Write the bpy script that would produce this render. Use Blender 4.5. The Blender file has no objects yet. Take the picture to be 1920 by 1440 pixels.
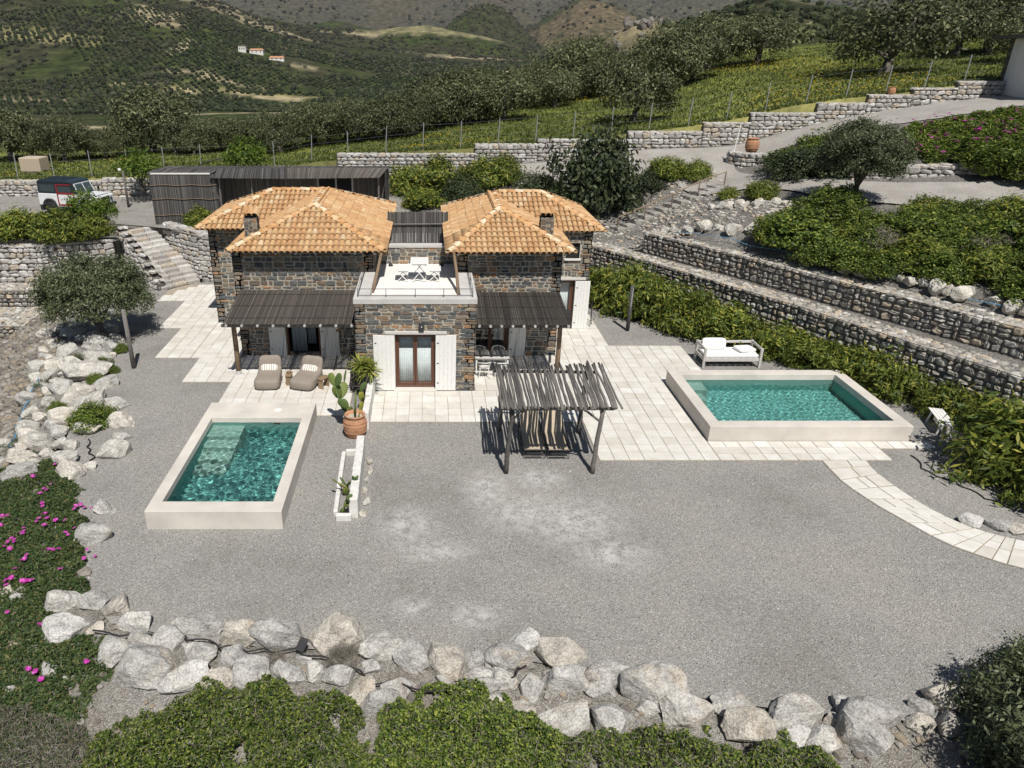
import bpy, bmesh, math, random
import numpy as np
from mathutils import Vector, Matrix, Quaternion
from math import sin, cos, pi, radians

# ------------------------------------------------------------------ camera, world, sun, exposure
SC = bpy.context.scene
COL = SC.collection
cam_d = bpy.data.cameras.new('camera')
cam = bpy.data.objects.new('camera', cam_d); COL.objects.link(cam)
cam.location = (0, 0, 11.3)
cam.rotation_euler = (radians(90 - 24.254), 0, 0)
cam_d.sensor_width = 36; cam_d.lens = 1365 / 1920 * 36
cam_d.shift_x = 160 / 1920
cam_d.clip_start = 0.5; cam_d.clip_end = 20000
SC.camera = cam

SUN_DIR = Vector((-0.15, 0.62, -1.0)).normalized()          # the way the light travels
wd = bpy.data.worlds.new('World'); SC.world = wd; wd.use_nodes = True
wn = wd.node_tree.nodes; wl = wd.node_tree.links
sky = wn.new('ShaderNodeTexSky'); sky.sky_type = 'NISHITA'; sky.sun_disc = False
sky.sun_elevation = math.asin(-SUN_DIR.z)
sky.sun_rotation = math.atan2(-SUN_DIR.x, -SUN_DIR.y)
sky.air_density = 1.0; sky.dust_density = 0.6; sky.ozone_density = 1.0
wl.new(sky.outputs[0], wn['Background'].inputs[0]); wn['Background'].inputs[1].default_value = 0.052
sd = bpy.data.lights.new('sun', 'SUN'); sd.energy = 5.0; sd.angle = radians(0.53); sd.cycles.is_caustics_light = True; sd.color = (1, .955, .89)
sun = bpy.data.objects.new('sun', sd); COL.objects.link(sun)
sun.rotation_euler = SUN_DIR.to_track_quat('-Z', 'Y').to_euler(); sun.location = (10, -30, 60)
SC.view_settings.view_transform = 'Standard'; SC.view_settings.look = 'None'
SC.view_settings.exposure = 0.0; SC.view_settings.gamma = 1.0; SC.view_settings.use_curve_mapping = False
SC.render.engine = 'CYCLES'
SC.cycles.max_bounces = 6; SC.cycles.diffuse_bounces = 2; SC.cycles.glossy_bounces = 3
SC.cycles.transmission_bounces = 6; SC.cycles.transparent_max_bounces = 8
SC.cycles.use_denoising = True

random.seed(7); RNG = np.random.default_rng(11)
H = 11.3
# ------------------------------------------------------------------ helpers
def tag(o, label=None, cat=None, group=None, kind=None):
    if label: o['label'] = label
    if cat: o['category'] = cat
    if group: o['group'] = group
    if kind: o['kind'] = kind
    return o
def thing(name, label, cat, loc=(0, 0, 0), group=None, rz=0):
    o = bpy.data.objects.new(name, None); COL.objects.link(o)
    o.location = loc; o.rotation_euler = (0, 0, rz); o.empty_display_size = .2
    return tag(o, label, cat, group)
def origin(o):
    v = Vector((0, 0, 0))
    while o: v += o.location; o = o.parent
    return v
def mesh_np(name, V, F, smooth=False):
    """V (n,3); F (m,k) array of equal-sized faces, or a list of such arrays"""
    me = bpy.data.meshes.new(name)
    Fs = F if isinstance(F, list) else [F]
    Fs = [np.asarray(f, dtype=np.int32) for f in Fs if len(f)]
    V = np.asarray(V, dtype=np.float32)
    me.vertices.add(len(V)); me.vertices.foreach_set('co', V.ravel())
    nl = sum(f.size for f in Fs); nf = sum(len(f) for f in Fs)
    me.loops.add(nl); me.loops.foreach_set('vertex_index', np.concatenate([f.ravel() for f in Fs]))
    me.polygons.add(nf)
    tot = np.concatenate([np.full(len(f), f.shape[1], np.int32) for f in Fs])
    st = np.concatenate([[0], np.cumsum(tot)[:-1]]).astype(np.int32)
    me.polygons.foreach_set('loop_start', st); me.polygons.foreach_set('loop_total', tot)
    me.polygons.foreach_set('use_smooth', np.full(nf, smooth, bool))
    me.update(calc_edges=True)
    return me
def obj(name, me, mat=None, parent=None, loc=None, kind=None):
    if mat is not None and not me.materials: me.materials.append(mat)
    o = bpy.data.objects.new(name, me); COL.objects.link(o)
    if parent: o.parent = parent
    if loc is not None: o.location = loc
    if kind: o['kind'] = kind
    return o
class MB:
    def __init__(s): s.v = []; s.f = []
    def add(s, vs, fs):
        n = len(s.v); s.v += [tuple(v) for v in vs]; s.f += [[i + n for i in f] for f in fs]; return s
    def box(s, c, d, rz=0, R=None):
        M = R if R else Matrix.Rotation(rz, 3, 'Z'); c = Vector(c)
        vs = [c + M @ Vector((x * d[0] / 2, y * d[1] / 2, z * d[2] / 2)) for x in (-1, 1) for y in (-1, 1) for z in (-1, 1)]
        return s.add(vs, [(0, 1, 3, 2), (4, 6, 7, 5), (0, 4, 5, 1), (2, 3, 7, 6), (0, 2, 6, 4), (1, 5, 7, 3)])
    def bb(s, x0, x1, y0, y1, z0, z1):
        return s.box(((x0 + x1) / 2, (y0 + y1) / 2, (z0 + z1) / 2), (x1 - x0, y1 - y0, z1 - z0))
    def bar(s, a, b, w, h=None):
        a, b = Vector(a), Vector(b); d = b - a
        q = d.to_track_quat('Z', 'Y').to_matrix()
        return s.box((a + b) / 2, (w, h or w, d.length), R=q)
    def tube(s, pts, rad, n=8, cap=True):
        pts = [Vector(p) for p in pts]; m = len(pts)
        if not hasattr(rad, '__len__'): rad = [rad] * m
        vs = []; fs = []; ref = None
        for i, p in enumerate(pts):
            t = (pts[min(i + 1, m - 1)] - pts[max(i - 1, 0)]).normalized()
            if ref is None: ref = t.orthogonal().normalized()
            ref = (ref - t * ref.dot(t))
            ref = ref.normalized() if ref.length > 1e-6 else t.orthogonal().normalized()
            b = t.cross(ref)
            for k in range(n):
                a = 2 * pi * k / n; vs.append(p + (ref * cos(a) + b * sin(a)) * rad[i])
        for i in range(m - 1):
            for k in range(n):
                fs.append((i * n + k, i * n + (k + 1) % n, (i + 1) * n + (k + 1) % n, (i + 1) * n + k))
        if cap: fs += [tuple(range(n))[::-1], tuple(range((m - 1) * n, m * n))]
        return s.add(vs, fs)
    def lathe(s, prof, n=20, c=(0, 0, 0), cap=True):
        vs = [(c[0] + r * cos(2 * pi * k / n), c[1] + r * sin(2 * pi * k / n), c[2] + z) for r, z in prof for k in range(n)]
        fs = [(i * n + k, i * n + (k + 1) % n, (i + 1) * n + (k + 1) % n, (i + 1) * n + k) for i in range(len(prof) - 1) for k in range(n)]
        if cap: fs += [tuple(range(n))[::-1], tuple(range((len(prof) - 1) * n, len(prof) * n))]
        return s.add(vs, fs)
    def prism(s, poly, z0, z1):
        n = len(poly)
        vs = [(x, y, z0) for x, y in poly] + [(x, y, z1) for x, y in poly]
        return s.add(vs, [tuple(range(n))[::-1], tuple(range(n, 2 * n))] + [(i, (i + 1) % n, n + (i + 1) % n, n + i) for i in range(n)])
    def build(s, name, mat, parent=None, bevel=0, smooth=False, local=False, loc=None, kind=None, seg=2):
        """vertices are in world space; they are stored relative to the parent (or to loc)"""
        off = Vector((0, 0, 0)) if local else (origin(parent) if parent else Vector(loc or (0, 0, 0)))
        me = bpy.data.meshes.new(name)
        me.from_pydata([Vector(v) - off for v in s.v], [], s.f)
        bm = bmesh.new(); bm.from_mesh(me)
        bmesh.ops.recalc_face_normals(bm, faces=bm.faces)
        if bevel: bmesh.ops.bevel(bm, geom=bm.edges[:], offset=bevel, segments=seg, affect='EDGES', profile=.5)
        bm.to_mesh(me); bm.free()
        if smooth: me.polygons.foreach_set('use_smooth', [True] * len(me.polygons))
        return obj(name, me, mat, parent, None if parent else (loc or (0, 0, 0)), kind)
def copy_tree(o, parent=None):
    c = o.copy(); COL.objects.link(c)
    if parent: c.parent = parent
    for ch in o.children: copy_tree(ch, c)
    return c
def ordn(i):
    return '%d%s' % (i, 'th' if 10 <= i % 100 <= 20 else {1: 'st', 2: 'nd', 3: 'rd'}.get(i % 10, 'th'))

# ------------------------------------------------------------------ materials
def new_mat(name, rough=.8, spec=.3):
    m = bpy.data.materials.new(name); m.use_nodes = True
    p = m.node_tree.nodes['Principled BSDF']
    p.inputs['Roughness'].default_value = rough; p.inputs['Specular IOR Level'].default_value = spec
    return m, m.node_tree.nodes, m.node_tree.links, p
def ramp(n, cols, interp='LINEAR'):
    r = n.new('ShaderNodeValToRGB'); r.color_ramp.interpolation = interp
    e = r.color_ramp.elements
    while len(e) < len(cols): e.new(.5)
    for k, (p, c) in enumerate(cols):
        e[k].position = p; e[k].color = (*c, 1)
    return r
def noise(n, l, vec, scale, detail=4, rough=.55):
    t = n.new('ShaderNodeTexNoise'); t.inputs['Scale'].default_value = scale
    t.inputs['Detail'].default_value = detail; t.inputs['Roughness'].default_value = rough
    if vec is not None: l.new(vec, t.inputs['Vector'])
    return t
def mixc(n, l, fac, a, b, mode='MIX'):
    x = n.new('ShaderNodeMix'); x.data_type = 'RGBA'; x.blend_type = mode
    for sock, v in ((x.inputs['Factor'], fac), (x.inputs[6], a), (x.inputs[7], b)):
        if isinstance(v, (int, float)): sock.default_value = v
        elif isinstance(v, tuple): sock.default_value = (*v, 1)
        else: l.new(v, sock)
    return x.outputs[2]
def bump(n, l, p, h, strength=.5, dist=.02):
    b = n.new('ShaderNodeBump'); b.inputs['Strength'].default_value = strength; b.inputs['Distance'].default_value = dist
    l.new(h, b.inputs['Height']); l.new(b.outputs[0], p.inputs['Normal']); return b
def world_pos(n):
    return n.new('ShaderNodeNewGeometry').outputs['Position']
def rand_val(n, l):
    """one random number per separate piece, whether it is an object of its own or an island of a joined mesh"""
    oi = n.new('ShaderNodeObjectInfo'); g = n.new('ShaderNodeNewGeometry')
    a = n.new('ShaderNodeMath'); a.operation = 'ADD'; l.new(oi.outputs['Random'], a.inputs[0]); l.new(g.outputs['Random Per Island'], a.inputs[1])
    f = n.new('ShaderNodeMath'); f.operation = 'FRACT'; l.new(a.outputs[0], f.inputs[0])
    return f.outputs[0]
def flat_mat(name, col, rough=.7, spec=.3, var=.12, scale=6, metal=0, bmp=.1):
    m, n, l, p = new_mat(name, rough, spec); p.inputs['Metallic'].default_value = metal
    t = noise(n, l, world_pos(n), scale, 5)
    c = ramp(n, [(.3, tuple(x * (1 - var) for x in col)), (.7, tuple(min(1, x * (1 + var)) for x in col))]); l.new(t.outputs[0], c.inputs[0])
    l.new(c.outputs[0], p.inputs['Base Color'])
    if bmp: bump(n, l, p, noise(n, l, world_pos(n), scale * 8, 3).outputs[0], bmp, .01)
    return m
def piece_mat(name, cols, rough=.85, grain=14, gvar=.35, bmp=.5, bdist=.02, spec=.25, stain=None, interp='CONSTANT'):
    """stone / tile / reed pieces: each piece takes its own colour, plus grain"""
    m, n, l, p = new_mat(name, rough, spec)
    r = ramp(n, cols, interp); l.new(rand_val(n, l), r.inputs[0])
    pos = world_pos(n); t = noise(n, l, pos, grain, 6, .6)
    g = ramp(n, [(.25, (1 - gvar,) * 3), (.75, (1 + gvar * .6,) * 3)]); l.new(t.outputs[0], g.inputs[0])
    c = mixc(n, l, 1.0, r.outputs[0], g.outputs[0], 'MULTIPLY')
    if stain:
        t2 = noise(n, l, pos, stain[1], 4); s = ramp(n, [(stain[2], (0, 0, 0)), (stain[2] + .12, (1, 1, 1))]); l.new(t2.outputs[0], s.inputs[0])
        c = mixc(n, l, s.outputs[0], c, stain[0])
    l.new(c, p.inputs['Base Color'])
    bump(n, l, p, t.outputs[0], bmp, bdist)
    return m
def leaf_mat(name, cols, trans=.3, rough=.55, spec=.3):
    m, n, l, p = new_mat(name, rough, spec)
    r = ramp(n, cols); g = n.new('ShaderNodeNewGeometry'); l.new(g.outputs['Random Per Island'], r.inputs[0])
    oi = n.new('ShaderNodeObjectInfo')
    v = n.new('ShaderNodeHueSaturation'); l.new(r.outputs[0], v.inputs['Color'])
    mr = n.new('ShaderNodeMapRange'); mr.inputs['To Min'].default_value = .8; mr.inputs['To Max'].default_value = 1.2
    l.new(oi.outputs['Random'], mr.inputs['Value']); l.new(mr.outputs[0], v.inputs['Value'])
    l.new(v.outputs[0], p.inputs['Base Color'])
    tr = n.new('ShaderNodeBsdfTranslucent'); l.new(v.outputs[0], tr.inputs['Color'])
    mx = n.new('ShaderNodeMixShader'); mx.inputs[0].default_value = trans
    l.new(p.outputs[0], mx.inputs[1]); l.new(tr.outputs[0], mx.inputs[2])
    l.new(mx.outputs[0], n['Material Output'].inputs[0])
    return m

M = {}
def gravel_mat():
    m, n, l, p = new_mat('gravel', .95, .15)
    pos = world_pos(n)
    vo = n.new('ShaderNodeTexVoronoi'); vo.inputs['Scale'].default_value = 46; l.new(pos, vo.inputs['Vector'])
    sx = n.new('ShaderNodeSeparateColor'); l.new(vo.outputs['Color'], sx.inputs[0])
    peb = ramp(n, [(0, (.15, .145, .135)), (.15, (.245, .237, .222)), (.5, (.292, .283, .267)), (.88, (.345, .335, .315)), (1, (.52, .505, .48))]); l.new(sx.outputs[0], peb.inputs[0])
    t = noise(n, l, pos, .32, 5, .6)
    big = ramp(n, [(.28, (.8, .79, .77)), (.5, (1, 1, 1)), (.72, (1.12, 1.1, 1.05))]); l.new(t.outputs[0], big.inputs[0])
    c = mixc(n, l, 1, peb.outputs[0], big.outputs[0], 'MULTIPLY')
    # crushed pale stone dust lying in patches on the yard
    ds = None
    for (x, y, rx, ry) in ((1.75, 17.6, .8, 1.3), (-.5, 16.0, .9, 1.0), (3.9, 16.2, 1.6, 1.3), (3.3, 18.3, .9, .7), (.2, 14.9, 1.1, .5), (1.1, 12.6, .7, .45), (-.3, 12.9, .5, .4), (2.7, 16.6, 1.4, 1.1), (4.6, 14.8, 1.2, .8)):
        mp = n.new('ShaderNodeMapping'); mp.vector_type = 'POINT'
        mp.inputs['Location'].default_value = (-x / rx, -y / ry, 0); mp.inputs['Scale'].default_value = (1 / rx, 1 / ry, 0)
        l.new(pos, mp.inputs[0])
        le = n.new('ShaderNodeVectorMath'); le.operation = 'LENGTH'; l.new(mp.outputs[0], le.inputs[0])
        mr = n.new('ShaderNodeMapRange'); mr.inputs['From Min'].default_value = 1.15; mr.inputs['From Max'].default_value = .1; l.new(le.outputs['Value'], mr.inputs[0])
        if ds is None: ds = mr.outputs[0]
        else:
            a = n.new('ShaderNodeMath'); a.operation = 'MAXIMUM'; l.new(ds, a.inputs[0]); l.new(mr.outputs[0], a.inputs[1]); ds = a.outputs[0]
    t2 = noise(n, l, pos, 3.4, 12, .78); dn = ramp(n, [(.42, (0, 0, 0)), (.58, (1, 1, 1))]); l.new(t2.outputs[0], dn.inputs[0])
    mu = n.new('ShaderNodeMath'); mu.operation = 'MULTIPLY'; l.new(ds, mu.inputs[0]); l.new(dn.outputs[0], mu.inputs[1])
    mu2 = n.new('ShaderNodeMath'); mu2.operation = 'MULTIPLY'; l.new(mu.outputs[0], mu2.inputs[0]); mu2.inputs[1].default_value = .8
    c = mixc(n, l, mu2.outputs[0], c, (.6, .59, .58))
    # a few rusty and dark grains
    vo2 = n.new('ShaderNodeTexVoronoi'); vo2.inputs['Scale'].default_value = 6.5; l.new(pos, vo2.inputs['Vector'])
    sp = n.new('ShaderNodeMath'); sp.operation = 'LESS_THAN'; sp.inputs[1].default_value = .11; l.new(vo2.outputs['Distance'], sp.inputs[0])
    c = mixc(n, l, sp.outputs[0], c, (.1, .09, .075))
    l.new(c, p.inputs['Base Color'])
    bump(n, l, p, vo.outputs['Distance'], .8, .02)
    return m
def soil_mat(name, cols, peb=.5, ps=30):
    m, n, l, p = new_mat(name, .95, .15); pos = world_pos(n)
    t = noise(n, l, pos, .8, 8, .65)
    r = ramp(n, [(.25 + .5 * k / max(1, len(cols) - 1), c) for k, c in enumerate(cols)]); l.new(t.outputs[0], r.inputs[0])
    vo = n.new('ShaderNodeTexVoronoi'); vo.inputs['Scale'].default_value = ps; l.new(pos, vo.inputs['Vector'])
    sx = n.new('ShaderNodeSeparateColor'); l.new(vo.outputs['Color'], sx.inputs[0])
    pr = ramp(n, [(0, (.4, .4, .4)), (.6, (1, 1, 1)), (1, (1.7, 1.7, 1.65))]); l.new(sx.outputs[0], pr.inputs[0])
    c = mixc(n, l, peb, r.outputs[0], mixc(n, l, 1, r.outputs[0], pr.outputs[0], 'MULTIPLY'))
    l.new(c, p.inputs['Base Color']); bump(n, l, p, vo.outputs['Distance'], .7, .05)
    return m
M['gravel'] = gravel_mat()
M['soil'] = soil_mat('bank soil', [(.19, .165, .135), (.28, .265, .24), (.34, .33, .31)], .7, 42)
M['earth'] = soil_mat('grey earth slope', [(.12, .115, .105), (.19, .18, .165), (.27, .26, .24)], .9)
M['road'] = soil_mat('pale concrete track', [(.30, .28, .25), (.38, .36, .33), (.45, .43, .40)], .15)
M['yard'] = soil_mat('dusty upper yard', [(.24, .225, .20), (.31, .295, .27), (.37, .355, .33)], .5)
def rock_mat(name, cols, stain_col):
    m, n, l, p = new_mat(name, .92, .2); pos = world_pos(n)
    r = ramp(n, cols, 'CONSTANT'); l.new(rand_val(n, l), r.inputs[0])
    a = noise(n, l, pos, 3.2, 12, .68); g = ramp(n, [(.3, (.5, .49, .48)), (.46, (.92, .92, .91)), (.7, (1.28, 1.27, 1.25))]); l.new(a.outputs[0], g.inputs[0])
    c = mixc(n, l, 1, r.outputs[0], g.outputs[0], 'MULTIPLY')
    st = noise(n, l, pos, 1.3, 9, .7); s = ramp(n, [(.54, (0, 0, 0)), (.7, (.55, .55, .55))]); l.new(st.outputs[0], s.inputs[0]); c = mixc(n, l, s.outputs[0], c, stain_col)
    wv = noise(n, l, pos, 2.2, 5, .6); ad = n.new('ShaderNodeVectorMath'); ad.operation = 'MULTIPLY_ADD'; l.new(wv.outputs['Color'], ad.inputs[0]); ad.inputs[1].default_value = (.5, .5, .5); l.new(pos, ad.inputs[2])
    vo = n.new('ShaderNodeTexVoronoi'); vo.feature = 'DISTANCE_TO_EDGE'; vo.inputs['Scale'].default_value = 3.4; l.new(ad.outputs[0], vo.inputs['Vector'])
    ck = ramp(n, [(.0, (.35, .33, .3)), (.035, (1, 1, 1))]); l.new(vo.outputs['Distance'], ck.inputs[0]); c = mixc(n, l, .55, c, mixc(n, l, 1, c, ck.outputs[0], 'MULTIPLY'))
    sp = noise(n, l, pos, 26, 4, .6); sr = ramp(n, [(.36, (.6, .6, .6)), (.5, (1, 1, 1)), (.64, (1.2, 1.2, 1.18))]); l.new(sp.outputs[0], sr.inputs[0]); c = mixc(n, l, .8, c, mixc(n, l, 1, c, sr.outputs[0], 'MULTIPLY'))
    l.new(c, p.inputs['Base Color'])
    mx = n.new('ShaderNodeMath'); mx.operation = 'MULTIPLY_ADD'; l.new(sp.outputs[0], mx.inputs[0]); mx.inputs[1].default_value = .25; l.new(a.outputs[0], mx.inputs[2]); bump(n, l, p, mx.outputs[0], 1.0, .09); return m
M['boulder'] = rock_mat('limestone boulder', [(0, (.48, .47, .45)), (.25, (.54, .525, .495)), (.5, (.44, .43, .415)), (.7, (.52, .485, .43)), (.88, (.58, .57, .55))], (.44, .34, .23))
M['pale_rock'] = rock_mat('pale limestone rock', [(0, (.55, .53, .49)), (.4, (.60, .57, .51)), (.75, (.49, .48, .455))], (.48, .38, .26))
M['drystone'] = piece_mat('dry stone', [(0, (.43, .41, .38)), (.3, (.50, .48, .45)), (.55, (.37, .355, .335)), (.72, (.46, .40, .325)), (.87, (.57, .555, .53))], .9, 9, .4, .7, .03, stain=((.34, .22, .12), 2.6, .64))
M['gabion'] = piece_mat('gabion stone', [(0, (.36, .335, .295)), (.3, (.44, .41, .36)), (.5, (.29, .275, .25)), (.68, (.47, .395, .305)), (.85, (.54, .52, .48))], .9, 9, .4, .7, .03)
M['house_stone'] = piece_mat('house stone', [(0, (.10, .108, .11)), (.18, (.14, .144, .14)), (.34, (.19, .182, .165)), (.5, (.22, .168, .12)), (.62, (.165, .13, .10)), (.73, (.29, .245, .185)), (.86, (.235, .195, .15)), (.945, (.35, .215, .125))], .85, 11, .45, .8, .03, stain=((.30, .17, .08), 3.2, .66))
M['mortar'] = flat_mat('pale mortar', (.42, .385, .325), .95, .1, .2, 9)
M['gap'] = flat_mat('dark wall core', (.12, .11, .10), .95, .1, .2, 5)
M['tile'] = piece_mat('clay roof tile', [(0, (.51, .305, .15)), (.2, (.54, .34, .175)), (.42, (.475, .27, .128)), (.6, (.56, .38, .205)), (.78, (.525, .32, .16)), (.93, (.60, .44, .27))], .85, 5, .3, .3, .01)
M['ridge'] = piece_mat('pale ridge tile', [(0, (.66, .45, .25)), (.3, (.62, .37, .18)), (.55, (.74, .60, .42)), (.8, (.56, .31, .14))], .85, 7, .25, .3, .01)
M['roof_bed'] = flat_mat('roof mortar bed', (.40, .29, .18), .95, .1, .2, 8)
M['plaster'] = flat_mat('beige pool plaster', (.595, .555, .50), .8, .2, .13, 1.1, bmp=.08)
M['white_plaster'] = flat_mat('white terrace plaster', (.74, .72, .68), .85, .2, .07, 1.5, bmp=.05)
M['cap'] = flat_mat('grey concrete cap', (.52, .505, .48), .85, .2, .1, 2.5)
M['white_paint'] = flat_mat('white painted wood', (.76, .755, .73), .5, .35, .05, 12, bmp=.03)
M['brown_frame'] = flat_mat('dark brown joinery', (.12, .055, .035), .45, .4, .15, 12)
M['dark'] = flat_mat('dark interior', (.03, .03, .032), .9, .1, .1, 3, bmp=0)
M['curtain'] = flat_mat('pale blue curtain', (.34, .40, .46), .9, .1, .08, 4, bmp=0)
M['voile'] = flat_mat('white voile curtain', (.72, .74, .74), .9, .1, .05, 4, bmp=0)
M['wood_grey'] = piece_mat('weathered grey wood', [(0, (.13, .12, .11)), (.4, (.185, .17, .155)), (.75, (.10, .095, .09))], .9, 16, .4, .5, .01)
M['wood_brown'] = piece_mat('brown wood', [(0, (.24, .17, .11)), (.5, (.29, .215, .145)), (.8, (.20, .14, .095))], .8, 14, .35, .4, .01)
M['wood_white'] = piece_mat('whitewashed wood', [(0, (.50, .48, .45)), (.5, (.57, .55, .52))], .8, 16, .2, .3, .01)
M['wood_tan'] = piece_mat('tan wood', [(0, (.27, .19, .115)), (.5, (.31, .225, .14))], .7, 14, .3, .3, .01)
M['reed'] = piece_mat('weathered reed', [(0, (.135, .12, .105)), (.25, (.165, .148, .13)), (.5, (.11, .10, .088)), (.8, (.19, .172, .15)), (.96, (.27, .25, .22))], .9, 22, .3, .2, .005)
M['reed_dark'] = piece_mat('dark reed', [(0, (.085, .08, .078)), (.25, (.12, .115, .112)), (.5, (.06, .057, .056)), (.82, (.155, .15, .146)), (.96, (.25, .24, .23))], .9, 22, .3, .2, .005)
M['metal_dark'] = flat_mat('dark iron', (.035, .035, .038), .5, .5, .1, 8, bmp=0)
M['galv'] = flat_mat('galvanised steel', (.50, .51, .52), .4, .5, .1, 6, metal=.6, bmp=0)
M['hose'] = flat_mat('black hose', (.02, .02, .022), .6, .4, .1, 8, bmp=0)
M['blue_pipe'] = flat_mat('blue pipe', (.11, .29, .45), .5, .4, .1, 8, bmp=0)
M['terracotta'] = flat_mat('terracotta', (.44, .235, .135), .85, .2, .2, 7, bmp=.2)
M['fabric'] = flat_mat('taupe fabric', (.27, .235, .20), .95, .1, .08, 10, bmp=.15)
M['canvas'] = flat_mat('beige canvas', (.46, .385, .29), .9, .1, .06, 12)
M['cushion'] = flat_mat('white cushion', (.80, .79, .77), .95, .1, .04, 10, bmp=.1)
M['bark'] = piece_mat('olive bark', [(0, (.12, .105, .09)), (.5, (.16, .14, .12))], .95, 9, .5, .9, .04)
M['kerb_white'] = flat_mat('whitewashed masonry', (.66, .645, .61), .9, .15, .14, 5, bmp=.4)
M['pot_soil'] = flat_mat('pot gravel', (.42, .39, .34), .95, .1, .25, 30)
def stripe_mat():
    m, n, l, p = new_mat('striped cotton', .95, .1)
    tc = n.new('ShaderNodeTexCoord'); w = n.new('ShaderNodeTexWave'); w.bands_direction = 'X'; w.inputs['Scale'].default_value = 3.6; w.inputs['Distortion'].default_value = 0
    l.new(tc.outputs['Object'], w.inputs['Vector'])
    r = ramp(n, [(.25, (.36, .32, .27)), (.42, (.80, .77, .71))]); l.new(w.outputs['Fac'], r.inputs[0]); l.new(r.outputs[0], p.inputs['Base Color'])
    return m
M['stripe'] = stripe_mat()
def paver_mat():
    m, n, l, p = new_mat('pale limestone paver', .75, .25); pos = world_pos(n)
    r = ramp(n, [(0, (.61, .59, .545)), (.3, (.655, .64, .60)), (.55, (.575, .55, .50)), (.75, (.69, .68, .65)), (1, (.63, .605, .555))]); l.new(rand_val(n, l), r.inputs[0])
    t = noise(n, l, pos, 2.3, 7, .65); g = ramp(n, [(.3, (.88, .86, .82)), (.62, (1.04, 1.04, 1.04))]); l.new(t.outputs[0], g.inputs[0])
    c = mixc(n, l, 1, r.outputs[0], g.outputs[0], 'MULTIPLY')
    t2 = noise(n, l, pos, 1.1, 6, .7); s = ramp(n, [(.62, (0, 0, 0)), (.82, (.5, .5, .5))]); l.new(t2.outputs[0], s.inputs[0])
    c = mixc(n, l, s.outputs[0], c, (.44, .335, .21))
    l.new(c, p.inputs['Base Color']); bump(n, l, p, noise(n, l, pos, 30, 4).outputs[0], .25, .01)
    return m
M['paver'] = paver_mat()
M['rubble'] = piece_mat('brown grey rubble', [(0, (.21, .19, .16)), (.3, (.26, .24, .205)), (.5, (.165, .152, .135)), (.68, (.29, .24, .18)), (.85, (.32, .30, .27))], .95, 9, .4, .7, .03)
M['joint'] = flat_mat('sandy joint', (.36, .31, .245), .95, .1, .2, 8)
def glass_mat():
    m, n, l, p = new_mat('window glass', .03, .5)
    tr = n.new('ShaderNodeBsdfTransparent'); tr.inputs[0].default_value = (.94, .96, .96, 1)
    gl = n.new('ShaderNodeBsdfGlossy'); gl.inputs['Roughness'].default_value = .02
    lw = n.new('ShaderNodeLayerWeight'); pw = n.new('ShaderNodeMath'); pw.operation = 'POWER'; l.new(lw.outputs['Facing'], pw.inputs[0]); pw.inputs[1].default_value = 4
    fr = n.new('ShaderNodeMath'); fr.operation = 'MULTIPLY_ADD'; l.new(pw.outputs[0], fr.inputs[0]); fr.inputs[1].default_value = .9; fr.inputs[2].default_value = .05
    mx = n.new('ShaderNodeMixShader'); l.new(fr.outputs[0], mx.inputs[0]); l.new(tr.outputs[0], mx.inputs[1]); l.new(gl.outputs[0], mx.inputs[2])
    l.new(mx.outputs[0], n['Material Output'].inputs[0]); return m
M['glass'] = glass_mat()
# foliage
M['olive'] = leaf_mat('olive leaf', [(0, (.04, .055, .023)), (.45, (.088, .112, .05)), (.8, (.15, .175, .085)), (1, (.25, .275, .165))], .2)
M['grove'] = leaf_mat('grove olive leaf', [(0, (.03, .04, .016)), (.5, (.08, .094, .038)), (.82, (.145, .157, .07)), (1, (.26, .265, .14))], .2)
M['oleander'] = leaf_mat('oleander leaf', [(0, (.04, .07, .013)), (.45, (.11, .155, .025)), (.78, (.22, .25, .04)), (1, (.40, .38, .07))], .3)
M['lentisk'] = leaf_mat('bright shrub leaf', [(0, (.02, .038, .009)), (.35, (.06, .10, .016)), (.75, (.135, .19, .028)), (1, (.30, .33, .065))], .3)
M['dark_shrub'] = leaf_mat('dark shrub leaf', [(0, (.018, .03, .014)), (.5, (.04, .058, .024)), (.85, (.07, .09, .036)), (1, (.12, .14, .06))], .2)
M['iceplant'] = leaf_mat('ice plant leaf', [(0, (.025, .045, .014)), (.5, (.05, .085, .025)), (.85, (.085, .115, .035)), (1, (.16, .13, .055))], .2)
M['dry_twig'] = leaf_mat('dry scrub', [(0, (.13, .11, .085)), (.5, (.21, .185, .15)), (1, (.32, .29, .24))], .1)
M['fruit_leaf'] = leaf_mat('fruit tree leaf', [(0, (.05, .10, .012)), (.5, (.10, .17, .02)), (1, (.21, .27, .04))], .4)
M['petal'] = leaf_mat('magenta petal', [(0, (.42, .03, .30)), (.6, (.58, .06, .42)), (1, (.70, .22, .55))], .3)
M['yellow'] = leaf_mat('yellow petal', [(0, (.42, .30, .01)), (1, (.62, .47, .03))], .3)
M['grass'] = leaf_mat('meadow blade', [(0, (.055, .085, .018)), (.45, (.10, .135, .028)), (.85, (.15, .175, .042)), (1, (.25, .24, .09))], .3)
M['cactus'] = piece_mat('cactus pad', [(0, (.10, .15, .045)), (.4, (.15, .19, .05)), (.75, (.27, .27, .05)), (.93, (.42, .24, .06))], .6, 20, .2, .2, .01)
M['yucca'] = leaf_mat('yucca leaf', [(0, (.15, .21, .03)), (.5, (.30, .36, .06)), (1, (.52, .50, .14))], .25)
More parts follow.
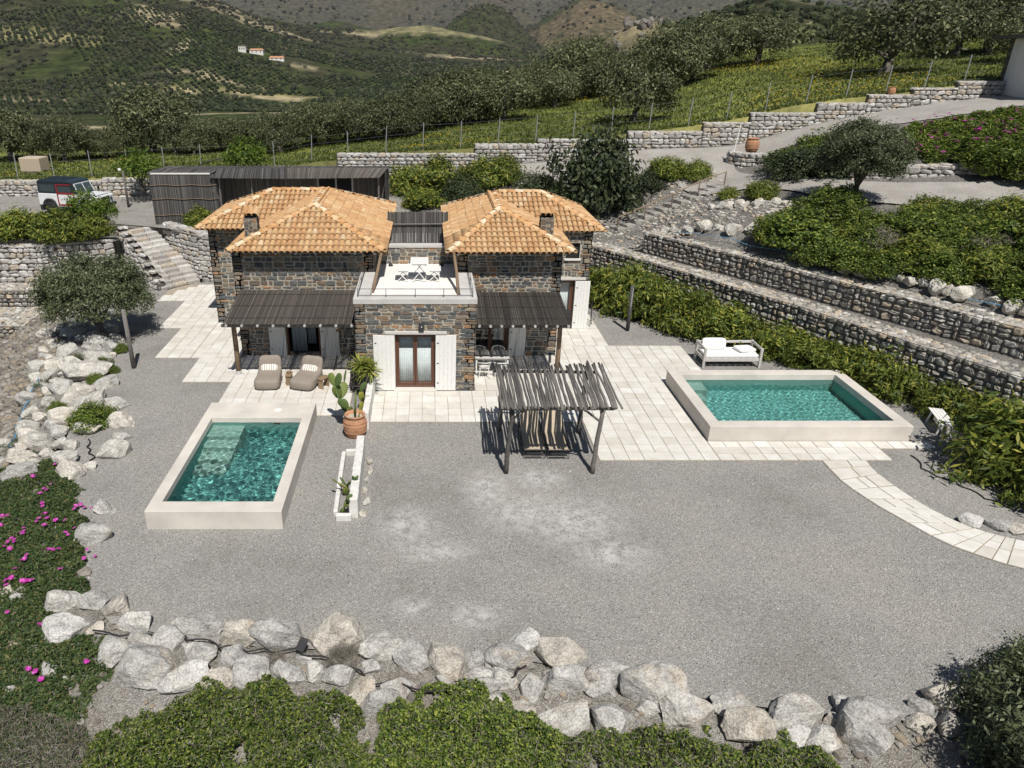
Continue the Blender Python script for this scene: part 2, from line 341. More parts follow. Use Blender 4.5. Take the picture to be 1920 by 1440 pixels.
# ------------------------------------------------------------------ terrain
def smooth01(t): t = np.clip(t, 0, 1); return t * t * (3 - 2 * t)
class VNoise:                                                # cheap smooth value noise on a lattice
    def __init__(s, seed): s.t = np.random.default_rng(seed).random((256, 256))
    def __call__(s, x, y):
        xi = np.floor(x).astype(int); yi = np.floor(y).astype(int); fx = smooth01(x - xi); fy = smooth01(y - yi)
        a = s.t[xi % 256, yi % 256]; b = s.t[(xi + 1) % 256, yi % 256]; c = s.t[xi % 256, (yi + 1) % 256]; d = s.t[(xi + 1) % 256, (yi + 1) % 256]
        return (a * (1 - fx) + b * fx) * (1 - fy) + (c * (1 - fx) + d * fx) * fy
    def fbm(s, x, y, o=4):
        r = 0; a = 1.; t = 0
        for k in range(o): r = r + a * s(x * 2 ** k + 17 * k, y * 2 ** k + 31 * k); t += a; a *= .5
        return r / t
VN = VNoise(3)
def in_poly(px, py, poly):
    inside = np.zeros(np.shape(px), bool); n = len(poly)
    for i in range(n):
        x0, y0 = poly[i]; x1, y1 = poly[(i + 1) % n]
        c = (y0 > py) != (y1 > py)
        inside ^= c & (px < (x1 - x0) * (py - y0) / ((y1 - y0) or 1e-9) + x0)
    return inside
def poly_dist(px, py, poly, closed=True):
    d = np.full(np.shape(px), 1e9)
    for i in range(len(poly) - (0 if closed else 1)):
        x0, y0 = poly[i]; x1, y1 = poly[(i + 1) % len(poly)]
        L = (x1 - x0) ** 2 + (y1 - y0) ** 2
        t = np.clip(((px - x0) * (x1 - x0) + (py - y0) * (y1 - y0)) / L, 0, 1)
        d = np.minimum(d, np.hypot(px - x0 - t * (x1 - x0), py - y0 - t * (y1 - y0)))
    return d
def grid_mesh(name, xs, ys, zf, keep=None, smooth=True):
    X, Y = np.meshgrid(xs, ys); Z = zf(X, Y)
    V = np.stack([X, Y, Z], -1).reshape(-1, 3)
    nx, ny = len(xs), len(ys); i = np.arange(nx * ny).reshape(ny, nx)
    F = np.stack([i[:-1, :-1], i[:-1, 1:], i[1:, 1:], i[1:, :-1]], -1)
    if keep is not None: F = F[keep((X[:-1, :-1] + X[1:, 1:]) / 2, (Y[:-1, :-1] + Y[1:, 1:]) / 2)]
    F = F.reshape(-1, 4)
    used = np.unique(F); rm = np.full(len(V), -1); rm[used] = np.arange(len(used))
    return mesh_np(name, V[used], rm[F], smooth)

POOL_L = (-7.32, -3.76, 15.83, 22.33); POOL_R = (9.03, 15.52, 20.57, 25.15)
# the flat yard: outline follows the rock edging, the house and the gabions
YARD = [(-12.4, 38.6), (-14.6, 37.6), (-17.2, 33.0), (-15.6, 29.5), (-13.6, 26.4), (-12.3, 23.4), (-11.6, 20.4), (-10.2, 17.6),
        (-8.9, 15.6), (-7.9, 13.4), (-6.9, 12.35), (-4.6, 11.75), (-2.4, 11.6), (.6, 11.4), (2.2, 11.25), (3.6, 10.85), (5.2, 10.35), (7.2, 9.95),
        (8.6, 9.85), (10.2, 9.6), (12.5, 9.6), (16, 9.6), (23, 11.5), (21.5, 17.5), (18.6, 21.8), (16.6, 26.0), (14.4, 29.8), (11.0, 35.7), (9.0, 39.6), (-5, 39.4)]
bm = bmesh.new()
def loop_edges(poly):
    vs = [bm.verts.new((x, y, 0)) for x, y in poly]
    return [bm.edges.new((vs[i], vs[(i + 1) % len(vs)])) for i in range(len(vs))]
ed = loop_edges(YARD)
for (x0, x1, y0, y1) in (POOL_L, POOL_R):
    e = .12; ed += loop_edges([(x0 + e, y0 + e), (x1 - e, y0 + e), (x1 - e, y1 - e), (x0 + e, y1 - e)])
bmesh.ops.triangle_fill(bm, edges=ed, use_beauty=True)
bmesh.ops.recalc_face_normals(bm, faces=bm.faces)
if bm.faces[:][0].normal.z < 0: bmesh.ops.reverse_faces(bm, faces=bm.faces[:])
me = bpy.data.meshes.new('gravel_ground'); bm.to_mesh(me); bm.free()
tag(obj('gravel_ground', me, M['gravel']), 'grey gravel yard round the house and pools', kind='structure')

# bank falling away from the yard in front and on the left
def bank_z(X, Y):
    ins = in_poly(X, Y, YARD); d = poly_dist(X, Y, YARD)
    slope = np.where(X < -9, .22, .30) + .02 * VN.fbm(X * .3, Y * .3)
    z = np.where(ins, -.03 - .5 * d, -.03 - .07 * d - np.where((X < -13.5) & (Y > 20), .62, slope) * np.maximum(0, d - np.where((X < -13.5) & (Y > 20), 1.4, 1.5)))
    return z + np.where(ins, 0, (VN.fbm(X * 1.1, Y * 1.1) - .5) * .22 * smooth01(d / .8))
def bank_keep(X, Y):
    return (~in_poly(X, Y, YARD) | (poly_dist(X, Y, YARD) < .7)) & ((Y < 38.4) & ((X < -12) | (Y < 20)) )
tag(obj('bank_ground', grid_mesh('bank_ground', np.arange(-40, 34, .3), np.arange(-2, 39, .3), bank_z, bank_keep), M['soil']), 'brown stony soil of the bank below the yard', kind='structure')
def bz(x, y): return float(bank_z(np.array([x]), np.array([y]))[0]) if not in_poly(np.array([x]), np.array([y]), YARD)[0] else 0.0

# upper hillside: thin-plate surface through surveyed points
CP = np.array([(-60, 40, 1.5), (-45, 36, 1.9), (-45, 49, 2.3), (-30, 44, 2.4), (-30, 39, 2.35), (-22, 39.5, 2.4), (-22, 42, 2.5), (-16.5, 41, 2.5), (-12, 40, 2.5), (-5, 39.5, 2.6), (0, 39, 2.7),
               (-27, 49.5, 2.5), (-22, 50.5, 2.5), (-15, 50, 2.6), (-15, 45, 2.5), (-8, 50, 3.2), (-8, 44, 2.7), (0, 49.5, 4.0), (0, 44, 3.2), (5, 49.5, 4.5), (5, 44, 3.3), (5, 40, 2.5), (8.6, 39.3, 2.0), (13, 49.5, 5.3), (16, 46.5, 5.1),
               (20, 49.8, 5.8), (24, 49.8, 6.85), (30.5, 49.8, 8.15), (36.5, 49.8, 8.9), (45, 49.8, 9.6), (60, 50, 10.5), (24, 45.5, 6.7), (30.5, 45, 8.0), (36, 45, 8.8), (45, 45, 9.4),
               (10.6, 42, 2.25), (13.8, 43.3, 3.3), (17.3, 44.2, 4.35), (17.9, 42.9, 4.6), (19.1, 47.8, 5.3), (12.4, 38.6, 2.6), (9.9, 39.0, 1.85), (10.6, 38.5, 1.88), (11.15, 38.1, 2.0),
               (11.8, 36.8, 2.85), (14.6, 32.5, 2.95), (17.1, 28, 2.95), (19.1, 24.6, 2.95), (20.5, 22, 2.95), (23.5, 17, 2.95), (26, 11, 2.8),
               (13.6, 40, 3.3), (20, 35, 4.75), (21.8, 37, 5.0), (26.2, 34.1, 5.0), (32, 33, 5.6), (21.5, 40, 5.2), (24, 28, 4.1), (28, 24, 4.4), (34, 15, 4.8), (27, 41, 6.5), (33, 40, 7.2), (42, 38, 8.2), (45, 25, 7)], float)
def tps_fit(cp):
    n = len(cp); r = np.hypot(cp[:, 0][:, None] - cp[:, 0], cp[:, 1][:, None] - cp[:, 1])
    K = np.where(r > 0, r * r * np.log(r + 1e-12), 0) + np.eye(n) * .5
    A = np.zeros((n + 3, n + 3)); A[:n, :n] = K; P = np.c_[np.ones(n), cp[:, :2]]; A[:n, n:] = P; A[n:, :n] = P.T
    return np.linalg.solve(A, np.r_[cp[:, 2], 0, 0, 0])
TW = tps_fit(CP)
def hill_z(X, Y):
    X = np.asarray(X, float); Y = np.asarray(Y, float); Z = TW[-3] + TW[-2] * X + TW[-1] * Y
    for i in range(len(CP)):
        r2 = (X - CP[i, 0]) ** 2 + (Y - CP[i, 1]) ** 2 + 1e-9
        Z = Z + TW[i] * .5 * r2 * np.log(r2)
    return Z + (VN.fbm(X * .9 + 5, Y * .9) - .5) * .12
def hz(x, y): return float(hill_z(np.array([x]), np.array([y]))[0])
L1 = [(11.3, 37.6), (14.6, 32.5), (17.1, 28.0), (19.1, 24.6), (20.6, 22.0), (23.4, 17.2), (26, 10.5)]      # upper gabion line
L2 = [(8.7, 39.6), (11.45, 35.3), (15.35, 28.6), (17.35, 24.6), (18.9, 21.7), (21.6, 17.3), (23.2, 11.5)]     # lower gabion line
HOLE = [(-40, 38.2), (-20, 38.5), (-16.6, 39.0), (-17.0, 40.4), (-15.5, 41.4), (-12.2, 38.9), (-10, 37.5), (8.0, 37.5), (8.5, 39.3), (9.2, 39.45), (11.55, 37.75)] + [(x + .3, y + .18) for x, y in L1[1:]] + [(27, 0), (-40, 0)]
def hill_keep(X, Y): return ~in_poly(X, Y, HOLE)
RD_FAR = [(8, 49.9), (16, 50.0), (24, 50.1), (30.5, 50.1), (36.5, 50.1), (50, 50.1)]
m, n, l, p = new_mat('hillside ground', .95, .15)            # earth, with the dusty yard and track marked out by where they lie
def mask_box(n, l, pos, c, s):
    sub = n.new('ShaderNodeVectorMath'); sub.operation = 'SUBTRACT'; l.new(pos, sub.inputs[0]); sub.inputs[1].default_value = c
    dv = n.new('ShaderNodeVectorMath'); dv.operation = 'DIVIDE'; l.new(sub.outputs[0], dv.inputs[0]); dv.inputs[1].default_value = s
    le = n.new('ShaderNodeVectorMath'); le.operation = 'LENGTH'; l.new(dv.outputs[0], le.inputs[0])
    return le.outputs['Value']
me = grid_mesh('hillside', np.arange(-60, 60.1, .4), np.arange(8, 50.81, .4), lambda X, Y: hill_z(X, Y) - .26 * smooth01((1.5 - poly_dist(X, Y, L1, False)) / .7), hill_keep)
tag(obj('hillside_ground', me, M['earth']), 'grey stony earth of the slope behind the house', kind='structure')

# pale tracks, laid as ribbons just above the slope
def ribbon(name, left, right, mat, nsub=14, cross=5, lift=.05, zf=hill_z):
    L = np.array(left, float); R = np.array(right, float)
    def res(P):
        t = np.linspace(0, len(P) - 1, (len(P) - 1) * nsub + 1); i = np.minimum(t.astype(int), len(P) - 2); f = (t - i)[:, None]
        Pm = np.vstack([2 * P[0] - P[1], P, 2 * P[-1] - P[-2]]); a, b, c, d = Pm[i], Pm[i + 1], Pm[i + 2], Pm[i + 3]
        return .5 * ((2 * b) + (-a + c) * f + (2 * a - 5 * b + 4 * c - d) * f ** 2 + (-a + 3 * b - 3 * c + d) * f ** 3)
    A, B = res(L), res(R); w = np.linspace(0, 1, cross + 1)
    P = A[:, None, :] * (1 - w)[None, :, None] + B[:, None, :] * w[None, :, None]
    Z = zf(P[..., 0], P[..., 1]) + lift
    V = np.concatenate([P, Z[..., None]], -1).reshape(-1, 3); i = np.arange(len(V)).reshape(P.shape[:2])
    F = np.stack([i[:-1, :-1], i[:-1, 1:], i[1:, 1:], i[1:, :-1]], -1).reshape(-1, 4)
    return tag(obj(name, mesh_np(name, V, F, True), mat), kind='structure')
ribbon('upper_yard', [(-60, 40.5), (-24, 40.9), (-18, 41.6), (-15.6, 41.0), (-12, 39.7), (-2, 39.5)], [(-60, 50.3), (-24, 50.5), (-18, 50.6), (-14, 50.6), (-8, 49.5), (0, 46)], M['yard'], cross=12)['label'] = 'dusty upper yard where the car is parked'
ribbon('road', [(3, 46.8), (9, 46.6), (14.6, 45.0), (18.2, 46.6), (21.5, 47.0), (25.5, 46.2), (30.5, 45.2), (36.5, 45.2), (48, 45.0), (60, 45)], [(3, 50.0), (9, 50.1), (15, 50.1), (19, 50.1), (22.5, 50.1), (26, 50.1), (30.5, 50.1), (36.5, 50.1), (48, 50.1), (60, 50.1)], M['road'], cross=10, lift=.06)['label'] = 'pale concrete road climbing along the stone wall'
ribbon('path', [(14.6, 47.6), (15.2, 44.4), (16.2, 42.2), (18.6, 40.2), (20.2, 36.2), (22.5, 34.6), (26, 33.2), (34, 32)], [(19.2, 47.2), (18.7, 45.2), (19.4, 43.4), (20.8, 41.0), (22.6, 38.9), (25, 37.6), (28, 36.6), (35, 36)], M['road'], cross=8, lift=.09)['label'] = 'pale concrete path branching off below the road'

# meadow and the far land as one height field
WTX = [-60, -30, -22, -16.8, -8.6, -5.7, 0, 3.3, 9, 13.3, 18.9, 21.2, 26, 32, 36.5, 50, 90]
WTZ = [3.45, 3.55, 3.65, 4.0, 4.4, 5.1, 5.4, 5.8, 6.15, 6.55, 7.15, 7.65, 8.7, 9.25, 9.75, 10.7, 13.0]
def meadow_z(X, Y):
    X = np.asarray(X, float); Y = np.asarray(Y, float)
    base = sum(np.interp(X + o, WTX, WTZ) for o in (-2.5, -1, 0, 1, 2.5)) / 5
    return base + (Y - 50.5) * np.clip(.012 + .0007 * X, -.01, .06) + (VN.fbm(X * .35, Y * .35 + 9) - .5) * .3
def slope_at_px(y): return math.tan(math.atan((720 - y) / 1365.) - radians(24.254))
def far_z(X, Y):
    d = np.maximum(Y, 1); az = X / d
    vz = np.interp(d, [50, 75, 110, 200, 400, 700, 1600, 3000, 9000], [4, 2, -2, -12, -23, -29, -26, 0, 40])
    vz = vz + np.interp(az, [-.1, .25], [0, 1]) * np.interp(d, [60, 100, 200, 400, 800], [4, 7, 13, 14, 8])
    nz = VN.fbm(X * .004 + 3, Y * .004, 5) - .5; nf = VN.fbm(X * .02, Y * .02 + 50, 4) - .5
    # long hill on the left
    cs = np.interp(az, [-.75, -.45, -.29, -.22, -.15, -.07, .05, .2, .5], [.115, .092, .070, .047, .025, .006, -.006, -.012, -.02])
    hl = np.maximum(11.3 + cs * 1300 + 28, 0) * smooth01((d - 560) / 760) * (1 - .75 * smooth01((d - 1320) / 700))
    # rounded scrub hill on the right, rock knob on its left shoulder
    cr = np.interp(az, [.12, .2, .26, .33, .42, .5, .6, .66, .72, .9], [-.02, .004, .020, .043, .066, .050, .034, .020, .016, .03])
    hr = np.maximum(11.3 + cr * 420 - np.interp(d, [60, 400], [8, -9]), 0) * smooth01((d - 150) / 270) * (1 - .85 * smooth01((d - 430) / 260)) * smooth01((az - .10) / .1)
    kx, ky = .255 * 330, 330
    kn = 9 * np.exp(-(((X - kx) / 17) ** 2 + ((Y - ky) / 26) ** 2)) * (1 + 2.2 * nf)
    # low pale-topped rise in the middle distance, then the mountains
    md = 58 * np.exp(-(((X - 10) / 190) ** 2 + ((Y - 1480) / 170) ** 2)) + 125 * np.exp(-(((X - 135) / 110) ** 2 + ((Y - 1800) / 170) ** 2)) + 150 * np.exp(-(((X - 480) / 230) ** 2 + ((Y - 2350) / 320) ** 2)) + 95 * np.exp(-(((X + 260) / 260) ** 2 + ((Y - 2250) / 300) ** 2))
    mt = smooth01((d - 2300) / 2300) * (11.3 + np.interp(az, [-.8, -.2, .05, .25, .45, .62, .68, .8], [.11, .10, .088, .10, .105, .078, .068, .085]) * 4600) * (1 + .35 * nz) * smooth01((9500 - d) / 3000)
    return vz + hl + hr + kn + md + mt + nz * np.interp(d, [80, 400, 1500, 4000], [1, 8, 34, 150]) + nf * np.interp(d, [80, 400, 1500], [.5, 3, 9])
def edge_dist(az): return np.interp(az, [-.6, -.3, -.1, .1, .3, .5, .7], [62, 62, 66, 82, 98, 92, 88])
def land_z(X, Y):
    X = np.asarray(X, float); Y = np.asarray(Y, float); az = X / np.maximum(Y, 1); e = edge_dist(az)
    w = smooth01((Y - e) / (.7 * e)); return meadow_z(X, Y) * (1 - w) + far_z(X, Y) * w
def lz(x, y): return float(land_z(np.array([x]), np.array([y]))[0])
# rows follow geometric spacing in distance, columns spread with distance, so cells stay near square on the ground
rows = np.concatenate([[50.78], np.arange(50.8, 90, .8), 90 * 1.019 ** np.arange(0, 249)])
azs = np.linspace(-.86, .98, 280)
Yg = np.repeat(rows[:, None], len(azs), 1); Xg = azs[None, :] * rows[:, None]
Zg = land_z(Xg, Yg); Zg[0] -= 1.6                            # earth face behind the wall
V = np.stack([Xg, Yg, Zg], -1).reshape(-1, 3); i = np.arange(len(V)).reshape(Xg.shape)
F = np.stack([i[:-1, :-1], i[:-1, 1:], i[1:, 1:], i[1:, :-1]], -1).reshape(-1, 4)
me = mesh_np('landscape', V, F, True)
# cover: meadow near, scrub and bare stone far, written as a point colour of what grows there
Xv, Yv = V[:, 0], V[:, 1]; az = Xv / Yv; e = edge_dist(az)
wm = 1 - smooth01((Yv - e - 6) / 30)
nb = VN.fbm(Xv * .02 + 7, Yv * .012, 5); nb2 = VN.fbm(Xv * .09, Yv * .05 + 3, 4); nb3 = VN.fbm(Xv * .006, Yv * .004 + 77, 4)
green = np.array([.04, .054, .02]); scrub = np.array([.044, .046, .028]); bare = np.array([.36, .31, .235]); field = np.array([.27, .25, .14]); mead = np.array([.13, .15, .045]); mount = np.array([.058, .064, .056]); rust = np.array([.085, .072, .056])
c = green[None] * (1 - smooth01((nb - .4) / .2))[:, None] + scrub[None] * smooth01((nb - .4) / .2)[:, None]
fm = smooth01((Yv - 2300) / 900)[:, None]; c = c * (1 - fm) + (mount[None] * (1 - nb3[:, None]) + rust[None] * nb3[:, None]) * fm
def patch(x, y, rx, ry, k=1.):
    r = np.sqrt(((Xv - x) / rx) ** 2 + ((Yv - y) / ry) ** 2) + (nb2 - .5) * 1.3
    return (smooth01((1.15 - r) / .35) * k)[:, None]
for (x, y, rx, ry, cc, k) in ((-250, 420, 60, 18, bare * 1.1, .95), (-190, 400, 50, 10, bare, .9), (-330, 990, 40, 30, bare, .7), (-265, 860, 9, 40, bare * 1.1, .9), (-250, 1150, 90, 35, bare, .7), (-480, 860, 130, 20, field, .7), (-330, 1250, 90, 30, bare, .7), (-560, 1150, 60, 20, bare, .6),
                            (-10, 1400, 110, 50, np.array([.21, .195, .125]), .9), (110, 1440, 120, 40, np.array([.19, .18, .11]), .8), (60, 1180, 90, 22, bare, .7), (470, 2200, 200, 150, np.array([.15, .115, .085]), .7), (-130, 1350, 60, 16, bare, .6), (84, 330, 16, 30, bare * .65, .7), (120, 305, 15, 8, bare, .6), (150, 260, 26, 6, bare * 1.05, .8), (200, 420, 60, 26, field * .8, .5), (260, 700, 90, 50, np.array([.09, .15, .035]), .8), (330, 640, 40, 20, np.array([.30, .27, .06]), .6),
                            (-60, 330, 70, 8, bare * .9, .5), (-110, 520, 60, 14, bare, .55), (-170, 700, 80, 14, field, .6)):
    w = patch(x, y, rx, ry, k); c = c * (1 - w) + cc[None] * w
for k in range(46):                                          # scattered bare ledges
    r = RNG.random(4); yy = 600 + 1100 * r[0]; xx = (-.62 + .75 * r[1]) * yy
    w = patch(xx, yy, 10 + 26 * r[2], 5 + 9 * r[3], .65); c = c * (1 - w) + bare[None] * w
c = c * (1 - wm[:, None]) + mead[None] * wm[:, None]
wall_edge = smooth01((53.0 - Yv) / 2.2)[:, None] * .6; c = c * (1 - wall_edge) + np.array([.17, .16, .085])[None] * wall_edge
ca = me.attributes.new('cover', 'FLOAT_COLOR', 'POINT')
ca.data.foreach_set('color', np.concatenate([c, np.ones((len(c), 1))], 1).astype(np.float32).ravel())
m, n, l, p = new_mat('landscape cover', .95, .1)
at = n.new('ShaderNodeAttribute'); at.attribute_name = 'cover'; pos = world_pos(n)
t1 = noise(n, l, pos, .06, 9, .72); g1 = ramp(n, [(.34, (.3, .34, .32)), (.5, (.9, .9, .88)), (.66, (1.75, 1.65, 1.5))]); l.new(t1.outputs[0], g1.inputs[0])
t2 = noise(n, l, pos, 1.6, 5, .7); g2 = ramp(n, [(.35, (.7, .72, .65)), (.65, (1.3, 1.25, 1.1))]); l.new(t2.outputs[0], g2.inputs[0])
c1 = mixc(n, l, 1, at.outputs['Color'], g1.outputs[0], 'MULTIPLY'); c1 = mixc(n, l, 1, c1, g2.outputs[0], 'MULTIPLY')
l.new(c1, p.inputs['Base Color'])
tag(obj('landscape_ground', me, m), 'meadow and wooded hills rising to mountains behind', kind='structure')
# ------------------------------------------------------------------ stone pieces
def unit_stone(name, bev, jit, seed, mat):
    r = random.Random(seed); bm = bmesh.new(); bmesh.ops.create_cube(bm, size=1)
    bmesh.ops.bevel(bm, geom=bm.edges[:], offset=bev, segments=1, affect='EDGES')
    for v in bm.verts: v.co += Vector((r.uniform(-jit, jit), r.uniform(-jit, jit), r.uniform(-jit, jit)))
    bmesh.ops.triangulate(bm, faces=bm.faces[:]); bm.verts.index_update()
    me = bpy.data.meshes.new(name); bm.to_mesh(me); me.materials.append(mat)
    V = np.array([v.co[:] for v in bm.verts]); F = np.array([[v.index for v in f.verts] for f in bm.faces]); bm.free()
    return me, V, F
def stone_set(mat, bev, jit, n=8, nm='stone'): return [unit_stone(nm, bev, jit, 100 * k + int(bev * 1000), mat) for k in range(n)]
SET_HOUSE = stone_set(M['house_stone'], .15, .065, 12); SET_DRY = stone_set(M['drystone'], .2, .09, 12); SET_GAB = stone_set(M['gabion'], .26, .08, 12)
def merged(name, items, sset, mat, parent, kind='stuff', loc=None):
    if not items: return None
    VV = []; FF = []; n = 0; off = np.array(origin(parent) if parent else (loc or (0, 0, 0)))
    for k, (c, s, rz, rt) in enumerate(items):
        me, V, F = sset[k % len(sset)]
        A = V * np.array(s); ct, st = cos(rt), sin(rt)
        A = np.stack([A[:, 0] * ct - A[:, 2] * st, A[:, 1], A[:, 0] * st + A[:, 2] * ct], 1)
        cz, sz = cos(rz), sin(rz); A = np.stack([A[:, 0] * cz - A[:, 1] * sz, A[:, 0] * sz + A[:, 1] * cz, A[:, 2]], 1)
        VV.append(A + np.array(c) - off); FF.append(F + n); n += len(V)
    return obj(name, mesh_np(name, np.concatenate(VV), np.concatenate(FF)), mat, parent, None if parent else loc, kind)
def emit(parent, items, sset, mat, nind=300, name='stone', rest='stonework'):
    """the pieces that show largest become objects of their own, the rest one joined part"""
    o = origin(parent)
    key = [s[0] * s[2] / ((c[0]) ** 2 + c[1] ** 2 + (c[2] - H) ** 2) for (c, s, rz, rt) in items]
    order = sorted(range(len(items)), key=lambda i: -key[i])
    for k, i in enumerate(order[:nind]):
        c, s, rz, rt = items[i]
        ob = bpy.data.objects.new(name, sset[k % len(sset)][0]); COL.objects.link(ob); ob.parent = parent
        ob.location = Vector(c) - o; ob.scale = s; ob.rotation_euler = (0, -rt, rz)
    return merged(rest, [items[i] for i in order[nind:]], sset, mat, parent)
def face_stones(p0, p1, z0, z1, rh, rw, joint, depth, proud, openings=(), seed=1, tilt=.02, top=None, minw=.08):
    """rows of stones on the vertical face p0->p1 (outer side to the right of the run); z0, z1 numbers or functions of s"""
    r = random.Random(seed); p0 = Vector((*p0, 0)); p1 = Vector((*p1, 0)); d = p1 - p0; Lh = d.length; d.normalize()
    nrm = Vector((d.y, -d.x, 0)); rz = math.atan2(d.y, d.x); out = []
    f0 = z0 if callable(z0) else (lambda s: z0); f1 = z1 if callable(z1) else (lambda s: z1)
    zmin = min(f0(0), f0(Lh), f0(Lh / 2)); zmax = max(f1(0), f1(Lh), f1(Lh / 2)); z = zmin
    while z < zmax - .03:
        h = min(r.uniform(*rh), zmax - z)
        if zmax - z - h < rh[0] * .5: h = zmax - z
        s = 0
        while s < Lh - .02:
            w = r.uniform(*rw)
            if Lh - s - w < rw[0] * .6: w = Lh - s
            parts = [(s, s + w, z, z + h)]
            if h > rh[0] * 1.5 and r.random() < .28: q = r.uniform(.4, .6); parts = [(s, s + w, z, z + h * q), (s, s + w, z + h * q, z + h)]
            for (a, b, c, e) in parts:
                pieces = [(a, b)]
                for (o0, o1, oz0, oz1) in openings:
                    if e > oz0 + .02 and c < oz1 - .02:
                        np_ = []
                        for (u, v) in pieces:
                            if v <= o0 or u >= o1: np_.append((u, v)); continue
                            if u < o0: np_.append((u, o0))
                            if v > o1: np_.append((o1, v))
                        pieces = np_
                for (u, v) in pieces:
                    m = (u + v) / 2
                    if v - u < minw or c < f0(m) - .12 or e > f1(m) + .1: continue
                    jj = joint * r.uniform(.6, 1.3); pr = proud + r.uniform(-.012, .014)
                    pos = p0 + d * m + nrm * (pr - depth / 2); pos.z = (c + e) / 2
                    out.append((tuple(pos), (max(.05, v - u - jj), depth, max(.04, e - c - jj * .9)), rz, r.uniform(-tilt, tilt)))
            s += w
        z += h
    return out

# ------------------------------------------------------------------ gabions
def poly_len(P): return [math.dist(P[i], P[i + 1]) for i in range(len(P) - 1)]
def gabion(label, line, z0, z1, seed, nind=300, thick=1.1):
    c0 = ((line[0][0] + line[-1][0]) / 2, (line[0][1] + line[-1][1]) / 2, z0)
    t = thing('gabion_wall', label, 'gabion wall', c0)
    items = []; core = MB(); mesh = MB(); r = random.Random(seed)
    for k in range(len(line) - 1):
        a, b = line[k], line[k + 1]; d = Vector((b[0] - a[0], b[1] - a[1], 0)); L = d.length; d.normalize(); nb = Vector((-d.y, d.x, 0))
        items += face_stones(a, b, z0, z1, (.17, .31), (.2, .5), .022, .3, .06, seed=seed + k, tilt=.22)
        q = [Vector((*a, 0)), Vector((*b, 0)), Vector((*b, 0)) + nb * thick, Vector((*a, 0)) + nb * thick]
        core.prism([(v.x, v.y) for v in q], z0 - .1, z1 - .12)
        s = .12
        while s < L - .1:                                    # stones lying on top
            w = r.uniform(.17, .36)
            for row in range(int(thick / .25)):
                pos = Vector((*a, 0)) + d * (s + r.uniform(-.05, .05)) + nb * (.14 + row * .25 + r.uniform(-.05, .05))
                items.append(((pos.x, pos.y, z1 - .1 + r.uniform(-.02, .03)), (w, r.uniform(.16, .27), .17), math.atan2(d.y, d.x) + r.uniform(-.5, .5), 0))
            s += w * .93
        # wire baskets: an upright every metre and two long wires
        s = 0; out = Vector((d.y, -d.x, 0)) * .09
        while s < L:
            p = Vector((*a, 0)) + d * s + out; mesh.bar((p.x, p.y, z0), (p.x, p.y, z1), .022); s += 1.0
        for zz in (z0 + .02, (z0 + z1) / 2, z1 - .02):
            pa = Vector((*a, zz)) + out; pb = Vector((*b, zz)) + out; mesh.bar(pa, pb, .018)
    core.build('core', M['gap'], t); mesh.build('wire_basket', M['metal_dark'], t)
    emit(t, items, SET_GAB, M['gabion'], nind); return t
gabion('long upper gabion wall of grey stones climbing behind the oleander hedge', L1, 1.95, 3.0, 21)
gabion('lower gabion wall of grey stones directly behind the oleander hedge', L2, 0, 1.95, 51)
# ledge between the two tiers
mb = MB()
for k in range(len(L1) - 1):
    a, b = L1[k], L1[k + 1]; c, d = L2[k], L2[k + 1]
    mb.add([(a[0], a[1], 1.93), (b[0], b[1], 1.93), (d[0], d[1], 1.85), (c[0], c[1], 1.85)], [(0, 1, 2, 3)])
tag(mb.build('terrace_ground', M['earth']), 'narrow gravel ledge between the two gabion walls', kind='structure')
# left tiers below the stone wall, stepping down towards the front
for k, (x0, x1, y, zz0, zz1, lab) in enumerate(((-27, -16.9, 36.6, -.95, .15, 'topmost of the three gabion tiers under the stone wall at the side'),
                                               (-25, -17.0, 33.2, -1.9, -.6, 'middle of the three gabion tiers beside the boulder bank'),
                                               (-23, -15.9, 29.4, -2.9, -1.25, 'lowest of the three gabion tiers beside the boulder bank'))):
    gabion(lab, [(x0, y), (x1, y + .2)], zz0, zz1, 80 + k * 9, 160 if k < 2 else 80, 3.2)

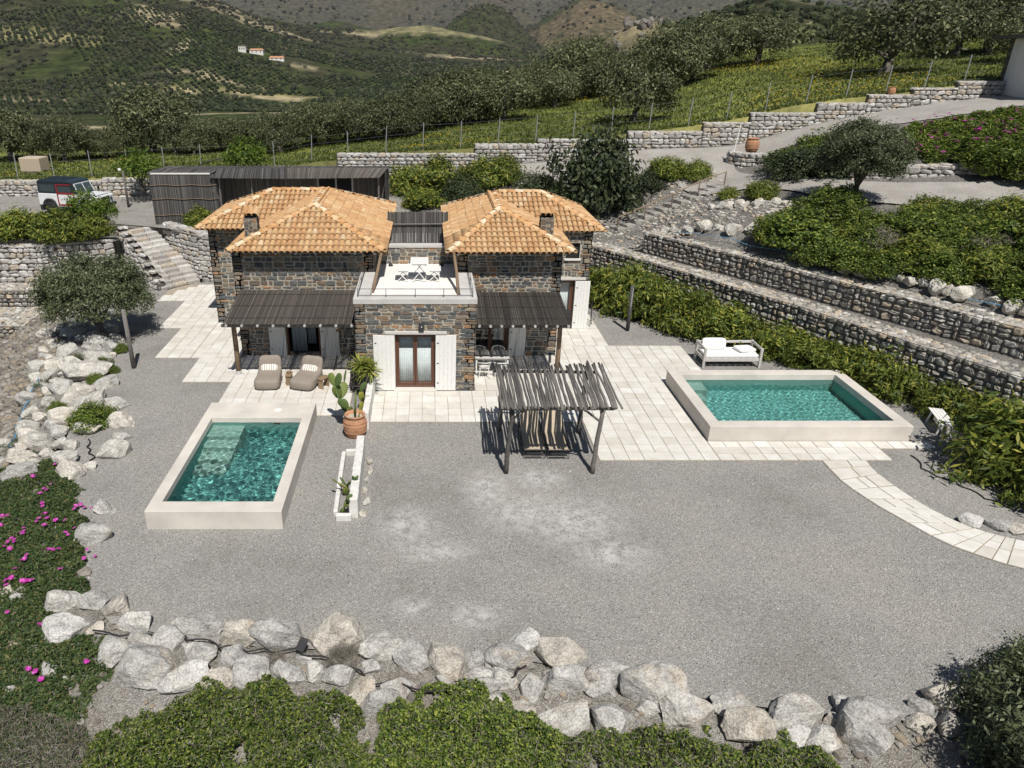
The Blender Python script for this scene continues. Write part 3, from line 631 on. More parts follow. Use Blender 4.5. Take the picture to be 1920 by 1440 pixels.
# ------------------------------------------------------------------ dry stone walls
def drystone(label, line, base, top, seed, nind=0, thick=.5, name='stone_wall', rh=(.2, .37), rw=(.25, .62)):
    """line: [(x,y)..]; base/top: z per segment (lists of (za, zb))"""
    t = thing(name, label, 'stone wall', (line[0][0], line[0][1], base[0][0])); items = []; core = MB(); capm = MB()
    for k in range(len(line) - 1):
        a, b = line[k], line[k + 1]; L = math.dist(a, b); d = Vector((b[0] - a[0], b[1] - a[1], 0)).normalized(); nb = Vector((-d.y, d.x, 0))
        b0, b1 = base[k]; t0, t1 = top[k]
        items += face_stones(a, b, lambda s: b0 + (b1 - b0) * s / L - .15, lambda s: t0 + (t1 - t0) * s / L, rh, rw, .035, .3, .05, seed=seed + k, tilt=.22)
        A = Vector((*a, 0)); B = Vector((*b, 0)); N = nb * thick
        def quad(z0, z1, zz0, zz1, off, mbx):
            vs = [(A + off).to_tuple()[:2] + (z0,), (B + off).to_tuple()[:2] + (z1,), (B + N).to_tuple()[:2] + (z1,), (A + N).to_tuple()[:2] + (z0,),
                  (A + off).to_tuple()[:2] + (zz0,), (B + off).to_tuple()[:2] + (zz1,), (B + N).to_tuple()[:2] + (zz1,), (A + N).to_tuple()[:2] + (zz0,)]
            mbx.add(vs, [(0, 3, 2, 1), (4, 5, 6, 7), (0, 1, 5, 4), (1, 2, 6, 5), (2, 3, 7, 6), (3, 0, 4, 7)])
        quad(b0 - .4, b1 - .4, t0 - .03, t1 - .03, nb * .04, core)
        r = random.Random(seed * 7 + k); s = 0
        while s < L:                                         # cap stones
            w = r.uniform(.3, .65)
            for row in (.12, .38):
                pos = A + d * min(L, s + w / 2) + nb * (row + r.uniform(-.03, .03))
                items.append(((pos.x, pos.y, t0 + (t1 - t0) * min(1, s / L) - .03), (w * .95, .25, .13), math.atan2(d.y, d.x) + r.uniform(-.06, .06), 0))
            s += w
    core.build('core', M['gap'], t)
    emit(t, items, SET_DRY, M['drystone'], nind, rest='stonework'); return t
# along the upper road: steps up to the right
segs = [(-42, -22, 2.4, 3.6), (-22, -12.6, 2.5, 3.75), (-12.6, -6, 3.1, 4.5), (-6, 3.2, 3.7, 5.35), (3.2, 7.4, 4.35, 5.95), (7.4, 13.3, 4.7, 6.25), (13.3, 18.2, 5.3, 6.75),
        (18.2, 21.2, 5.65, 7.3), (21.2, 25.4, 6.2, 7.9), (25.4, 28.6, 7.15, 8.5), (28.6, 31.4, 7.8, 9.0), (31.4, 34.2, 8.25, 9.4), (34.2, 37.4, 8.6, 9.8)]
names = ['beside the parked car', 'behind the reed shed, next to the car', 'behind the middle of the reed shed', 'behind the shed end and the shrubs', 'lowest step right of the shrubs', 'step behind the big dark bush', 'section straight above the bend in the road',
         '1st step above the road bend', '2nd step above the road bend', '3rd step above the road bend', '4th step above the road bend with the small jar', '5th step above the road bend', 'last and highest step by the white building']
t = None
for k, (x0, x1, b, tp) in enumerate(segs):
    bb = hz(x0, 50.3), hz(x1, 50.3)
    drystone('pale dry stone wall ' + names[k], [(x0, 50.5), (x1 - .02, 50.5)], [(bb[0], bb[1])], [(tp, tp)], 200 + 11 * k, 0, .5)
# retaining wall left of the stone steps, wall on the right of the steps, wall under the jar, walls on the right slope
drystone('white stone retaining wall under the hedge beside the stone steps', [(-34, 37.9), (-20.5, 38.1), (-16.9, 38.9)], [(-.6, -.4), (-.4, 0)], [(2.1, 2.15), (2.15, 2.3)], 400, 200)
drystone('pale stone wall between the stone steps and the house', [(-14.9, 41.1), (-12.4, 39.0), (-11.5, 38.6), (-9.6, 37.6)], [(1.2, .2), (.0, .0), (0, 0)], [(2.75, 2.65), (2.65, 2.6), (2.6, 2.55)], 430, 200)
drystone('curved stone wall under the terracotta jar at the road bend', [(18.9, 47.7), (18.7, 46.9), (19.1, 46.0), (20.1, 45.4), (21.6, 45.2), (23.4, 45.3)], [(5.2, 5.1), (5.1, 5.0), (5.0, 5.0), (5.0, 5.1), (5.1, 5.4)], [(5.9, 5.9), (5.9, 5.9), (5.9, 5.95), (5.95, 6.1), (6.1, 6.4)], 460, 0, .35)
drystone('stone wall above the lower path behind the small olive tree', [(22.4, 39.6), (25.2, 38.4), (28.0, 37.7)], [(5.0, 5.1), (5.1, 5.3)], [(6.1, 6.2), (6.2, 6.4)], 480, 0, .5)
drystone('short stone wall at the side edge above the path', [(28.8, 37.0), (33.5, 36.0)], [(5.2, 5.5)], [(6.3, 6.5)], 490, 0, .5)

# ------------------------------------------------------------------ boulders and rocks
def rock_mesh(seed, sub=4, cuts=17):
    r = random.Random(seed); bm = bmesh.new(); bmesh.ops.create_icosphere(bm, subdivisions=sub, radius=1)
    planes = [(Vector((r.gauss(0, 1), r.gauss(0, 1), r.gauss(0, .8))).normalized(), r.uniform(.5, .8)) for _ in range(cuts)]
    from mathutils import noise as mn
    o = Vector((seed * 3.1, seed * 1.7, 0))
    for v in bm.verts:
        for nrm, d in planes:
            k = v.co.dot(nrm)
            if k > d: v.co -= nrm * (k - d) * .93
        n1 = mn.noise(v.co * 1.6 + o); n2 = mn.noise(v.co * 4.5 + o); n3 = mn.noise(v.co * 11 + o)
        v.co *= 1.1 + .09 * n1 + .05 * n2 + .03 * n3
    me = bpy.data.meshes.new('rock'); bm.to_mesh(me); bm.free(); return me
ROCKS = [rock_mesh(s) for s in range(14)]
for q in ROCKS: q.materials.append(M['boulder'])
ROCKS_P = [q.copy() for q in ROCKS]
for q in ROCKS_P: q.materials.clear(); q.materials.append(M['pale_rock'])
def rock(x, y, z, w, dpt, h, label, name='boulder', group=None, pale=False, sink=.32, seed=None):
    k = RNG.integers(0, 14) if seed is None else seed % 14
    o = bpy.data.objects.new(name, (ROCKS_P if pale else ROCKS)[k]); COL.objects.link(o)
    o.location = (x, y, z + h * (.5 - sink)); o.scale = (w * .56, dpt * .56, h * .62); o.rotation_euler = (random.uniform(-.15, .15), random.uniform(-.15, .15), random.choice((0, pi)) + random.uniform(-.3, .3))
    return tag(o, label, 'boulder' if name == 'boulder' else 'rock', group)
FRONT = [(-6.9,12.79,0.48,0.51,0.3),(-6.32,12.33,0.64,0.44,0.34),(-6.02,11.77,0.47,0.32,0.25),(-5.48,11.75,0.68,0.4,0.31),(-5.41,12.28,0.23,0.19,0.14),(-4.86,12.17,0.79,0.5,0.38),(-4.68,11.45,0.63,0.31,0.24),(-5.67,11.02,1.07,0.48,0.38),(-4.83,10.81,0.79,0.42,0.33),(-4.17,10.78,0.62,0.3,0.24),(-3.96,11.89,0.75,0.39,0.3),(-3.93,11.35,0.49,0.44,0.31),(-3.53,10.82,0.59,0.53,0.37),(-3.04,11.84,0.85,0.58,0.45),(-2.79,10.88,0.65,0.4,0.31),(-2.23,10.99,0.39,0.44,0.24),(-2.53,11.31,0.28,0.18,0.14),(-1.88,11.83,0.98,0.61,0.48),(-1.75,10.83,0.55,0.35,0.28),(-0.93,11.58,0.71,0.5,0.39),(-0.31,11.31,0.67,0.47,0.37),(0.37,11.14,0.71,0.57,0.44),(-1.25,10.5,0.39,0.48,0.24),(-0.6,10.56,0.54,0.27,0.21),(-0.89,10.21,0.65,0.21,0.16),(1.04,11.29,0.41,0.24,0.19),(1.29,11.21,0.24,0.19,0.15),(1.75,11.25,0.7,0.53,0.41),(2.09,11.67,0.58,0.46,0.36),(1.06,10.88,0.45,0.32,0.25),(1.17,10.61,0.42,0.23,0.18),(1.5,10.77,0.44,0.35,0.28),(1.35,10.19,0.48,0.3,0.24),(1.8,10.12,0.46,0.33,0.26),(0.38,10.78,0.27,0.2,0.16),(-1.11,11.12,0.36,0.24,0.19),(0.61,11.03,0.24,0.1,0.08),(2.72,11.37,0.82,0.39,0.31),(2.73,10.71,0.77,0.45,0.35),(2.09,10.64,0.44,0.39,0.27),(2.65,9.92,0.8,0.48,0.38),(3.77,10.8,0.77,0.45,0.35),(3.37,10.5,0.52,0.27,0.21),(3.44,9.77,0.65,0.6,0.4),(4.44,10.53,1.01,0.53,0.41),(4.21,10.09,0.35,0.19,0.15),(4.52,10.12,0.26,0.21,0.16),(4.89,9.96,0.8,0.48,0.38),(5.8,10.03,0.7,0.43,0.34),(5.98,9.59,0.88,0.46,0.36),(6.53,9.35,0.69,0.38,0.3),(6.88,9.85,0.9,0.56,0.44),(7.13,9.34,0.58,0.25,0.2),(7.63,9.75,0.39,0.23,0.18),(7.89,10.07,0.3,0.32,0.19),(8.25,9.84,0.8,0.65,0.49),(7.9,9.42,0.87,0.67,0.53),(9.95,10.24,0.74,0.36,0.28),(9.38,10.07,0.33,0.19,0.15)]
LEFTB = [(-6.51,11.53,0.47,0.6,0.29),(-8.25,13.04,0.66,0.41,0.31),(-7.53,13.0,0.54,0.36,0.28),(-7.78,12.11,0.78,0.58,0.45),(-7.63,11.1,0.4,0.21,0.16),(-7.25,10.91,0.17,0.13,0.11),(-7.16,12.18,0.28,0.22,0.17),(-7.25,8.98,0.37,0.49,0.23),(-7.08,9.1,0.21,0.16,0.13),(-9.82,13.53,0.4,0.32,0.25),(-9.38,13.17,0.29,0.14,0.11),(-8.34,10.77,0.25,0.2,0.16),(-7.56,9.29,0.23,0.22,0.14),(-7.76,9.82,0.24,0.19,0.15),(-8.55,15.42,0.68,0.49,0.36),(-8.77,16.66,0.51,0.35,0.25)]
BANK = [(-14.8,28.18,0.84,0.61,0.33),(-14.07,27.82,0.4,0.45,0.24),(-14.08,28.85,0.86,0.47,0.25),(-13.17,28.54,0.74,0.46,0.25),(-13.48,29.58,0.62,0.44,0.23),(-13.62,27.59,0.52,0.44,0.24),(-13.08,27.0,0.86,0.47,0.27),(-14.18,26.89,0.7,0.47,0.26),(-15.57,26.86,0.66,0.57,0.32),(-14.65,25.9,0.56,0.73,0.35),(-14.1,26.04,0.37,0.4,0.23),(-13.12,25.85,1.38,0.65,0.37),(-12.05,24.99,0.8,0.61,0.36),(-13.46,24.54,0.83,0.5,0.29),(-12.67,24.24,0.78,0.55,0.33),(-11.88,23.8,0.56,0.47,0.29),(-14.61,24.24,0.74,0.41,0.24),(-13.96,23.02,0.62,0.55,0.34),(-14.11,24.59,0.4,0.37,0.22),(-13.11,23.09,0.45,0.34,0.21),(-12.44,23.26,0.93,0.34,0.21),(-11.74,22.72,0.98,0.54,0.33),(-12.38,22.19,0.93,0.52,0.33),(-12.09,21.22,0.58,0.46,0.29),(-11.81,21.92,0.43,0.23,0.15),(-11.18,21.29,0.7,0.49,0.32),(-11.05,23.05,0.75,0.45,0.28),(-10.3,21.72,0.79,0.47,0.3),(-13.41,21.72,0.64,0.47,0.3),(-13.03,20.97,0.57,0.33,0.22),(-12.35,20.46,0.8,0.53,0.35),(-11.63,20.36,0.53,0.32,0.21),(-11.22,20.23,0.41,0.38,0.25),(-12.85,20.28,0.41,0.32,0.21),(-12.63,19.68,0.69,0.28,0.18),(-9.67,19.72,0.84,0.48,0.32),(-9.86,20.72,0.46,0.29,0.19),(-11.03,19.32,0.72,0.36,0.24),(-10.57,18.55,0.77,0.51,0.35),(-10.16,18.92,0.38,0.22,0.15),(-12.06,18.56,0.98,0.47,0.32),(-11.94,19.13,0.48,0.27,0.18),(-12.33,18.31,0.34,0.22,0.15),(-12.53,19.02,0.29,0.21,0.14),(-16.85,30.34,0.52,0.68,0.32),(-16.1,28.45,0.49,0.39,0.21),(-16.24,29.45,0.46,0.43,0.23),(-15.26,26.09,0.52,0.41,0.23),(-14.99,25.37,0.49,0.39,0.23),(-15.78,30.27,0.64,0.57,0.29),(-15.87,31.58,0.49,0.48,0.24),(-15.41,30.4,0.64,0.57,0.29),(-14.04,30.77,0.48,0.52,0.27),(-14.84,29.67,0.63,0.55,0.29),(-15.74,29.12,0.46,0.43,0.23),(-14.24,29.62,0.6,0.49,0.26),(-13.7,23.77,0.42,0.32,0.19),(-13.37,22.39,0.37,0.29,0.18),(-12.76,21.88,0.36,0.25,0.16),(-14.49,25.1,0.4,0.3,0.17)]
RIGHTB = [(14.41,16.07,0.49,0.39,0.28),(15.03,15.9,0.5,0.31,0.23),(15.37,15.73,0.39,0.31,0.22)]
def shade_word(k): return ('pale grey', 'grey', 'sandy grey', 'light grey')[k % 4]
def size_word(w): return 'huge' if w > .95 else 'large' if w > .72 else 'medium' if w > .5 else 'small'
def place_rocks(tab, where, name, group, order, pale, zf, cat_word):
    idx = sorted(range(len(tab)), key=lambda i: order(tab[i])); rank = {i: k + 1 for k, i in enumerate(idx)}
    for i, (x, y, w, d, h) in enumerate(tab):
        rock(x, y, zf(x, y), w * 1.42, max(d, .6 * w) * 1.42, max(h, .55 * w) * 1.35, '%s %s, %s' % (size_word(w), cat_word, where % ordn(rank[i])), name, group, pale, seed=i * 5 + len(tab))
bzz = lambda x, y: bz(x, y)
FRONT += [(9.15, 9.72, .4, .3, .22), (9.65, 9.66, .5, .35, .28), (10.2, 9.58, .36, .3, .2)]
place_rocks(FRONT, '%s from the left in the rock row along the gravel front', 'boulder', 'boulders edging the front of the yard', lambda t: t[0], False, bzz, 'grey limestone boulder')
place_rocks(LEFTB, '%s from the bottom among the pink flowered ice plants', 'boulder', 'boulders among the ice plants', lambda t: t[1], False, bzz, 'grey limestone boulder')
fill = random.Random(17); breg = [(-16.8, 31.4), (-14.2, 30.4), (-12.7, 27.6), (-12.0, 24.6), (-11.3, 21.8), (-10.9, 19.9), (-13.6, 19.5), (-14.4, 22.6), (-15.6, 27)]
for _ in range(900):
    x = fill.uniform(-17, -10.8); y = fill.uniform(19.5, 31.4); w = fill.uniform(.32, .7)
    if not in_poly(np.array([x]), np.array([y]), breg)[0] or any(math.hypot((x - q[0]), (y - q[1]) * .9) < .42 * (w + q[2]) + .1 for q in BANK): continue
    BANK.append((x, y, w, w * fill.uniform(.6, .9), w * .5))
    if len(BANK) > 118: break
place_rocks(BANK, '%s from the olive tree down the rocky side bank', 'boulder', 'boulders of the side bank', lambda t: -t[1], True, bzz, 'pale limestone boulder')
place_rocks(RIGHTB, '%s of three beside the curved path, counted from its left', 'boulder', 'boulders beside the curved path', lambda t: t[0], False, lambda x, y: 0, 'grey limestone boulder')
# a brown clay slab of soil and rubble by the last boulders
# rocks edging the upper gabion and the path
def edge_rocks(line, n, where, group, seed, wr=(.35, .75), off=.5):
    r = random.Random(seed); Ls = poly_len(line); T = sum(Ls)
    for k in range(n):
        s = (k + .5 + r.uniform(-.3, .3)) / n * T; i = 0
        while i < len(Ls) - 1 and s > Ls[i]: s -= Ls[i]; i += 1
        a, b = line[i], line[i + 1]; f = s / Ls[i]; x = a[0] + (b[0] - a[0]) * f; y = a[1] + (b[1] - a[1]) * f
        x += r.uniform(-.25, .25); y += r.uniform(-.2, .2); w = r.uniform(*wr)
        rock(x, y, hz(x, y), w, w * r.uniform(.6, .9), w * r.uniform(.5, .75), '%s white rock, %s' % (size_word(w), where % ordn(k + 1)), 'rock', group, True, seed=seed + k)
edge_rocks([(12.3, 38.0), (14.0, 36.2), (15.7, 34.3), (16.9, 32.9)], 20, '%s from the house end of the row above the gabion', 'white rocks above the gabion', 5, (.4, .8))
edge_rocks([(14.9, 39.2), (17.0, 38.0), (18.6, 36.5)], 14, '%s from the left in the short row under the path', 'white rocks under the path', 25, (.4, .8))
edge_rocks([(17.3, 30.0), (18.6, 27.9), (20.0, 25.5), (21.2, 23.4)], 20, '%s going down the upper gabion edge below the shrubs', 'white rocks along the gabion edge', 45, (.4, .85))
# blue irrigation pipe above the gabion
def pipe(name, label, cat, pts, r, mat, zf, lift):
    P = []
    for k in range(len(pts) - 1):
        for q in range(8):
            f = q / 8; x = pts[k][0] * (1 - f) + pts[k + 1][0] * f; y = pts[k][1] * (1 - f) + pts[k + 1][1] * f
            x += .07 * sin(k * 2.1 + q * .7); y += .06 * cos(k * 1.7 + q * .8); P.append((x, y, zf(x, y) + lift))
    P.append((*pts[-1], zf(*pts[-1]) + lift)); mb = MB(); mb.tube(P, r, 6)
    return tag(mb.build(name, mat, loc=P[0], smooth=True), label, cat)
pipe('irrigation_pipe', 'thin blue water pipe lying along the top of the upper gabion', 'pipe', [(12.3, 37.2), (14.4, 34.4), (16.2, 31.8), (18.6, 27.8), (20.4, 24.6)], .016, M['blue_pipe'], hz, .06)
pipe('water_pipe', 'blue water pipe winding down the rocky side bank', 'pipe', [(-15.1, 25.9), (-14.6, 24.2), (-14.3, 22.6), (-13.6, 21.2), (-13.1, 20.1)], .02, M['blue_pipe'], bzz, .22)
pipe('black_hose', 'black irrigation hose running over the front boulders', 'hose', [(-7.1, 11.9), (-5.9, 11.85), (-5.0, 11.75), (-4.2, 11.5), (-3.4, 11.4), (-2.6, 11.4), (-1.8, 11.0), (-.8, 10.6), (.6, 10.4), (1.6, 10.75), (2.0, 11.0)], .018, M['hose'], bzz, .2)
pipe('garden_hose', 'thin black hose lying on gravel beside the big bush', 'hose', [(15.0, 19.6), (14.9, 18.7), (15.4, 18.0), (15.6, 17.2), (16.2, 16.6)], .02, M['hose'], lambda x, y: 0, .02)
pipe('black_cable', 'short black cable curling by the pool path boulders on the side bank', 'cable', [(-10.9, 20.6), (-10.6, 20.0), (-10.2, 19.4), (-10.3, 18.9)], .02, M['hose'], bzz, .05)
t = thing('ground_spotlight', 'small black floodlight box between the front boulders', 'floodlight', (-2.55, 11.35, .1))
mb = MB(); mb.box((-2.55, 11.38, .33), (.17, .1, .26), R=Matrix.Rotation(.5, 3, 'Y') @ Matrix.Rotation(-.5, 3, 'X')); mb.build('housing', M['metal_dark'], t, bevel=.012)
mb = MB(); mb.tube([(-2.5, 11.4, -.05), (-2.5, 11.4, .22)], .015, 6); mb.build('stake', M['metal_dark'], t)
t = thing('ground_lamp', 'black ribbed cylinder lamp between the last front boulders', 'lamp', (8.05, 9.55, .1))
mb = MB(); mb.tube([(7.88, 9.55, .24), (8.22, 9.58, .24)], .075, 12); mb.build('housing', M['metal_dark'], t)
mb = MB()
for k in range(5): mb.tube([(7.93 + k * .055, 9.553, .24), (7.945 + k * .055, 9.553, .24)], .088, 12)
mb.build('fin', M['metal_dark'], t)
# loose rubble: too small and many to count
items = []
r = random.Random(9)
def scatter_rub(n, xr, yr, zf, test, smin=.04, smax=.16):
    g = np.random.default_rng(n); X = g.uniform(*xr, n); Y = g.uniform(*yr, n); k = test(X, Y); X, Y = X[k], Y[k]; Z = zf(X, Y)
    S = smin + (smax - smin) * g.random(len(X)) ** 3; A = g.uniform(.8, 1.5, len(X)); Q = g.uniform(0, 6.3, len(X))
    items.extend(((x, y, z + s * .1), (s * a, s, s * .7), q, 0) for x, y, z, s, a, q in zip(X, Y, Z, S, A, Q))
ip = lambda x, y: in_poly(x, y, YARD)
scatter_rub(2600, (-8, 12), (6, 12.6), bank_z, lambda x, y: ~ip(x, y))
scatter_rub(1700, (-17.5, -8), (11, 31), bank_z, lambda x, y: ~ip(x, y), .05, .28)
merged('rubble', items, SET_DRY, M['rubble'], None, loc=(0, 0, 0))['label'] = 'loose rubble between the boulders of the bank'
items = []
rub_a = [(-17.2, 33.0), (-15.9, 29.4), (-14.9, 26.2), (-14.0, 22.6), (-13.8, 19.4), (-15.5, 18.2), (-20, 18), (-24, 26), (-26, 36), (-17.4, 36)]
scatter_rub(13000, (-25, -13.6), (18, 36), bank_z, lambda x, y: in_poly(x, y, rub_a), .12, .34)
merged('rubble', items, SET_GAB, M['rubble'], None, loc=(0, 0, 0))['label'] = 'grey brown stone rubble slope beyond the rocky side bank'
items = []
scatter_rub(2600, (9.5, 18), (36, 47), hill_z, lambda x, y: ~in_poly(x, y, HOLE), .05, .22)
merged('rubble', items, SET_GAB, M['gabion'], None, loc=(0, 0, 0))['label'] = 'loose grey rubble on the slope beside the house'
items = []
scatter_rub(700, (-9, 16), (12.2, 27), lambda x, y: 0 * x, lambda x, y: ip(x, y) & ~((POOL_L[0] < x) & (x < POOL_L[1]) & (POOL_L[2] < y)) & ~((x > 5) & (y > 19.2)) & (y < 21.8), .015, .05)
merged('pebbles', items, SET_DRY, M['drystone'], None, loc=(0, 0, 0))['label'] = 'loose pale pebbles scattered over the gravel'
# ------------------------------------------------------------------ paving
SET_PAV = stone_set(M['paver'], .025, .008, 8, 'paver')
patio = bpy.data.objects.new('patio', None); COL.objects.link(patio); tag(patio, 'pale stone paving round the house and pools', kind='structure')
rects = [(-13.6, -9.68, 35.26, 38.1), (-12.2, -9.68, 31.22, 35.24), (-11.15, -9.68, 27.65, 31.2), (-9.66, -7.64, 27.65, 31.95), (-9.3, -7.45, 25.23, 27.63), (-7.43, -2.72, 22.4, 27.9),
         (-1.97, 5.28, 21.92, 24.42), (1.8, 5.28, 24.44, 27.9), (5.3, 8.98, 19.36, 25.18), (5.3, 10.82, 25.2, 29.0), (5.36, 7.76, 29.02, 31.15), (7.2, 7.76, 31.17, 33.2), (9.0, 14.26, 19.36, 20.54), (14.28, 16.1, 20.08, 20.54)]
rp = random.Random(4); pav = []; bed = MB()
for (x0, x1, y0, y1) in rects:
    bed.bb(x0 - .01, x1 + .01, y0 - .01, y1 + .01, -.05, .014 + .002 * rp.random())
    ny = max(1, round((y1 - y0) / .47)); dy = (y1 - y0) / ny
    for j in range(ny):
        x = x0; base_w = (x1 - x0) / max(1, round((x1 - x0) / .46))
        while x < x1 - .05:
            w = base_w * (2 if rp.random() < .06 else 1); a = max(x, x0); b = min(x + w, x1); x += w
            if x1 - b < .14: b = x1; x = x1
            if b - a < .1: continue
            if x0 == -13.6 and a < -13.6 + (y0 + (j + .5) * dy - 36.3) * .62: continue      # cut back along the stone steps
            g = rp.uniform(.014, .026)
            pav.append((((a + b) / 2, y0 + (j + .5) * dy, .006 + rp.uniform(-.003, .004)), (b - a - g, dy - g, .05), rp.uniform(-.006, .006), 0))
bed.build('paving_bed', M['joint'], patio)
emitkey = emit(patio, [(c, (s[0], s[1], s[2] + .0), rz, rt) for (c, s, rz, rt) in pav], SET_PAV, M['paver'], 300, 'paver', 'paving')
for o in list(patio.children):
    pass
# curved stepping path: four-sided slabs between two arcs
PL = [(12.08, 19.34), (12.08, 18.14), (12.33, 17.13), (12.62, 16.41), (13.14, 15.28), (13.79, 14.63), (14.38, 14.22), (15.6, 13.75), (17.2, 13.5)]
PR = [(13.45, 19.34), (13.38, 18.49), (13.66, 17.06), (14.03, 16.24), (14.45, 15.75), (14.82, 15.5), (15.25, 15.28), (16.0, 14.95), (17.3, 14.75)]
cpath = bpy.data.objects.new('curved_path', None); COL.objects.link(cpath); tag(cpath, 'curving footpath of pale stone slabs', kind='structure')
def arc(P, t):
    i = min(int(t), len(P) - 2); f = t - i; q = [P[max(i - 1, 0)], P[i], P[i + 1], P[min(i + 2, len(P) - 1)]]
    return [.5 * (2 * q[1][k] + (q[2][k] - q[0][k]) * f + (2 * q[0][k] - 5 * q[1][k] + 4 * q[2][k] - q[3][k]) * f * f + (3 * q[1][k] - q[0][k] - 3 * q[2][k] + q[3][k]) * f ** 3) for k in (0, 1)]
mbb = MB(); N = 17
for a in range(N * 2):
    t0, t1 = a / (N * 2) * 8, (a + 1) / (N * 2) * 8
    mbb.add([(*arc(PL, t0), .013), (*arc(PR, t0), .013), (*arc(PR, t1), .013), (*arc(PL, t1), .013)], [(0, 1, 2, 3)])
mbb.build('paving_bed', M['joint'], cpath)
for a in range(N):
    cuts = [0, rp.uniform(.28, .45), rp.uniform(.6, .75), 1] if rp.random() < .6 else [0, rp.uniform(.4, .6), 1]
    t0, t1 = a / N * 8 + .02, (a + 1) / N * 8 - .02
    for u, v in zip(cuts[:-1], cuts[1:]):
        u += .012; v -= .012
        def at(t, f): L, R_ = arc(PL, t), arc(PR, t); return (L[0] + (R_[0] - L[0]) * f, L[1] + (R_[1] - L[1]) * f)
        mb = MB(); mb.prism([at(t0, u), at(t0, v), at(t1, v), at(t1, u)], -.02, .035 + rp.uniform(-.003, .003)); mb.build('slab', M['paver'], cpath, bevel=.008, seg=1)

# ------------------------------------------------------------------ pools
def water_mat():
    m, n, l, p = new_mat('pool water', 0, .5)
    rf = n.new('ShaderNodeBsdfRefraction'); rf.inputs['IOR'].default_value = 1.33; rf.inputs['Roughness'].default_value = 0; rf.inputs['Color'].default_value = (.86, .97, .955, 1)
    gl = n.new('ShaderNodeBsdfGlossy'); gl.inputs['Roughness'].default_value = .02
    fr = n.new('ShaderNodeFresnel'); fr.inputs[0].default_value = 1.33
    mx = n.new('ShaderNodeMixShader'); l.new(fr.outputs[0], mx.inputs[0]); l.new(rf.outputs[0], mx.inputs[1]); l.new(gl.outputs[0], mx.inputs[2])
    l.new(mx.outputs[0], n['Material Output'].inputs[0]); return m
def ripple_fn(level, seed, amp):
    r = np.random.default_rng(seed); W = [(r.uniform(0, 6.28), r.uniform(.085, .3), r.uniform(0, 6.28)) for _ in range(30)]
    return lambda X, Y: level + sum(amp * (lam / .2) ** 1.4 * np.sin((X * np.cos(th) + Y * np.sin(th)) * 2 * pi / lam + ph) for th, lam, ph in W)
M['water'] = water_mat()
M['pool_lining'] = flat_mat('sea green pool plaster', (.205, .475, .435), .7, 0, .1, 1.4, bmp=0); M['pool_step'] = flat_mat('greenish pool step', (.40, .55, .48), .7, 0, .1, 2, bmp=0)
def pool(label, outer, inner, rim, water, bottom, steps, amp=.0006):
    x0, x1, y0, y1 = outer; a0, a1, b0, b1 = inner
    t = thing('swimming_pool', label, 'pool', ((x0 + x1) / 2, (y0 + y1) / 2, 0))
    mb = MB(); O = [(x0, y0), (x1, y0), (x1, y1), (x0, y1)]; I = [(a0, b0), (a1, b0), (a1, b1), (a0, b1)]
    vs = [(x, y, 0 - .06) for x, y in O] + [(x, y, rim) for x, y in O] + [(x, y, rim) for x, y in I] + [(x, y, water - .03) for x, y in I]
    fs = []
    for k in range(4):
        j = (k + 1) % 4
        fs += [(k, j, 4 + j, 4 + k), (4 + k, 4 + j, 8 + j, 8 + k), (8 + k, 8 + j, 12 + j, 12 + k)]
    mb.add(vs, fs); mb.build('rim', M['plaster'], t, bevel=.012)
    mb = MB(); vs = [(x, y, water - .03) for x, y in I] + [(x, y, bottom) for x, y in I]
    mb.add(vs, [(0, 1, 5, 4), (1, 2, 6, 5), (2, 3, 7, 6), (3, 0, 4, 7), (4, 5, 6, 7)])
    lin = mb.build('lining', M['pool_lining'], t)
    for k, (sx0, sx1, sy0, sy1, sz) in enumerate(steps):
        mb = MB(); mb.bb(sx0, sx1, sy0, sy1, bottom + .003, sz); mb.build('step', M['pool_step'], t)
    me = grid_mesh('water', np.linspace(a0, a1, int((a1 - a0) / .019)) - (x0 + x1) / 2, np.linspace(b0, b1, int((b1 - b0) / .019)) - (y0 + y1) / 2, ripple_fn(water, int(x0 * 10) % 97, amp))
    wo = obj('water', me, M['water'], t); wo.cycles.is_caustics_caster = True      # sunlight is bent through the ripples on to the lining
    for ch in t.children:
        if ch.name.split('.')[0] in ('lining', 'step'): ch.cycles.is_caustics_receiver = True
    return t
poolL = pool('narrow raised pool in front of the bean bag loungers', POOL_L, (-7.0, -4.07, 16.3, 21.2), .55, .37, -.75,
             [(-6.999, -5.95, 20.45, 21.199, .12), (-6.999, -5.98, 19.9, 20.44, -.1), (-6.999, -6.02, 19.35, 19.89, -.32), (-6.999, -6.06, 18.8, 19.34, -.54)])
mb = MB(); mb.box((-4.9, 21.185, .33), (.22, .03, .07)); mb.build('skimmer', M['dark'], poolL)
mb = MB(); mb.lathe([(.13, .552), (.13, .558), (.11, .56)], 16, (-4.95, 21.75, 0)); mb.build('lid', M['white_plaster'], poolL)
poolR = pool('wide raised pool in front of the oleander hedge', POOL_R, (9.42, 15.12, 20.98, 24.72), .55, .33, -.75,
             [(9.421, 10.2, 24.0, 24.719, .1), (9.421, 10.0, 23.4, 23.99, -.2)], .00028)
mb = MB(); mb.box((14.0, 21.9, -.74), (.35, .2, .1)); mb.build('cleaner', M['blue_pipe'], poolR, bevel=.03)

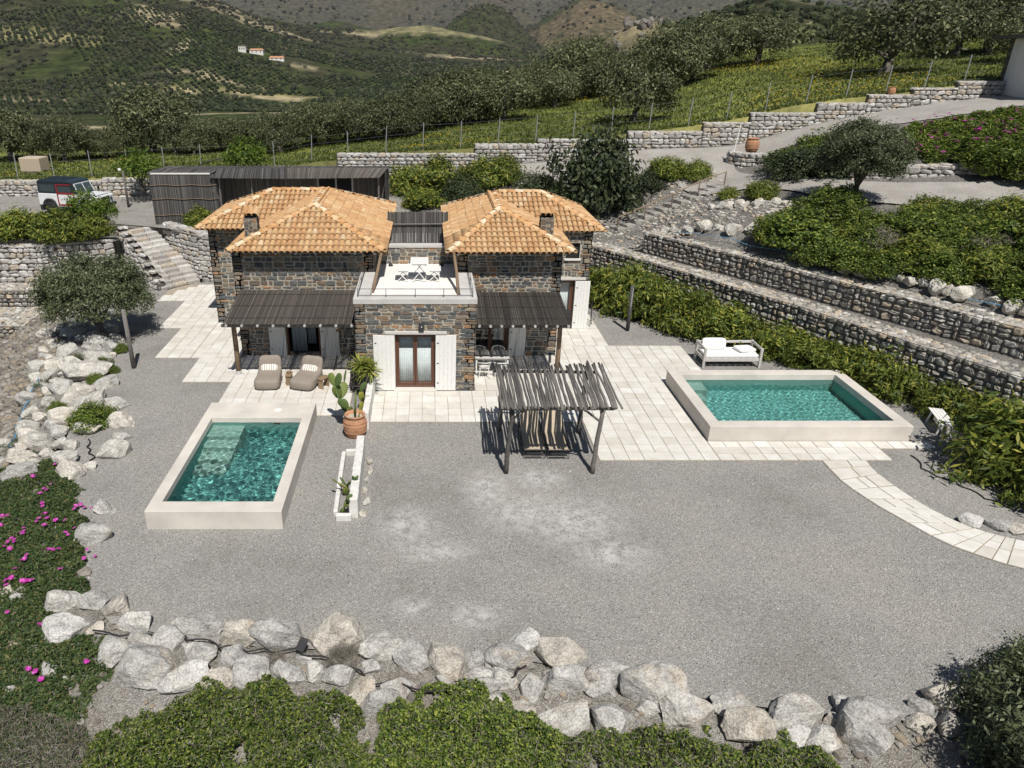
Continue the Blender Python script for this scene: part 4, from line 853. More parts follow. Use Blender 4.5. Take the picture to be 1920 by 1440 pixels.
# ------------------------------------------------------------------ house
house = thing('stone_house', 'stone house with two terracotta tiled hip roofs joined by a roof terrace', 'house', (-.5, 30, 0))
walls = [  # p0, p1 (outer side on the right of the run), z0, z1, openings along the run
    ((-7.6, 27.93), (-2.1, 27.93), 0, 4.5, [(1.88, 3.25, 0, 2.2)]),
    ((-7.6, 32.0), (-7.6, 27.93), 0, 4.5, []),
    ((-9.65, 32.0), (-7.6, 32.0), 0, 4.5, []),
    ((-9.65, 36.8), (-9.65, 32.0), 0, 4.5, []),
    ((-2.1, 27.93), (-2.1, 36.8), 3.3, 4.5, []),
    ((1.25, 27.93), (5.3, 27.93), 0, 4.5, [(.6, 2.07, 0, 2.15)]),
    ((5.3, 27.93), (5.3, 31.2), 0, 4.5, []),
    ((5.3, 31.2), (7.15, 31.2), 0, 4.5, [(.45, 1.25, 0, 2.3), (.75, 1.35, 3.25, 3.95)]),
    ((7.15, 31.2), (7.15, 36.4), 0, 4.5, []),
    ((1.25, 36.4), (1.25, 27.93), 3.3, 4.5, []),
    ((-2.54, 24.46), (1.74, 24.46), 0, 3.36, [(1.40, 2.85, .0, 2.24)]),
    ((-2.54, 27.9), (-2.54, 24.46), 0, 3.36, []),
    ((1.74, 24.46), (1.74, 27.9), 0, 3.36, []),
    ((-2.08, 30.1), (1.23, 30.1), 3.3, 4.0, []),
]
items = []
for k, (p0, p1, z0, z1, ops) in enumerate(walls):
    d = Vector((p1[0] - p0[0], p1[1] - p0[1], 0)); L = d.length; d.normalize(); nb = Vector((-d.y, d.x, 0)); P0 = Vector((*p0, 0))
    mb = MB(); xs = sorted({0, L} | {o[0] for o in ops} | {o[1] for o in ops})
    for a, b in zip(xs[:-1], xs[1:]):
        zs = [(z0, z1)]
        for (o0, o1, oz0, oz1) in ops:
            if o0 <= a + 1e-6 and o1 >= b - 1e-6: zs = [(u, v) for (s, e) in zs for (u, v) in ((s, min(e, oz0)), (max(s, oz1), e)) if v - u > .01]
        for (s, e) in zs:
            A = P0 + d * a; B = P0 + d * b; C_ = B + nb * .36; D_ = A + nb * .36
            mb.prism([(A.x, A.y), (B.x, B.y), (C_.x, C_.y), (D_.x, D_.y)], s - .02, e)
    mb.build('wall', M['mortar'], house)
    rh, rw = ((.09, .19), (.16, .5)) if 10 <= k <= 12 else ((.11, .26), (.14, .44))
    items += face_stones(p0, p1, z0, z1, rh, rw, .024 if 10 <= k <= 12 else .038, .12, .022, ops, seed=300 + k * 13, tilt=.05)
emit(house, items, SET_HOUSE, M['house_stone'], 300, 'stone', 'stonework')
# corner of white mortar lines is left to the joints; dark rooms behind the openings
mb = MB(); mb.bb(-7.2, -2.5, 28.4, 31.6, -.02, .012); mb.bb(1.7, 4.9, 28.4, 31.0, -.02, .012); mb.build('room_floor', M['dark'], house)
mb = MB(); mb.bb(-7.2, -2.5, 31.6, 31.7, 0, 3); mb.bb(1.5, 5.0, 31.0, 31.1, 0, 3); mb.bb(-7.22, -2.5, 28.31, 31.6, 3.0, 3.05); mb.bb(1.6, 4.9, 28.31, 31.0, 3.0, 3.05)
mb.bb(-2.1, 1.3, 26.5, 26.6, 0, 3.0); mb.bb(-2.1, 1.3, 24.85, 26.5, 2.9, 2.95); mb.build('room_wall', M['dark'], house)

# roof terrace
mb = MB(); mb.bb(-2.1, 1.25, 24.8, 36.0, 3.1, 3.3); mb.build('terrace_floor', M['white_plaster'], house)
mb = MB(); vs = []
O = [(-2.58, 27.9), (-2.58, 24.42), (1.78, 24.42), (1.78, 27.9)]; I = [(-2.02, 27.9), (-2.02, 24.85), (1.2, 24.85), (1.2, 27.9)]
for z in (3.36, 3.56): vs += [(x, y, z) for x, y in O] + [(x, y, z) for x, y in I]
vs += [(x, y, 3.29) for x, y in I]
fs = []
for k in range(3): fs += [(k, k + 1, 9 + k, 8 + k), (8 + k, 9 + k, 13 + k, 12 + k), (12 + k, 13 + k, 17 + k, 16 + k), (k, 4 + k, 5 + k, k + 1)]
fs += [(0, 8, 12, 4), (3, 7, 15, 11)]
mb.add(vs, fs); mb.build('parapet', M['cap'], house, bevel=.01, seg=1)
mb = MB(); mb.bb(-2.1, 1.25, 30.06, 30.5, 4.0, 4.09); mb.build('coping', M['cap'], house)
rail = MB()
for zz in (3.63, 3.86):
    rail.tube([(-2.42, 27.9, zz), (-2.42, 24.62, zz), (1.62, 24.62, zz), (1.62, 27.9, zz)], .011, 6)
rail_o = rail.build('railing', M['metal_dark'], house)
for (x, y) in [(-2.42, 24.62), (-1.43, 24.62), (-.4, 24.62), (.6, 24.62), (1.62, 24.62), (-2.42, 26.2), (1.62, 26.2), (-2.42, 27.8), (1.62, 27.8)]:
    mb = MB(); mb.tube([(x, y, 3.55), (x, y, 3.87)], .012, 6); mb.build('baluster', M['metal_dark'], rail_o)
for a, b in (((-2.02, 25.95, 3.3), (-1.72, 27.45, 4.5)), ((1.17, 25.75, 3.3), (1.03, 27.35, 4.5))):
    mb = MB(); mb.tube([a, tuple((Vector(a) + Vector(b)) / 2 + Vector((.02, 0, .02))), b], .06, 10); mb.build('log_post', M['wood_brown'], house, smooth=True)
for x in (-1.5, .62):
    mb = MB(); mb.lathe([(.09, 0), (.1, .03), (.07, .1), (.03, .13)], 12, (x, 29.75, 3.3)); mb.build('roof_lamp', M['metal_dark'], house)

# tiled roofs
def tile_mesh(r0, r1, Lh, n=6, lip=.018):
    vs = []; fs = []
    for (y, r) in ((-Lh / 2, r0), (Lh / 2, r1)):
        for k in range(n + 1):
            a = pi * k / n; vs.append((r * cos(a), y, r * .85 * sin(a)))
    for k in range(n): fs.append((k, k + 1, n + 2 + k, n + 1 + k))
    o = len(vs)
    for k in range(n + 1):
        a = pi * k / n; vs.append(((r0 - lip) * cos(a), -Lh / 2 + .004, (r0 - lip) * .85 * sin(a)))
    for k in range(n): fs.append((k, o + k, o + k + 1, k + 1))
    F = np.array([t for q in fs for t in ((q[0], q[1], q[2]), (q[0], q[2], q[3]))]); return np.array(vs), F
def tile_data(name, r0, r1, Lh, mat):
    V, F = tile_mesh(r0, r1, Lh); me = mesh_np(name, V, F, False); me.materials.append(mat)
    me.polygons.foreach_set('use_smooth', np.array([i < 12 for i in range(len(F))])); return me, V, F
TILE = tile_data('tile', .107, .088, .46, M['tile']); RIDGE = tile_data('ridge_tile', .135, .115, .46, M['ridge'])
class HipRoof:
    def __init__(s, rects, zE): s.rects = rects; s.zE = zE        # rect: (x0,x1,y0,y1,(pl,pr,pf,pb))
    def hr(s, k, X, Y):
        x0, x1, y0, y1, (pl, pr, pf, pb) = s.rects[k]
        return np.minimum(np.minimum((X - x0) * pl, (x1 - X) * pr), np.minimum((Y - y0) * pf, (y1 - Y) * pb))
    def h(s, X, Y): return np.maximum.reduce([s.hr(k, X, Y) for k in range(len(s.rects))])
    def z(s, x, y): return s.zE + float(s.h(np.array([x]), np.array([y]))[0])
def make_roof(label, R_, hips, nind, seed):
    r = random.Random(seed)
    x0 = min(q[0] for q in R_.rects); x1 = max(q[1] for q in R_.rects); y0 = min(q[2] for q in R_.rects); y1 = max(q[3] for q in R_.rects)
    xs = np.linspace(x0, x1, int((x1 - x0) / .1) + 1); ys = np.linspace(y0, y1, int((y1 - y0) / .1) + 1)
    me = grid_mesh('roof', xs - house.location.x, ys - house.location.y, lambda X, Y: R_.zE + np.maximum(R_.h(X + house.location.x, Y + house.location.y), -.03) - .02,
                   lambda X, Y: R_.h(X + house.location.x, Y + house.location.y) > .004, smooth=False)
    roof = obj('roof', me, M['roof_bed'], house); tag(roof, label)
    mats = []
    for k, (a0, a1, b0, b1, ps) in enumerate(R_.rects):
        for e, pch in enumerate(ps):
            sl = math.sqrt(1 + pch * pch); Lc = .385 / sl
            U, W = ((a0, a1), (b0, b1)) if e in (2, 3) else ((b0, b1), (a0, a1))
            ud = Vector((1, 0, 0)) if e in (2, 3) else Vector((0, 1, 0)); iw = [Vector((1, 0, 0)), Vector((-1, 0, 0)), Vector((0, 1, 0)), Vector((0, -1, 0))][e]
            wid = U[1] - U[0]; nu = round(wid / .222); du = wid / nu
            up = (iw + Vector((0, 0, pch))).normalized(); xa = up.cross(Vector((0, 0, 1))).normalized(); nr = xa.cross(up)
            for j in range(int((W[1] - W[0]) * .75 / Lc) + 1):
                v = (j + .42) * Lc
                for i_ in range(nu):
                    u = U[0] + (i_ + .5) * du + r.uniform(-.006, .006)
                    base = Vector((a0, b0, 0)) if e in (0, 2) else (Vector((a1, b0, 0)) if e == 1 else Vector((a0, b1, 0)))
                    q = (Vector((u, base.y, 0)) if e in (2, 3) else Vector((base.x, u, 0))) + iw * v
                    hx = float(R_.hr(k, np.array([q.x]), np.array([q.y]))[0])
                    if abs(hx - pch * v) > .045 or hx < 0: continue
                    if any(float(R_.hr(o, np.array([q.x]), np.array([q.y]))[0]) > hx + .03 for o in range(len(R_.rects)) if o != k): continue
                    if any(o < k and abs(float(R_.hr(o, np.array([q.x]), np.array([q.y]))[0]) - hx) < .003 and ((e == 0 and R_.rects[o][0] == a0) or (e == 1 and R_.rects[o][1] == a1) or (e == 3 and R_.rects[o][3] == b1)) for o in range(len(R_.rects))): continue
                    q.z = R_.zE + pch * v - .005
                    tl = Matrix((xa, up, nr)).transposed().to_4x4() @ Matrix.Rotation(-.055 + r.uniform(-.01, .01), 4, 'X') @ Matrix.Rotation(r.uniform(-.012, .012), 4, 'Z')
                    mats.append(Matrix.Translation(q + nr * .018) @ tl)
    def put(mats, data, name, nind, mat, rest):
        me, V, F = data; off = house.location
        mats.sort(key=lambda m_: (m_.translation - cam.location).length)
        for m_ in mats[:nind]:
            o = bpy.data.objects.new(name, me); COL.objects.link(o); o.parent = roof; o.matrix_local = Matrix.Translation(-off) @ m_
        rest_m = mats[nind:]
        if rest_m:
            A = np.array([np.array(m_) for m_ in rest_m]); VV = np.einsum('nij,kj->nki', A[:, :3, :3], V) + A[:, None, :3, 3] - np.array(off)
            FF = F[None] + (np.arange(len(rest_m)) * len(V))[:, None, None]
            obj(rest, mesh_np(rest, VV.reshape(-1, 3), FF.reshape(-1, 3)), mat, roof, kind='stuff')
    put(mats, TILE, 'tile', nind, M['tile'], 'tiling')
    rm = []
    for (pa, pb) in hips:
        a = Vector((*pa, R_.z(*pa))); b = Vector((*pb, R_.z(*pb))); d = b - a; n_ = max(1, round(d.length / .4))
        up = d.normalized(); xa = up.cross(Vector((0, 0, 1))).normalized(); nr = xa.cross(up)
        for q in range(n_):
            c = a + d * ((q + .5) / n_) + nr * .035
            rm.append(Matrix.Translation(c) @ Matrix((xa, up, nr)).transposed().to_4x4() @ Matrix.Rotation(-.05, 4, 'X'))
    put(rm, RIDGE, 'ridge_tile', 200, M['ridge'], 'ridge_tiling')
    return roof
p_ = .407
RL = HipRoof([(-10.0, -1.6, 31.4, 37.2, (p_,) * 4), (-7.65, -1.6, 27.4, 37.2, (p_,) * 4)], 4.47)
RR = HipRoof([(.8, 7.6, 31.0, 36.8, (.468, .4875, .405, .405)), (.8, 5.65, 27.3, 36.8, (.468, .404, .309, .405))], 4.45)
roofL = make_roof('terracotta hip roof beside the reed shed', RL, [((-7.62, 27.43), (-4.625, 30.42)), ((-1.63, 27.43), (-4.625, 30.42)), ((-4.625, 30.42), (-4.625, 34.1)), ((-9.97, 31.43), (-7.1, 34.3)), ((-9.97, 37.17), (-7.1, 34.3)), ((-1.63, 37.17), (-4.5, 34.3)), ((-7.1, 34.3), (-4.5, 34.3))], 150, 1)
roofR = make_roof('terracotta hip roof beside the gabion slope', RR, [((.83, 27.33), (3.047, 30.70)), ((5.62, 27.33), (3.047, 30.70)), ((3.047, 30.70), (3.1, 33.7)), ((7.57, 31.03), (5.19, 33.9)), ((7.57, 36.77), (5.19, 33.9)), ((.83, 36.77), (3.31, 33.9)), ((3.31, 33.9), (5.19, 33.9))], 150, 2)
def chimney(x0, x1, y0, y1, zb, zt, roof, seed):
    ch = MB(); ch.bb(x0, x1, y0, y1, zb - .3, zt); c = ch.build('chimney', M['mortar'], house)
    it = []
    for a, b in (((x0, y0), (x1, y0)), ((x1, y0), (x1, y1)), ((x0, y1), (x0, y0))): it += face_stones(a, b, zb - .2, zt, (.07, .12), (.1, .24), .02, .08, .02, seed=seed)
    merged('chimney_stone', it, SET_HOUSE, M['house_stone'], c)
    for (u, v) in ((x0, y0), (x1 - .1, y0), (x0, y1 - .1), (x1 - .1, y1 - .1)):
        pass
    it = MB(); it.bb(x0 + .03, x1 - .03, y0 + .05, y1 - .03, zt, zt + .13); it.build('flue', M['dark'], c)
    w = (x1 - x0 + .14) / 3
    for k in range(3):
        for s_, rx in ((0, 0),):
            o = bpy.data.objects.new('chimney_tile', TILE[0]); COL.objects.link(o); o.parent = c
            o.matrix_local = Matrix.Translation(Vector((x0 - .07 + w * (k + .5), (y0 + y1) / 2 - .05, zt + .2)) - house.location) @ Matrix.Rotation(.32, 4, 'X') @ Matrix.Scale(1.25, 4)
chimney(-7.2, -6.7, 28.75, 29.2, 4.75, 5.5, roofL, 71); chimney(4.52, 5.02, 28.8, 29.25, 4.75, 5.5, roofR, 72)
# rafter ends under the eaves
for k in range(8):
    for (xa, xb, yy, zz) in ((-7.3, -2.0, 27.47, 4.4), (1.2, 5.3, 27.4, 4.38)):
        if xa > 0 and k > 6: continue
        x = xa + (xb - xa) * k / (7 if xa < 0 else 6); mb = MB(); mb.tube([(x, yy, zz), (x, yy + .6, zz + .14)], .055, 8); mb.build('rafter', M['wood_white'], house)

# openings: doors, shutters, lintels
def shutter(x0, x1, y, z0, z1, boards=5):
    s = MB(); s.bb(x0, x1, y - .015, y + .012, z0, z1); so = s.build('shutter', M['white_paint'], house); w = (x1 - x0) / boards
    for k in range(boards):
        b = MB(); b.bb(x0 + k * w + .004, x0 + (k + 1) * w - .004, y - .028, y - .016, z0 + .005, z1 - .005); b.build('board', M['white_paint'], so, bevel=.003, seg=1)
    for zz in (z0 + .3, (z0 + z1) / 2, z1 - .3):
        b = MB(); b.bb(x0 + .05, x0 + .12, y - .034, y - .0285, zz - .02, zz + .02); b.build('hinge', M['metal_dark'], so)
def french_door(x0, x1, y, z0, z1, leaves=2):
    f = MB(); t_ = .07
    f.bb(x0, x0 + t_, y, y + .1, z0, z1); f.bb(x1 - t_, x1, y, y + .1, z0, z1); f.bb(x0 + t_, x1 - t_, y, y + .1, z1 - t_, z1); f.bb(x0 + t_, x1 - t_, y, y + .1, z0, z0 + t_)
    d = f.build('door', M['brown_frame'], house, bevel=.006, seg=1); w = (x1 - x0 - 2 * t_) / leaves
    for k in range(leaves):
        a = x0 + t_ + k * w; b = a + w; lf = MB(); q = .075
        lf.bb(a + .004, a + q, y + .012, y + .085, z0 + t_, z1 - t_); lf.bb(b - q, b - .004, y + .012, y + .085, z0 + t_, z1 - t_)
        lf.bb(a + q, b - q, y + .012, y + .085, z1 - t_ - q, z1 - t_); lf.bb(a + q, b - q, y + .012, y + .085, z0 + t_, z0 + t_ + .12)
        lf.build('door_leaf', M['brown_frame'], d, bevel=.006, seg=1)
        g = MB(); g.bb(a + q, b - q, y + .04, y + .048, z0 + t_ + .12, z1 - t_ - q); g.build('pane', M['glass'], d)
    return d
def curtain(x0, x1, y, z0, z1, mat, amp=.03, waves=9, parent=None):
    n_ = 60; vs = []; fs = []
    for k in range(n_ + 1):
        x = x0 + (x1 - x0) * k / n_; yy = y + amp * sin(k / n_ * waves * 2 * pi) + amp * .5 * sin(k * .9)
        vs += [(x, yy, z0), (x, yy * .5 + y * .5, z1)]
    fs = [(2 * k, 2 * k + 2, 2 * k + 3, 2 * k + 1) for k in range(n_)]
    m_ = MB(); m_.add(vs, fs); o = m_.build('curtain', mat, parent or house, smooth=True)
    sm = o.modifiers.new('thickness', 'SOLIDIFY'); sm.thickness = .006; return o
d1 = french_door(-1.14, .31, 24.58, .1, 2.22); curtain(-1.0, -.47, 24.67, .25, 1.62, M['voile'], .015, 7); curtain(-.35, .18, 24.67, .25, 1.62, M['voile'], .015, 7)
curtain(-1.05, .2, 24.8, 1.5, 2.15, M['curtain'], .012, 9)
mb = MB(); mb.bb(-1.2, .36, 24.3, 24.6, 0.02, .1); mb.build('threshold', M['paver'], house, bevel=.01)
shutter(-1.92, -1.15, 24.40, .06, 2.22); shutter(.32, 1.06, 24.40, .06, 2.22)
mb = MB(); mb.bb(-1.5, .72, 24.36, 24.6, 2.25, 2.36); mb.build('lintel', M['wood_white'], house, bevel=.01)
t = MB(); t.bb(-.27, -.09, 24.28, 24.42, 2.42, 2.68); wl_ = t.build('wall_lamp', M['metal_dark'], house, bevel=.01)
mb = MB(); mb.lathe([(.022, 0), (.022, .01), (.012, .014)], 10, (0, 0, 0)); mb.v = [(-.18 + x, 24.279 - z, 2.57 + y) for x, y, z in mb.v]; mb.build('bulb', M['white_paint'], wl_)
shutter(-6.42, -5.74, 27.85, .03, 2.17); shutter(-4.33, -3.56, 27.85, .03, 2.17)
f = MB(); f.bb(-5.72, -5.65, 27.96, 28.06, 0, 2.2); f.bb(-4.42, -4.35, 27.96, 28.06, 0, 2.2); f.bb(-5.65, -4.42, 27.96, 28.06, 2.12, 2.2); f.build('door', M['brown_frame'], house)
curtain(-5.55, -4.95, 28.2, .1, 2.12, M['curtain'], .05, 4); curtain(-4.95, -4.6, 28.45, .35, 2.12, M['curtain'], .04, 3)
shutter(3.35, 4.03, 27.85, .03, 2.12); d2 = french_door(1.87, 3.3, 28.0, .02, 2.13); curtain(2.75, 3.2, 28.2, .6, 2.05, M['voile'], .015, 6)
d3 = french_door(5.78, 6.53, 31.3, .04, 2.28, 1); curtain(5.9, 6.35, 31.5, .3, 2.1, M['voile'], .015, 6)
shutter(6.56, 7.22, 31.1, .04, 2.26); mb = MB(); mb.bb(5.68, 7.0, 31.08, 31.3, 2.3, 2.4); mb.build('lintel', M['wood_white'], house, bevel=.01)
w_ = MB(); w_.bb(6.07, 6.63, 31.32, 31.36, 3.27, 3.93); w_ = w_.build('window', M['dark'], house); mb = MB(); mb.bb(6.0, 6.7, 31.1, 31.32, 3.18, 3.25); mb.build('sill', M['white_plaster'], w_)
# reed awnings
def reeds(name, A, B, C_, D_, pitch, mat, parent, seed=1, thick=.022):
    """mat of reeds on the quad A-B (top edge) D-C (bottom edge); reeds run from top to bottom"""
    r = random.Random(seed); A, B, C_, D_ = map(Vector, (A, B, C_, D_)); n_ = int((B - A).length / pitch); nr = (B - A).cross(D_ - A).normalized()
    if nr.z < 0 and abs(nr.z) > .1: nr = -nr
    vs = []; fs = []
    for k in range(n_):
        f0 = k / n_; f1 = (k + 1) / n_; h = thick * r.uniform(.45, 1.2); sl = r.uniform(-.4, .4) / n_; e0 = r.uniform(-.01, .03); e1 = r.uniform(-.02, .05)
        a = A.lerp(B, f0); b = A.lerp(B, f1); c = D_.lerp(C_, f1 + sl); d = D_.lerp(C_, f0 + sl); dn = (d - a).normalized()
        a -= dn * e0; b -= dn * e0; c += dn * e1; d += dn * e1; o = len(vs)
        vs += [a, b, c, d, (a + b) / 2 + nr * h, (c + d) / 2 + nr * h]
        fs += [(o, o + 4, o + 5, o + 3), (o + 4, o + 1, o + 2, o + 5), (o + 3, o + 5, o + 2), (o, o + 1, o + 4), (o, o + 3, o + 2, o + 1)]
    m_ = MB(); m_.add(vs, fs); return m_.build(name, mat, parent, kind='stuff')
def awning(x0, x1, yf, zf, zb, posts, nm):
    a = MB(); a.bb(x0 - .1, x1, yf + .1, yf + .2, zf - .16, zf - .06); a = a.build('awning_beam', M['wood_grey'], house)
    reeds('reed_mat', (x0, 27.86, zb), (x1, 27.86, zb), (x1, yf, zf), (x0, yf, zf), .014, M['reed'], a, int(abs(x0) * 10))
    for k in range(9):
        x = x0 + .12 + (x1 - x0 - .24) * k / 8; mb = MB(); mb.tube([(x, yf - .04, zf - .06), (x, 27.86, zb - .06)], .05, 8); mb.build('pole', M['wood_white'], a)
    for q in (.15, .5, .85):
        y = yf + (27.86 - yf) * q; z = zf + (zb - zf) * q; mb = MB(); mb.bar((x0, y, z + .035), (x1, y, z + .035), .012); mb.build('wire', M['metal_dark'], a)
    for (x, y) in posts:
        mb = MB(); mb.tube([(x, y, .0), (x + .01, y, 1.1), (x, y, zf - .1)], [.1, .095, .09], 10); p2 = mb.build('post', M['wood_brown'], a, smooth=True)
        mb = MB(); mb.lathe([(.22, .025), (.2, .05), (.12, .07), (.11, .2), (.1, .21)], 14, (x, y, 0)); mb.build('footing', M['cap'], a)
awning(-7.4, -2.6, 24.95, 2.44, 2.82, [(-7.28, 25.9)], 'l'); awning(1.8, 5.28, 25.0, 2.4, 2.74, [(5.0, 25.75)], 'r')
mb = MB(); mb.bar((-2.65, 26.9, 2.45), (-3.35, 25.5, 1.95), .07); mb.build('brace', M['wood_tan'], house)
mb = MB(); mb.bar((5.3, 25.7, 2.3), (5.45, 26.5, 2.4), .09); mb.build('brace', M['metal_dark'], house)
# ------------------------------------------------------------------ stone steps
t = thing('stone_steps', 'wide flight of rough stone steps climbing beside the house', 'steps', (-13.2, 37.9, 0)); r = random.Random(5)
u = Vector((-.73, .68, 0)); w = Vector((.68, .73, 0)); N = 13
for k in range(N):
    c = Vector((-13.15, 37.85, 0)) + u * (k * .33 + .2) + w * (.15 * sin(k * .5)); z = (k + 1) * 2.5 / N
    for q in range(3):
        ww = 2.3 / 3; cc = c + w * ((q - 1) * ww)
        mb = MB(); mb.box((cc.x, cc.y, z - .22), (ww - .02, .36, .44 + r.uniform(-.02, .03)), rz=math.atan2(w.y, w.x) + r.uniform(-.03, .03)); o = mb.build('step', M['drystone'], t, bevel=.045, seg=1)
mb = MB(); mb.prism([(-13.7, 37.2), (-12.5, 38.6), (-15.4, 41.2), (-16.8, 40.0)], -.2, .05); mb.build('step_base', M['gap'], t)
drystone('low stone wall along the outer side of the stone steps', [(-17.0, 39.9), (-15.4, 38.2), (-14.2, 36.95)], [(0, 0), (0, 0)], [(2.75, 1.7), (1.7, .35)], 520, 120, .45)
t = thing('slope_stairs', 'narrow pale stair with handrail on the rubble slope', 'stairs', (11, 41.8, 2.2)); A = Vector((10.7, 41.6, 0)); B = Vector((17.2, 43.7, 0))
for k in range(12):
    p = A.lerp(B, (k + .5) / 12); z = hz(p.x, p.y); mb = MB(); mb.box((p.x, p.y, z + .02), (.62, .95, .2), rz=.31); mb.build('step', M['road'], t, bevel=.02, seg=1)
rails = []
for k in range(5):
    p = A.lerp(B, k / 4) + Vector((.1, -.35, 0)); z = hz(p.x, p.y); mb = MB(); mb.tube([(p.x, p.y, z - .1), (p.x, p.y, z + .85)], .03, 6); mb.build('rail_post', M['wood_brown'], t); rails.append((p.x, p.y, z + .85))
mb = MB(); mb.tube(rails, .035, 6); mb.build('handrail', M['wood_brown'], t)

# ------------------------------------------------------------------ reed shed
t = thing('reed_shed', 'long low shed clad in dark reed mats behind the tiled house', 'shed', (-8.8, 43, 2.5))
z0, zt = 2.4, 5.3
mb = MB(); mb.bb(-15.35, -11.75, 41.55, 45.4, z0, 5.25); mb.bb(-11.75, -2.35, 43.3, 45.4, z0, 5.1); mb.build('wall', M['reed_dark'], t)
reeds('reed_wall', (-15.4, 41.5, 5.32), (-11.7, 41.5, 5.32), (-11.7, 41.5, z0), (-15.4, 41.5, z0), .03, M['reed_dark'], t, 31)
reeds('reed_wall', (-15.4, 45.4, 5.32), (-15.4, 41.5, 5.32), (-15.4, 41.5, z0), (-15.4, 45.4, z0), .035, M['reed'], t, 32)
reeds('reed_wall', (-11.7, 43.25, 5.2), (-6.3, 43.25, 5.2), (-6.3, 43.25, z0), (-11.7, 43.25, z0), .035, M['reed'], t, 33)
reeds('reed_wall', (-4.3, 43.25, 5.2), (-2.4, 43.25, 5.2), (-2.4, 43.25, z0), (-4.3, 43.25, z0), .035, M['reed'], t, 34)
reeds('reed_wall', (-2.3, 41.6, 5.3), (-2.3, 45.4, 5.3), (-2.3, 45.4, z0), (-2.3, 41.6, z0), .035, M['reed_dark'], t, 35)
reeds('reed_roof', (-15.5, 45.6, 5.22), (-2.2, 45.6, 5.22), (-2.2, 42.9, 5.42), (-15.5, 42.9, 5.42), .035, M['reed_dark'], t, 36)
reeds('reed_roof', (-15.5, 42.95, 5.40), (-11.9, 42.95, 5.40), (-11.9, 41.55, 5.38), (-15.5, 41.55, 5.38), .035, M['reed_dark'], t, 37)
reeds('reed_roof', (-12.2, 43.0, 5.44), (-8.0, 43.0, 5.44), (-7.7, 41.3, 5.12), (-12.0, 41.3, 5.16), .035, M['reed_dark'], t, 38)
reeds('reed_roof', (-8.0, 43.05, 5.45), (-2.25, 43.05, 5.45), (-2.6, 41.35, 5.17), (-7.7, 41.3, 5.12), .035, M['reed'], t, 39)
mb = MB(); mb.bb(-15.3, -12.0, 41.47, 41.56, 5.33, 5.40); mb.build('edge_strip', M['white_plaster'], t)
for zz in (3.1, 4.0, 4.75):
    mb = MB(); mb.tube([(-15.4 + 3.7 * q / 8, 41.46, zz + .03 * sin(q * 1.9 + zz)) for q in range(9)], .018, 5); mb.build('binding_wire', M['wood_brown'], t)
mb = MB(); mb.bb(-6.3, -4.3, 43.26, 43.32, 3.4, 5.0); wv = mb.build('window', M['dark'], t)
for x in (-6.3, -5.25, -4.3):
    mb = MB(); mb.bb(x - .05, x + .05, 43.18, 43.25, 3.0, 5.15); mb.build('frame', M['wood_white'], wv)
for x in (-11.6, -9.8, -8.9, -2.7):
    mb = MB(); mb.tube([(x, 41.7, z0), (x, 41.7, 5.1)], .05, 8); mb.build('post', M['wood_grey'], t)
mb = MB(); mb.bar((-12.0, 41.5, 4.5), (-11.6, 41.5, 4.0), .05); mb.build('brace', M['wood_grey'], t)
t = thing('hose_loop', 'black hose arching above the reed shed roof', 'hose', (-15.5, 50.5, 4.6))
mb = MB(); mb.tube([(-15.4 + 4.4 * k / 14, 50.4, 4.55 + .55 * sin(pi * k / 14)) for k in range(15)], .035, 6); mb.build('tube', M['hose'], t)
# reed fence closing the gap between the two roofs
t = thing('reed_fence', 'dark reed screen between the two roofs behind the terrace', 'fence', (-.4, 32.6, 3.3))
reeds('reed_mat', (-1.75, 32.6, 4.98), (.95, 32.6, 4.98), (.95, 32.6, 3.35), (-1.75, 32.6, 3.35), .03, M['reed_dark'], t, 41)
for zz in (3.6, 4.45): mb = MB(); mb.tube([(-1.75, 32.55, zz), (.9, 32.54, zz + .02)], .035, 6); mb.build('rail', M['wood_grey'], t)
for x in (-1.7, -.95, .25, .9): mb = MB(); mb.tube([(x, 32.63, 3.25), (x, 32.63, 5.02)], .03, 6); mb.build('post', M['wood_grey'], t)

# ------------------------------------------------------------------ wire fence and posts
t = thing('wire_fence', 'galvanised wire fence along the meadow above the stone wall', 'fence', (0, 51.4, 5)); tops = []
r = random.Random(8)
for k in range(28):
    x = -30.5 + k * 2.52; y = 51.3 + r.uniform(-.1, .1); z = lz(x, y); lean = r.uniform(-.03, .12)
    mb = MB(); mb.tube([(x, y, z - .2), (x + lean, y, z + 1.75)], .032, 6); mb.build('post', M['galv'], t); tops.append((x, y, z, lean))
for q in (.25, .7, 1.15, 1.6):
    mb = MB(); mb.tube([(x + lean * q / 1.75, y, z + q) for x, y, z, lean in tops], .004, 4); mb.build('wire', M['galv'], t)
def post(x, y, h, z, label, rad=.085, lean=(0, 0), mat='wood_grey'):
    t = thing('wooden_post', label, 'post', (x, y, z)); mb = MB(); mb.tube([(x, y, z - .1), (x + lean[0] * .5 + .01, y + lean[1] * .5, z + h / 2), (x + lean[0], y + lean[1], z + h)], [rad * 1.05, rad, rad * .95], 10); mb.build('shaft', M[mat], t, smooth=True)
    mb = MB(); mb.bar((x + lean[0], y + lean[1] - rad, z + h * .55), (x + lean[0] + .02, y + lean[1] - rad, z + h * .95), .035); mb.build('bracket', M['galv'], t); return t
post(-11.63, 26.63, 2.44, 0, 'weathered wooden post standing in the gravel near the rocky bank', lean=(-.02, 0)); post(9.05, 30.94, 2.1, 0, 'weathered wooden post standing before the oleander hedge')
tl = post(-18.9, 46.7, 2.3, 2.5, 'dark wooden lamp post between the car and the reed shed', .07); mb = MB(); mb.lathe([(.03, 0), (.1, .03), (.1, .12), (.03, .16)], 10, (-19.05, 46.6, 4.8)); mb.build('lamp', M['white_paint'], tl)
